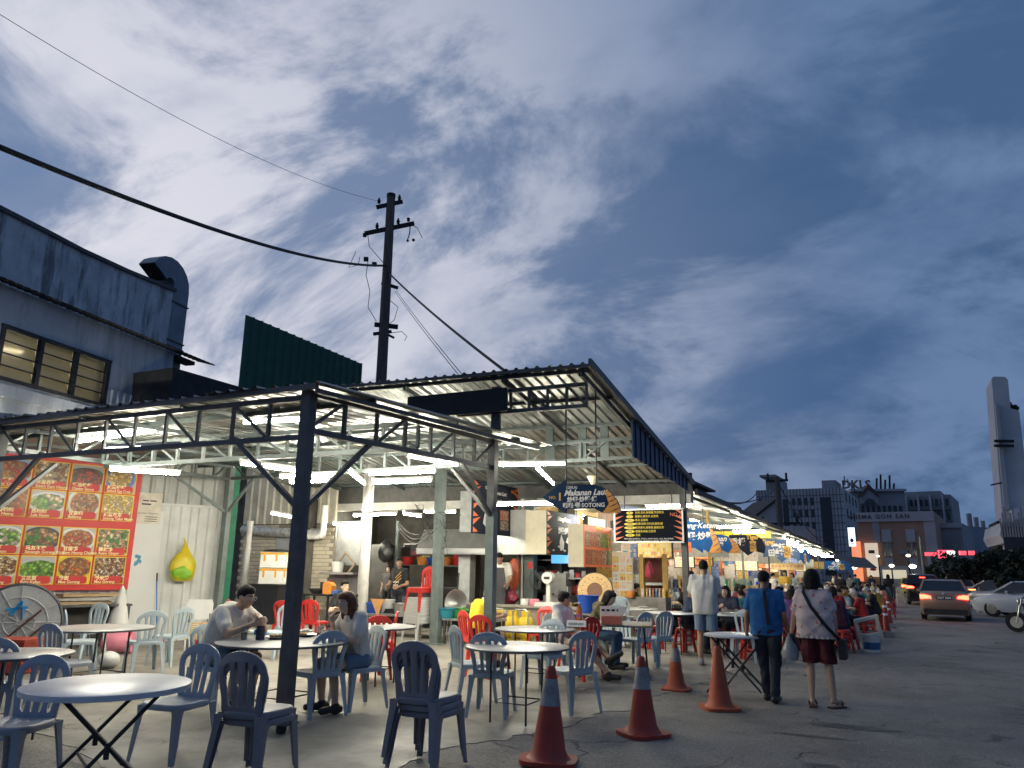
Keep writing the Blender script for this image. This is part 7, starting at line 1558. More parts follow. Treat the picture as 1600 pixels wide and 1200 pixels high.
# ================================================================ UTILITY POLE AND WIRES
POLEM = mat('old_timber_pole', (.13, .10, .09), .85, 0, .3, 3, .3, 30, .4, (.05, .04, .04), 2, stretch=(4, 4, .5)); IRON = mat('black_iron', (.014, .014, .016), .6, .3, .2)
p0 = gr(592, 1008); Dp = 26.0
pt_, pb_ = atD(611, 309, Dp), atD(596, 588, Dp); ax = (pt_ - pb_).normalized(); base = pb_ - ax * (pb_.z / ax.z)
up_ = thing('utility_pole', 'tall dark utility pole with two crossarms rising behind the roof', 'utility pole', base)
PT = pt_ - base
def onpole(py): return atD(611 + (596 - 611) * (py - 309) / (588 - 309), py, Dp) - base
MB().tube([(0, 0, 0), PT * .5, PT], [.21, .19, .155], 14).build('shaft', POLEM, up_, 40); MB().tube([PT, PT + ax * .14], .165, 12).build('cap', IRON, up_)
rt_ = Vector((RT.x, RT.y, 0)).normalized()
def pole_arm(x0, y0, x1, y1, w, name='crossarm'):
    a, b = atD(x0, y0, Dp) - base, atD(x1, y1, Dp) - base; return MB().bar(a, b, w, w).build(name, IRON, up_), a, b
def insul(x, y, h=.22): a = atD(x, y, Dp) - base; MB().lathe([(.03, 0), (.06, .02), (.05, .07), (.075, .10), (.05, .14), (.03, h), (0, h)], 10, a).build('insulator', IRON, up_, 50)
pole_arm(588, 324, 629, 315, .12); insul(592, 318); insul(624, 313); _, aL, aR = pole_arm(570, 365, 647, 349, .13); insul(589, 357); insul(622, 350); insul(638, 346, .14)
MB().tube([aL, aL + Vector((0, 0, -.12))], .07, 8).build('arm_clamp', IRON, up_); pole_arm(596, 442, 622, 450, .10, 'bracket'); pole_arm(585, 507, 622, 511, .14, 'bracket'); pole_arm(583, 522, 612, 518, .10, 'bracket'); pole_arm(600, 520, 616, 528, .07, 'bracket')
def wire(pts, r, label, m=IRON, name='cable', group=None):
    mb = MB(); sm = []
    for a, b in zip(pts, pts[1:]):
        n = 10
        for i in range(n): sm.append(a.lerp(b, i / n))
    sm.append(pts[-1]); mb.tube(sm, r, 6); return tag(mb.build(name, m, None, 60), label, 'cable', group)
def arc(a, b, sag, n=24, k0=0): return [a + (b - a) * (i / n) + Vector((0, 0, -sag * 4 * (i / n) * (1 - i / n))) for i in range(k0, n + 1)]
dz = lambda x, y, D: atD(x, y, D)
a, b = atD(-60, 205, 9.5), atD(604, 415, Dp)
tag(MB().tube(arc(a, b, .42, 24, -16), .038, 8).build('power_cable', IRON, None, 60), 'thick black bundled cable sweeping from the upper left to the pole', 'cable')
tag(MB().tube(arc(atD(606, 425, Dp), atD(800, 588, 13.2), .10), .030, 8).build('power_cable', IRON, None, 60), 'thick black cable dropping from the pole to the roof edge', 'cable')
tag(MB().tube(arc(atD(-60, -15, 14), atD(590, 314, Dp), .5, 24, -24), .006, 6).build('thin_wire', IRON, None, 60), 'very thin wire crossing the upper left sky to the top insulator', 'wire')
for k, dx in ((0, 0), (1, 6)): tag(MB().tube(arc(atD(617 + dx / 2, 455, Dp), atD(716 + dx, 585, 13.5), .05), .008, 6).build('service_wire', IRON, None, 60), '%s of two thin service wires falling right from the pole' % ('left', 'right')[k], 'wire')
def curl(px, r=.012): return MB().tube([atD(x, y, Dp) for x, y in px], r, 6)
for px, lab in (([(574, 362), (577, 385), (588, 398), (600, 412)], 'short jumper wire under the left end of the lower crossarm'), ([(575, 408), (572, 430), (578, 455), (575, 480), (588, 502)], 'long looping wire left of the pole'), ([(640, 350), (652, 356), (660, 372)], 'stub of wire at the right end of the lower crossarm'), ([(610, 470), (622, 480), (616, 500), (606, 508)], 'looping wire right of the pole above the lower brackets'), ([(612, 520), (628, 518), (636, 526), (632, 532)], 'tangled wire end beside the lower brackets'), ([(556, 393), (545, 418), (560, 414), (562, 402)], 'hooked wire tail on the cable left of the pole')):
    tag(curl(px).build('jumper_wire', IRON, None, 60), lab, 'wire')
for x, y, r, lab in ((637, 376, .05, 'left'), (646, 375, .06, 'right')):
    tag(MB().ball((0, 0, 0), r, 10).build('hanging_insulator', IRON, None, 60, atD(x, y, Dp)), '%s of two ball insulators dangling under the right arm end' % lab, 'insulator')
tag(MB().tube([atD(641, 352, Dp), atD(640, 365, Dp), atD(637, 374, Dp)], .02, 6).build('insulator_link', IRON, None, 60), 'short link holding the dangling ball insulators', 'link')
for x, y, lab in ((572, 405, 'upper'), (585, 413, 'lower')): tag(MB().box((0, 0, 0), (.16, .12, .14)).build('cable_clamp', IRON, None, 0, atD(x, y, Dp), .5), '%s cable clamp where the thick cable meets the pole' % lab, 'clamp')

# ================================================================ DISTANT BUILDINGS
WINK = mat('dark_window', (.02, .024, .032), .2, 0, .2, 2); CONC = mat('grey_facade_tile', (.42, .42, .44), .7, 0, .12, .3, 0, 10, .35, (.17, .17, .19), .25); CONC2 = mat('dim_concrete', (.29, .29, .31), .8, 0, .2, .3); ORB = mat('terracotta_facade', (.40, .24, .17), .8, 0, .12, .4, 0, 10, .3, (.2, .11, .08), .5); LGC = mat('pale_panel', (.40, .40, .42), .8, 0, .1, .4); TILE = mat('facade_joint', (.13, .13, .145), .8, 0, 0)
def facade_frame(px0, px1, py0, py1, D, yaw=0.0):
    """upright plane facing back along the view at distance D; returns origin (bottom left), width, height, rz"""
    a, b = atD(px0, (py0 + py1) / 2, D), atD(px1, (py0 + py1) / 2, D); mid = (a + b) / 2; rz = math.atan2(b.y - a.y, b.x - a.x) + rad(yaw)
    w = (b - a).length / max(.2, math.cos(rad(yaw))); return Vector((mid.x, mid.y, 0)), w, atD((px0 + px1) / 2, py0, D).z, atD((px0 + px1) / 2, py1, D).z, rz
def block(name, label, px0, px1, py0, D, depth, m, yaw=0.0, cat='building', pyb=896):
    o, w, zt, zb, rz = facade_frame(px0, px1, py0, pyb, D, yaw); t = thing(name, label, cat, (o.x, o.y, -.6), rz)
    MB().box((0, depth / 2, (zt + .6) / 2), (w, depth, zt + .6)).build('wall', m, t); return t, w, zt + .6
def windows(t, w, h, cols_, rows_, ww, wh, m=WINK, y=-.06, name='window'):
    me = MB().box((0, 0, 0), (ww, .12, wh)).mesh(name, m)
    for x in cols_:
        for z in rows_: obj(name, me, t, (x, y, z))
t, w, h = block('office_block', 'pale tiled office block with small square windows and dark glass strips', 1184, 1322, 764, 150, 26, CONC, -9)
for k in range(1, 27): MB().box((-w / 2 + w * k / 27, -.02, h / 2), (.12, .06, h)).build('tile_joint', TILE, t)
for k in range(1, 15): MB().box((0, -.03, h - 1.25 * k), (w, .06, .12)).build('tile_joint', TILE, t)
wx = [-w / 2 + w * q for q in (.05, .125, .19, .26, .44, .51, .58, .65)]; windows(t, w, h, wx, [h * .86, h * .73, h * .60], w * .035, 1.3)
for q, ww, z0, z1 in ((.345, .062, .48, .89), (.80, .12, .08, .90), (.43, .06, .33, .52)): MB().box((-w / 2 + w * q, -.08, h * (z0 + z1) / 2), (w * ww, .14, h * (z1 - z0))).build('glass_strip', WINK, t)
MB().box((-w * .34, 8, h + 1.2), (w * .17, 8, 2.6)).build('roof_house', CONC2, t); MB().box((w * .32, 8, h + .9), (w * .16, 8, 1.8)).build('roof_house', CONC2, t); MB().box((-w * .34, 3.9, h + 2.6), (w * .19, 9, .4)).build('roof_slab', CONC2, t)
me = MB().box((0, 0, 0), (.12, 1.2, 1.6)).mesh('window', WINK)
for j in range(6):
    for i in range(4): obj('window', me, t, (w / 2 + .03, 4 + 5.5 * i, h * .2 + 3.0 * j))
t, w, h = block('corporate_building', 'dark office building with a gabled dormer and rooftop letters', 1335, 1420, 768, 185, 30, CONC2, 14)
MB().box((0, 6, h + .25), (w * 1.04, 14, .5)).build('roof_slab', LGC, t); lettering('DKLS', 2.6, mat('roof_letter', (.20, .14, .12), .6, 0, 0), t, (-w * .30, 4, h + 1.9), bold=.08, ext=.15)
for k, q in enumerate((.08, .16, .24, .33, .40)): MB().tube([(w * q, 4, h + .5), (w * q + .3, 4, h + (3.4, 4.2, 3.0, 4.0, 2.2)[k])], .22, 6).build('antenna', IRON, t)
MB().prism([(-w * .34, h * .86), (-w * .02, h * .86), (-w * .02, h * .95), (-w * .18, h * 1.06), (-w * .34, h * .95)], -1.2, 2).build('dormer', CONC2, t); MB().prism([(-w * .36, h * .95), (-w * .18, h * 1.08), (0, h * .95), (-w * .02, h * .93), (-w * .18, h * 1.03), (-w * .34, h * .93)], -1.6, 2.4).build('dormer_roof', mat('dormer_tiles', (.10, .06, .055), .8), t)
MB().prism([(-w * .18 + w * .1 * math.cos(q), h * .86 + w * .1 * math.sin(q)) for q in [i * math.pi / 8 for i in range(9)]], -1.35, -1.2).build('arched_window', mat('green_glass', (.03, .06, .06), .2), t)
windows(t, w, h, [-w / 2 + w * (.1 + .1 * k) for k in range(9)], [h * .80, h * .73, h * .66, h * .59], w * .06, 1.5)
t, w, h = block('apartment_tower', 'broad dark apartment block with many balconies behind the terracotta building', 1392, 1492, 774, 210, 24, CONC2, -6)
for k in range(8): MB().box((0, -.7, h - 3.2 - 3.3 * k), (w * .98, 1.2, .9)).build('balcony', mat('balcony_grey', (.15, .15, .165), .8), t)
windows(t, w, h, [-w / 2 + w * (.06 + .08 * k) for k in range(12)], [h - 1.9 - 3.3 * k for k in range(7)], w * .045, 1.7)
for k in range(5): MB().box((-w / 2 + w * (.12 + .19 * k), -.75, h * .5), (w * .03, 1.5, h)).build('pier', CONC, t)
MB().box((-w * .05, 6, h + .5), (w * .8, 10, 1.0)).build('roof_slab', CONC2, t)
# terracotta shop building
t, w, h = block('terracotta_building', 'four storey terracotta and white office building facing down the road', 1341, 1464, 800, 92, 16, ORB, -6)
MB().box((0, -.12, h - .5), (w * 1.0, .3, 1.0)).build('fascia', LGC, t); lettering('WISMA GOH SAN', .62, mat('wisma_letter', (.07, .06, .06), .6, 0, 0), t, (-w * .2, -.30, h - .5), bold=.02, space=1.3)
for q in (.38, .685):
    x = -w / 2 + w * q
    for k in range(4):
        z = h - 2.5 - 2.95 * k; MB().box((x, -.1, z), (w * .115, .22, 1.3)).build('white_spandrel', LGC, t); wdw = MB().box((x, -.05, z - 1.45), (w * .115, .14, 1.4)).build('window', WINK, t); MB().box((x, -.13, z - 1.45), (.1, .06, 1.4)).build('mullion', LGC, wdw)
for q in (.56, .60): MB().box((-w / 2 + w * q, -.25, h - 4.2), (.5, .5, .4)).build('air_conditioner', CONC2, t)
MB().box((-w / 2 + w * .93, -.05, h * .45), (w * .14, .12, h * .9)).build('side_panel', CONC, t); MB().box((-w / 2 + w * .25, -.06, h * .78), (.7, .1, 2.6)).build('painted_strip', CONC2, t)
ad = thing('lit_billboard', 'lit cream billboard on the terracotta building above the stalls', 'billboard', t.location, t.rotation_euler.z)
MB().box((-w / 2 + w * .17, -.3, h * .40), (w * .17, .2, h * .42)).build('panel', emit('billboard_light', (1.0, .80, .52), .55), ad); MB().box((-w / 2 + w * .17, -.42, h * .50), (w * .08, .03, .35)).build('print_line', mat('ad_ink', (.10, .06, .04), .6, 0, 0), ad)
MB().prism([(-w / 2 + w * (.17 + .045 * math.cos(q)), h * .28 + w * .02 * math.sin(q)) for q in [i * math.pi / 5 for i in range(10)]], -.43, -.41).build('dish_print', mat('ad_red', (.5, .06, .05), .6), ad)
MB().box((-w / 2 - .2, -.5, h * .38), (.9, .4, h * .5)).build('orange_light_strip', emit('orange_strip', (1.0, .25, .03), .9), ad)
sg = atD(1331, 839, 80); ls = thing('lit_sign', 'tall white lit sign with a small black emblem', 'sign', sg, t.rotation_euler.z); MB().box((0, 0, 0), (.58, .25, 1.75)).build('light_box', emit('white_sign', (.85, .95, 1.0), 1.5), ls); MB().prism([(.16 * math.cos(q), -.32 + .2 * math.sin(q)) for q in [i * math.pi / 6 for i in range(12)]], -.15, -.13).build('emblem', INK, ls); MB().box((0, -.14, -.65), (.36, .03, .08)).build('emblem_bar', INK, ls)
t, w, h = block('side_wing', 'plain grey wing right of the terracotta building', 1462, 1506, 817, 100, 18, CONC2, -6); MB().box((0, -.06, h - .3), (w * 1.02, .3, .5)).build('parapet', CONC, t); windows(t, w, h, [-w * .1], [h * .55], 1.1, .9)
for i, (x0, x1, y0, D) in enumerate(((1505, 1517, 822, 112), (1516, 1528, 826, 124), (1527, 1539, 830, 138), (1538, 1552, 836, 155))):
    t, w, h = block('shophouse', '%s narrow blue grey shophouse of the receding terrace' % ordw[i], x0, x1, y0, D, 10, mat('shop_paint_%d' % i, ((.24, .26, .32), (.32, .33, .36), (.20, .22, .27), (.30, .28, .28))[i], .8, 0, .15, .5), -25); t['group'] = 'terrace of shophouses'
    windows(t, w, h, [-w * .2, w * .2], [h * .75, h * .5, h * .3], w * .22, h * .08); MB().tube([(w * .3, 1, h), (w * .3, 1, h + 1.6)], .3, 6).build('water_tank', CONC2, t)
for i, (x0, x1, y0, D, rfx) in enumerate(((1100, 1130, 806, 75, 0), (1175, 1216, 818, 80, 1), (1215, 1262, 822, 90, 2))):
    t, w, h = block('old_house', ('dark low house roof behind the row eaves', 'pale gabled house below the tiled office block', 'grey stepped old shop wall below the office block')[i], x0, x1, y0, D, 8, (CONC2, LGC, CONC)[i], (0, 18, -8)[i])
    if i == 1: MB().prism([(-w / 2 - .3, h), (w / 2 + .3, h + 2.4), (w / 2 + .3, h + 2.7), (-w / 2 - .3, h + .3)], -.5, 8).build('roof', DARKR, t); MB().prism([(-w / 2, h), (w / 2, h), (w / 2, h + 2.4)], 0, .4).build('gable', LGC, t); windows(t, w, h, [-w * .12, w * .12], [h - 2.3], .8, .9)
    else: windows(t, w, h, [-w * .25, 0, w * .25], [h * .7], .7, 1.0)
# second pole far down the row
fp_ = atD(1214, 745, 55); t = thing('utility_pole', 'far utility pole with short crossarms in front of the tiled office block', 'utility pole', (fp_.x, fp_.y, -.4)); H_ = fp_.z + .4; MB().tube([(0, 0, 0), (0, 0, H_)], [.24, .18], 10).build('shaft', POLEM, t)
for z, w_ in ((H_ - .3, .7), (H_ - 3.2, 1.3), (H_ - 9.0, 1.2)): MB().bar((-w_, 0, z), (w_, 0, z + .05), .16, .16).build('crossarm', IRON, t)
for x in (-.6, .6, -1.1, 1.1): MB().tube([(x, 0, H_ - (.3 if abs(x) < 1 else 3.2)), (x, 0, H_ + (.25 if abs(x) < 1 else -2.7))], .08, 6).build('insulator', IRON, t)
for k, (a, b) in enumerate((((1100, 771), (1183, 769)), ((1105, 779), (1214, 762)), ((1214, 752), (1290, 850)))): tag(MB().tube(arc(atD(*a, 22 + 8 * k), atD(*b, 54), .5), .03, 5).build('service_wire', IRON, None, 60), 'sagging dusk wire at the far pole, %s' % ('upper left', 'lower left', 'falling right')[k], 'wire')

# pale tower and elevated station at the right edge
PALE = mat('pale_concrete', (.52, .53, .56), .8, 0, .08, .3, 0, 10, .3, (.3, .31, .33), .4); Dt = 70
tw = thing('tower_pier', 'tall pale leaning tower with side ribs at the right edge', 'tower', atD(1585, 890, Dt) * 1.0); tw.location.z = 0; o_ = tw.location; rz_ = math.atan2(RT.y, RT.x); tw.rotation_euler.z = rz_ - rad(26)
def tl(px, py): p = atD(px, py, Dt) - o_; M_ = Matrix.Rotation(-tw.rotation_euler.z, 3, 'Z'); q = M_ @ p; return (q.x, q.z)
MB().prism([tl(1545, 600), tl(1548, 597), tl(1566, 597), tl(1570, 602), tl(1574, 645), tl(1587, 648), tl(1597, 735), tl(1625, 740), tl(1640, 880), tl(1566, 880)], -2, 2).build('tower_wall', PALE, tw)
MB().prism([tl(1549, 640), tl(1554, 640), tl(1571, 800), tl(1563, 800)], -2.5, -2.0).build('side_rib', LGC, tw)
for y in (697, 704): MB().bar((tl(1547, y)[0], -2.6, tl(1547, y)[1]), (tl(1577, y)[0], -2.6, tl(1577, y)[1]), .3, .18).build('ring_bar', IRON, tw)
for a, b in (((1542, 763), (1560, 759)), ((1560, 759), (1564, 761))): MB().bar((tl(*a)[0], -2.4, tl(*a)[1]), (tl(*b)[0], -2.4, tl(*b)[1]), .1, .1).build('lamp_arm', IRON, tw)
plant = MB()
for i in range(40): x, z = tl(random.uniform(1575, 1587), 645); plant.ball((x, random.uniform(-1.5, 1.5), z + random.uniform(0, .5)), random.uniform(.1, .25), 6)
stuff(plant.build('roof_plants', mat('dark_leaf', (.03, .045, .025), .8), tw))
es = thing('elevated_station', 'pale curved elevated station with dark gaps at the right edge', 'station', o_); es.rotation_euler.z = tw.rotation_euler.z
for pts, y0, y1 in (([(1570, 802), (1640, 775), (1640, 800), (1574, 818)], -4, 6), ([(1549, 840), (1552, 822), (1640, 815), (1640, 848), (1556, 852)], -5, 6)): MB().prism([tl(*p) for p in pts], y0, y1).build('deck', PALE, es)
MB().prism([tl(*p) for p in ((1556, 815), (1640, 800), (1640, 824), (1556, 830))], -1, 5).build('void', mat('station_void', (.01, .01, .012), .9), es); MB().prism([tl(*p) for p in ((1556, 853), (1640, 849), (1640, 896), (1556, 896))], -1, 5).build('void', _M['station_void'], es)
for k in range(9): x, z = tl(1551 + 4 * k, 832); MB().box((x, -5.2, z + .1 + .2 * (k % 3)), (.10, .14, 1.3 + .4 * (k % 3))).build('fin', CONC2, es)
for k in range(5): x, z = tl(1560 + 12 * k, 845); MB().box((x, -5.1, z), (.5, .3, 1.6)).build('slot', WINK, es)

# ---------------------------------------------------------------- trees on the right
LEAF = mat('night_foliage', (.014, .022, .010), .8, 0, .4, 2, rnd=.2); BARK = mat('dark_bark', (.05, .04, .03), .9, 0, .3, 6, .3, 20)
def tree(px, py_top, D, wpx, label, seed):
    r = random.Random(seed); pt = atD(px, py_top, D); g0 = gz(pt.y); H = pt.z - g0; W = wpx / FPX * D / 2
    t = thing('street_tree', label, 'tree', (pt.x, pt.y, g0), 0, 'dark trees along the car park'); MB().tube([(0, 0, 0), (.05, 0, H * .3), (-.05, .05, H * .55)], [.16, .12, .07], 8).build('trunk', BARK, t, 50)
    for k in range(4): q = r.uniform(0, 6.3); MB().tube([(0, 0, H * (.28 + .06 * k)), (W * .5 * math.cos(q), W * .5 * math.sin(q), H * (.5 + .08 * k))], [.07, .03], 6).build('limb', BARK, t)
    vs = []; fs = []
    clumps = [(r.gauss(0, W * .5), r.gauss(0, W * .5), H * r.uniform(.42, .88), r.uniform(.35, .65) * W * .75) for _ in range(16)]
    for cx, cy, cz_, cr in clumps:
        for _ in range(110):
            d = Vector((r.gauss(0, 1), r.gauss(0, 1), r.gauss(0, .8))).normalized() * cr * r.uniform(.55, 1.05); c = Vector((cx, cy, cz_)) + d
            u = Vector((r.gauss(0, 1), r.gauss(0, 1), r.gauss(0, 1))).normalized(); v = u.orthogonal().normalized(); s = r.uniform(.10, .2)
            n = len(vs); vs += [c + u * s, c + v * s * .5, c - u * s, c - v * s * .5]; fs.append((n, n + 1, n + 2, n + 3))
    stuff(MB().add(vs, fs).build('crown', LEAF, t)); return t
for i, (px, py, D, wpx) in enumerate(((1478, 866, 62, 52), (1506, 862, 58, 40), (1530, 858, 56, 46), (1560, 856, 52, 50), (1592, 852, 50, 54), (1625, 850, 48, 50), (1455, 878, 75, 26))):
    tree(px, py, D, wpx, '%s of the dark rounded trees behind the parked cars, counted from the left' % ('second', 'third', 'fourth', 'fifth', 'sixth', 'seventh', 'first')[i], 40 + i)
# fence with lit shop fronts behind
fn = thing('railing_fence', 'low pale railing fence in front of dim shop fronts on the right', 'fence', (0, 0, 0)); f0, f1 = atD(1462, 900, 66), atD(1600, 905, 55)
for i in range(46): p = f0.lerp(f1, i / 45); MB().box((p.x, p.y, gz(50) + .85), (.06, .06, 1.5)).build('paling', LGC, fn)
for z in (.35, 1.5): MB().bar((f0.x, f0.y, gz(50) + z), (f1.x, f1.y, gz(50) + z), .05, .06).build('rail', LGC, fn)
def glow_sign(px, py, D, w, h, col, s, label): p = atD(px, py, D); t = thing('neon_sign', label, 'sign', p, math.atan2(RT.y, RT.x), 'glowing signs beyond the trees'); MB().box((0, 0, 0), (w, .25, h)).build('light_box', emit('neon_%d_%d' % (px, py), col, s), t); MB().box((0, .16, 0), (w * 1.05, .06, h * 1.1)).build('backing', BLK, t)
for a in ((1463, 866, 88, 2.2, .35, (1, .04, .05), 1.6, 'left part of the red shop sign over the trees'), (1478, 866, 88, 1.5, .8, (1, .03, .07), 1.8, 'bright red shop sign over the trees'), (1486, 865, 88, .7, .5, (.9, 1, .9), 1.2, 'small white sign right of the red one'), (1504, 864, 88, .6, .4, (1, .04, .05), 1.5, 'small red light further right over the trees'), (1518, 864, 88, .5, .4, (1, .04, .05), 1.5, 'last small red light over the trees'), (1545, 888, 70, 1.0, .5, (1, .05, .08), 1.5, 'red lit shop sign behind the railing'), (1548, 892, 70, 1.6, .35, (1, .75, .5), .9, 'cream lit shop sign behind the railing'), (1505, 890, 70, .8, .3, (.8, .85, .7), .8, 'dim white sign behind the railing'), (1485, 883, 76, .3, 1.0, (.9, .1, .1), .6, 'narrow red sign behind the railing')): glow_sign(*a)
# street lamps and a floodlight by the far end
for px, py, D, r, s, lab in ((1419, 868, 70, .16, 9, 'white street lamp in front of the terracotta building'), (1426, 885, 62, .22, 30, 'bright floodlight at the far end of the row'), (1393, 884, 62, .16, 14, 'low bright lamp over the far parked van'), (1372, 869, 75, .12, 6, 'small lamp on the corner of the terracotta building')):
    p = atD(px, py, D); t = thing('street_lamp', lab, 'street lamp', (p.x, p.y, gz(60))); h_ = p.z - gz(60); MB().tube([(0, .1, 0), (0, .1, h_)], .06, 6).build('lamp_post', IRON, t); MB().ball((0, 0, h_), r, 10, 0, (1, 1, .6)).build('lamp_head', emit('lamp_%d' % px, (1, .93, .72), s), t, 60)
p = atD(1440, 860, 60); t = thing('lamp_post', 'plain dark green post left of the trees', 'post', (p.x, p.y, gz(60))); MB().tube([(0, 0, 0), (0, 0, atD(1437, 838, 60).z - gz(60))], .09, 8).build('shaft', STEELG, t)
a, b = atD(1345, 868, 66), atD(1410, 888, 60)
aw_ = thing('far_awning', 'dark sagging awning at the far end of the stalls', 'awning', (0, 0, 0)); MB().add([tuple(atD(1300, 866, 60)), tuple(atD(1352, 872, 58)), tuple(atD(1372, 888, 54)), tuple(atD(1310, 886, 52))], [(0, 1, 2, 3)]).build('sheet', EAVE, aw_)
t, w, h = block('far_shops', 'low lit shop fronts closing the end of the road', 1375, 1450, 884, 84, 6, CONC2, 0); MB().box((-w * .2, -.1, h * .7), (w * .5, .1, .8)).build('lit_front', emit('shop_front_light', (1, .85, .5), .5), t)

# ================================================================ VEHICLES
GLASSD = mat('tinted_glass', (.012, .013, .016), .08, 0, 0, spec=.8); TYRE = mat('tyre_rubber', (.015, .015, .015), .85, 0, .1); RIMM = mat('alloy_rim', (.35, .35, .36), .35, .8); TAIL = emit('tail_light', (1, .05, .015), 12.0); TAILB = emit('tail_light_hot', (1, .30, .05), 12.0); TAILO = mat('tail_lens_unlit', (.25, .01, .01), .2); PLATE = mat('number_plate', (.015, .015, .015), .5)
def car(name, label, loc, face, paint, L_=4.4, W=1.75, H=1.46, kind='sedan', lit=True, plate='', grp='vehicles on the road'):
    t = thing(name, label, 'car', loc, rad(face), grp); w = W / 2
    sz = {'sedan': dict(belt=.92, hood=.95, trunk=1.04, r0=.23, r1=.70, c0=.10, c1=.82), 'suv': dict(belt=1.05, hood=1.08, trunk=1.2, r0=.06, r1=.66, c0=.02, c1=.80), 'hatch': dict(belt=.95, hood=.98, trunk=1.1, r0=.08, r1=.66, c0=.03, c1=.82)}[kind]
    # body: cross sections from tail (y=-L/2) to nose
    secs = [(-.5, .30, .62, sz['trunk'] * .78, .80), (-.49, .22, .72, sz['trunk'] * .93, .90), (-.46, .20, .80, sz['trunk'], .96), (-.40, .20, .80, sz['trunk'] + .01, .99), (-.25, .20, .80, sz['belt'] + .08, 1.0), (0, .20, .80, sz['belt'] + .03, 1.0), (.22, .20, .80, sz['belt'] + .02, 1.0), (.30, .20, .78, sz['hood'] - .02, .99), (.42, .20, .72, sz['hood'] - .12, .96), (.48, .24, .66, sz['hood'] - .24, .88), (.5, .32, .58, sz['hood'] - .34, .78)]
    vs = []; fs = []; n = 12
    for y, zb, zm, zt, k in secs:
        ww = w * k; ring = [(-ww * .93, zb), (-ww, zb + .12), (-ww, zm * .85), (-ww * .985, zm), (-ww * .94, zt - .05), (-ww * .86, zt), (ww * .86, zt), (ww * .94, zt - .05), (ww * .985, zm), (ww, zm * .85), (ww, zb + .12), (ww * .93, zb)]
        vs += [(x, y * L_, z) for x, z in ring]
    for i in range(len(secs) - 1):
        for j in range(n): q = (j + 1) % n; fs.append((i * n + j, i * n + q, (i + 1) * n + q, (i + 1) * n + j))
    fs += [tuple(range(n - 1, -1, -1)), tuple((len(secs) - 1) * n + j for j in range(n))]
    MB().add(vs, fs).build('body', paint, t, 35)
    b = sz['belt'] + .05; y0, y1, y2, y3 = (sz['c0'] - .5) * L_, (sz['r0'] - .5) * L_, (sz['r1'] - .5) * L_ - .35, (sz['c1'] - .5) * L_ - .1; zr0 = sz['trunk'] - .01
    rw = w * .74; bw = w * .93
    cab = [(-bw, y0, zr0), (bw, y0, zr0), (bw, y3, b), (-bw, y3, b), (-rw, y1, H - .03), (rw, y1, H - .03), (rw, y2, H - .02), (-rw, y2, H - .02)]
    MB().add(cab, [(0, 1, 5, 4), (2, 3, 7, 6), (1, 2, 6, 5), (3, 0, 4, 7), (3, 2, 1, 0), (4, 5, 6, 7)]).build('glasshouse', GLASSD, t)
    rf = [(-rw * 1.03, y1 - .05, H - .045), (rw * 1.03, y1 - .05, H - .045), (rw * 1.03, y2 + .05, H - .03), (-rw * 1.03, y2 + .05, H - .03), (-rw * .8, y1 + .05, H), (rw * .8, y1 + .05, H), (rw * .8, y2 - .1, H + .01), (-rw * .8, y2 - .1, H + .01)]
    MB().add(rf, [(0, 1, 5, 4), (1, 2, 6, 5), (2, 3, 7, 6), (3, 0, 4, 7), (4, 5, 6, 7), (3, 2, 1, 0)]).build('roof', paint, t, 35)
    for s in (-1, 1):
        for a, c in ((cab[0 if s < 0 else 1], cab[4 if s < 0 else 5]), (cab[3 if s < 0 else 2], cab[7 if s < 0 else 6])): MB().bar(Vector(a) * 1.004, Vector(c) * 1.004, .07, .07).build('pillar', paint, t)
        MB().bar((s * (bw + rw) / 2 * 1.0, (y0 + y3) / 2 * .3 + y1 * .4, b + .02), (s * rw * 1.02, (y1 + y2) / 2, H - .05), .05, .05).build('pillar', paint, t)
        for y in (-.31 * L_, .31 * L_):
            wh = MB().tube([(s * (w - .20), y, .31), (s * (w - .02), y, .31)], .31, 20).build('wheel', TYRE, t, 40); MB().tube([(s * (w - .03), y, .31), (s * (w - .005), y, .31)], .20, 14).build('rim', RIMM, wh)
        MB().prism([(s * w * .95, sz['trunk'] - .12), (s * w * .75, sz['trunk'] - .11), (s * w * .52, sz['trunk'] - .16), (s * w * .50, sz['trunk'] - .24), (s * w * .93, sz['trunk'] - .27)], -.505 * L_, -.46 * L_).build('tail_lamp', (TAILB if lit == 2 else TAIL) if lit else TAILO, t)
        MB().box((s * (w + .05), .16 * L_, b + .05), (.14, .08, .11)).build('side_mirror', paint, t)
        MB().box((s * w * .7, .485 * L_, sz['hood'] - .36), (w * .4, .12, .12)).build('headlamp', PLW, t)
    MB().box((0, -.502 * L_, .34), (W * .84, .10, .16)).build('lower_bumper', BLK, t); MB().box((0, -.497 * L_, sz['trunk'] - .22), (.52, .03, .13)).build('number_plate', PLATE, t)
    if plate: lettering(plate, .10, LWHITE, t, (0, -.497 * L_ - .017, sz['trunk'] - .22), bold=.004)
    if kind == 'sedan': MB().box((0, y0 + .02, zr0 + .02), (W * .75, .12, .02)).build('boot_lip', paint, t); MB().ball((0, -.497 * L_, sz['trunk'] - .08), .05, 8).build('badge', INOX, t)
    if lit: MB().box((0, y1 - .12, H - .16), (.3, .05, .03)).build('brake_light', TAIL, t)
    return t
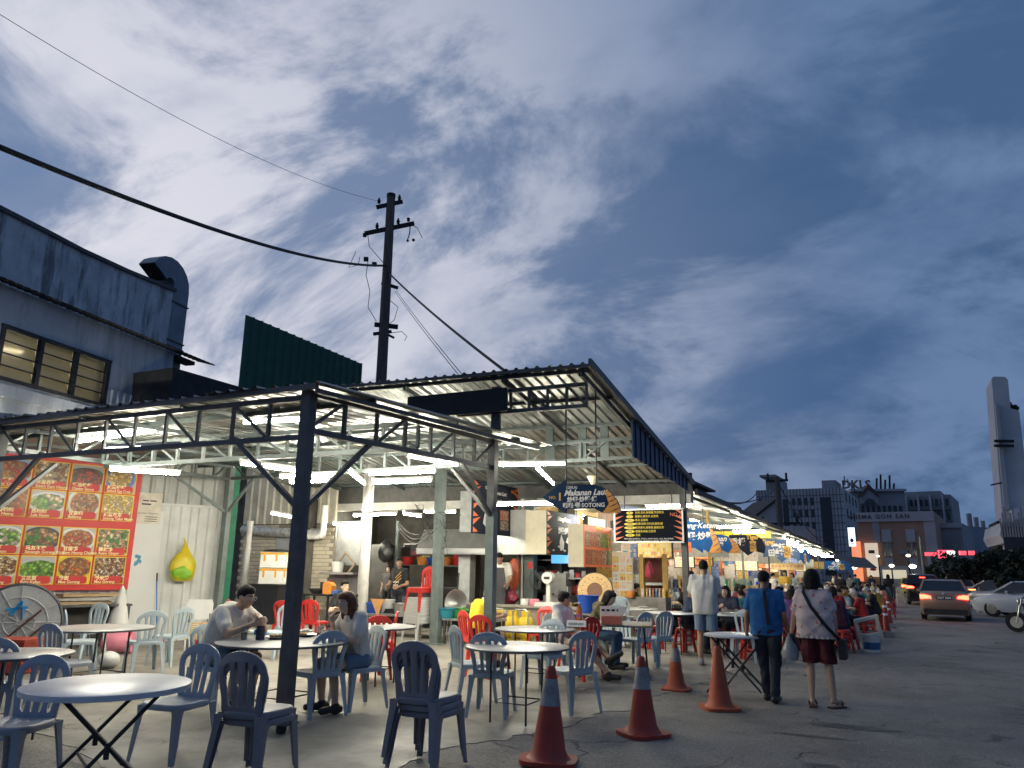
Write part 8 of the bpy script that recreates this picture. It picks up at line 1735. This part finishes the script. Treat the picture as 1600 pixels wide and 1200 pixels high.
TAN = mat('tan_car_paint', (.30, .195, .135), .3, .3, .05, 2, coat=.5); BLKP = mat('black_car_paint', (.016, .016, .018), .2, .2, .03, 2, coat=.6); WHP = mat('white_car_paint', (.62, .65, .68), .25, 0, .03, 2, coat=.6); SILV = mat('silver_car_paint', (.36, .37, .40), .28, .5, .03, 2, coat=.5); BLUEP = mat('blue_car_paint', (.10, .13, .22), .28, .3, .03, 2, coat=.5); TAXI = mat('yellow_taxi_paint', (.55, .50, .04), .35, 0, .05)
def carat(px, py, *a, dy=0.0, **k): p = gr(px, py); return p + Vector((0, dy, 0))
p = gr(1484, 974); car('sedan_car', 'tan sedan with red tail lights driving away, nearest on the road', (p.x + .1, p.y + 3.6, gz(p.y)), -3, TAN, W=1.68, plate='WKT 5838')
p = gr(1448, 946); car('utility_car', 'black sport utility car ahead of the tan sedan on the left', (p.x, p.y + 2.2, gz(p.y)), -2, BLKP, 4.5, 1.85, 1.72, 'suv')
p = gr(1512, 944); car('hatchback_car', 'silver hatchback with a glowing tail lamp right of the tan sedan', (p.x, p.y + 2.2, gz(p.y)), -8, SILV, 4.0, 1.7, 1.45, 'hatch', 2)
for i, (px, Y, f, m, k, lit, lab) in enumerate(((1440, 62, 0, BLKP, 'suv', 1, 'dark car far ahead of the black sport utility car'), (1476, 58, -3, BLUEP, 'sedan', 1, 'blue sedan between the two lines of traffic'), (1466, 68, 0, BLKP, 'hatch', 2, 'dark hatchback in the far queue'), (1425, 72, 0, TAXI, 'sedan', 1, 'yellow taxi at the head of the queue'))):
    p = atY(px, 910, Y); car('queue_car', lab, (p.x, Y, gz(Y)), f, m, 4.3, 1.75, 1.72 if k == 'suv' else 1.46, k, lit)
for i, (px, py, f, m, k, lab) in enumerate(((1598, 966, 64, WHP, 'sedan', 'white sedan parked nose in at the right edge'), (1550, 951, 62, SILV, 'sedan', 'silver sedan parked beyond the white one'), (1526, 938, 60, WHP, 'hatch', 'white hatchback parked third from the right edge'), (1502, 928, 58, BLUEP, 'suv', 'blue tall car parked far along the right side'))):
    p = gr(px, py); car('parked_car', lab, (p.x + .6, p.y + .6, gz(p.y)), f, m, 4.4, 1.75, 1.46 if k != 'suv' else 1.7, k, False, grp='cars parked on the right')
# motorcycle half out of frame at the right, with a person beside it
p = gr(1630, 990); mc = thing('motorcycle', 'dark motorcycle with a box and mirrors at the right edge', 'motorcycle', (p.x, p.y, gz(p.y)), rad(75)); PAINT = BLKP
for y in (-.62, .62):
    wh = MB().tube([(-.05, y, .29), (.05, y, .29)], .29, 20).build('wheel', TYRE, mc, 40); MB().tube([(-.055, y, .29), (.055, y, .29)], .17, 12).build('rim', RIMM, wh)
MB().prism([(-.55, .45), (-.1, .38), (.35, .5), (.42, .85), (.25, .78), (0, .62), (-.2, .72), (-.75, .78), (-.72, .66)], -.12, .12, plane='YZ').build('body', PAINT, mc); MB().prism([(-.6, .76), (.0, .70), (.02, .78), (-.6, .86)], -.13, .13, plane='YZ').build('seat', BLK, mc)
for s in (-1, 1): MB().tube([(s * .07, .62, .29), (s * .06, .42, .95)], .025, 8).build('fork', INOX, mc); MB().tube([(0, .40, .98), (s * .34, .32, 1.02)], .016, 6).build('handlebar', BLK, mc); MB().tube([(s * .28, .34, 1.02), (s * .30, .34, 1.2)], .008, 6).build('mirror_stem', BLK, mc); MB().ball((s * .30, .33, 1.23), .07, 8, 0, (1, .3, .7)).build('mirror', BLK, mc, 60)
MB().ball((0, .50, .88), .1, 10, 0, (1, .7, 1)).build('headlamp', INOX, mc, 60); MB().box((0, -.72, .98), (.4, .38, .32)).build('rear_box', BLK, mc); MB().box((0, -.93, .78), (.14, .03, .07)).build('tail_lamp', TAIL, mc); MB().tube([(.14, -.1, .3), (.16, -.75, .4)], .045, 8).build('exhaust', INOX, mc)
# pale blue chair and stacked white stools beside the road
p = gr(1408, 942); 
for k in range(3): t = chair((p.x, p.y + .05 * k), 180, 'ivory plastic chair in the stack at the edge of the traffic, %s' % ('lowest', 'middle', 'topmost')[k], 'w', 'ivory chairs by the traffic', .05 * k)
p = gr(1543, 958); ws = thing('ivory_table', 'small ivory plastic table standing by the parked cars', 'table', p, .4); MB().box((0, 0, .70), (.62, .62, .04)).build('table_top', CW, ws)
for sx in (-1, 1):
    for sy in (-1, 1): MB().bar((sx * .26, sy * .26, .69), (sx * .29, sy * .29, 0), .06, .05).build('leg', CW, ws)
J = sit_pose(.05, .45); pz = gr(1602, 992); b_ = make_person('person in dark clothes beside the motorcycle at the right edge', stand_pose(), 'b', BLKC, 'long', DKDEN, 1, 'short', 'k', SHOEB, 1.0, 0, 0, vox=.016); put(b_, (pz.x + .6, pz.y + .4, gz(pz.y)), 60, 1.0)

bpy.data.scenes.remove(TMP)
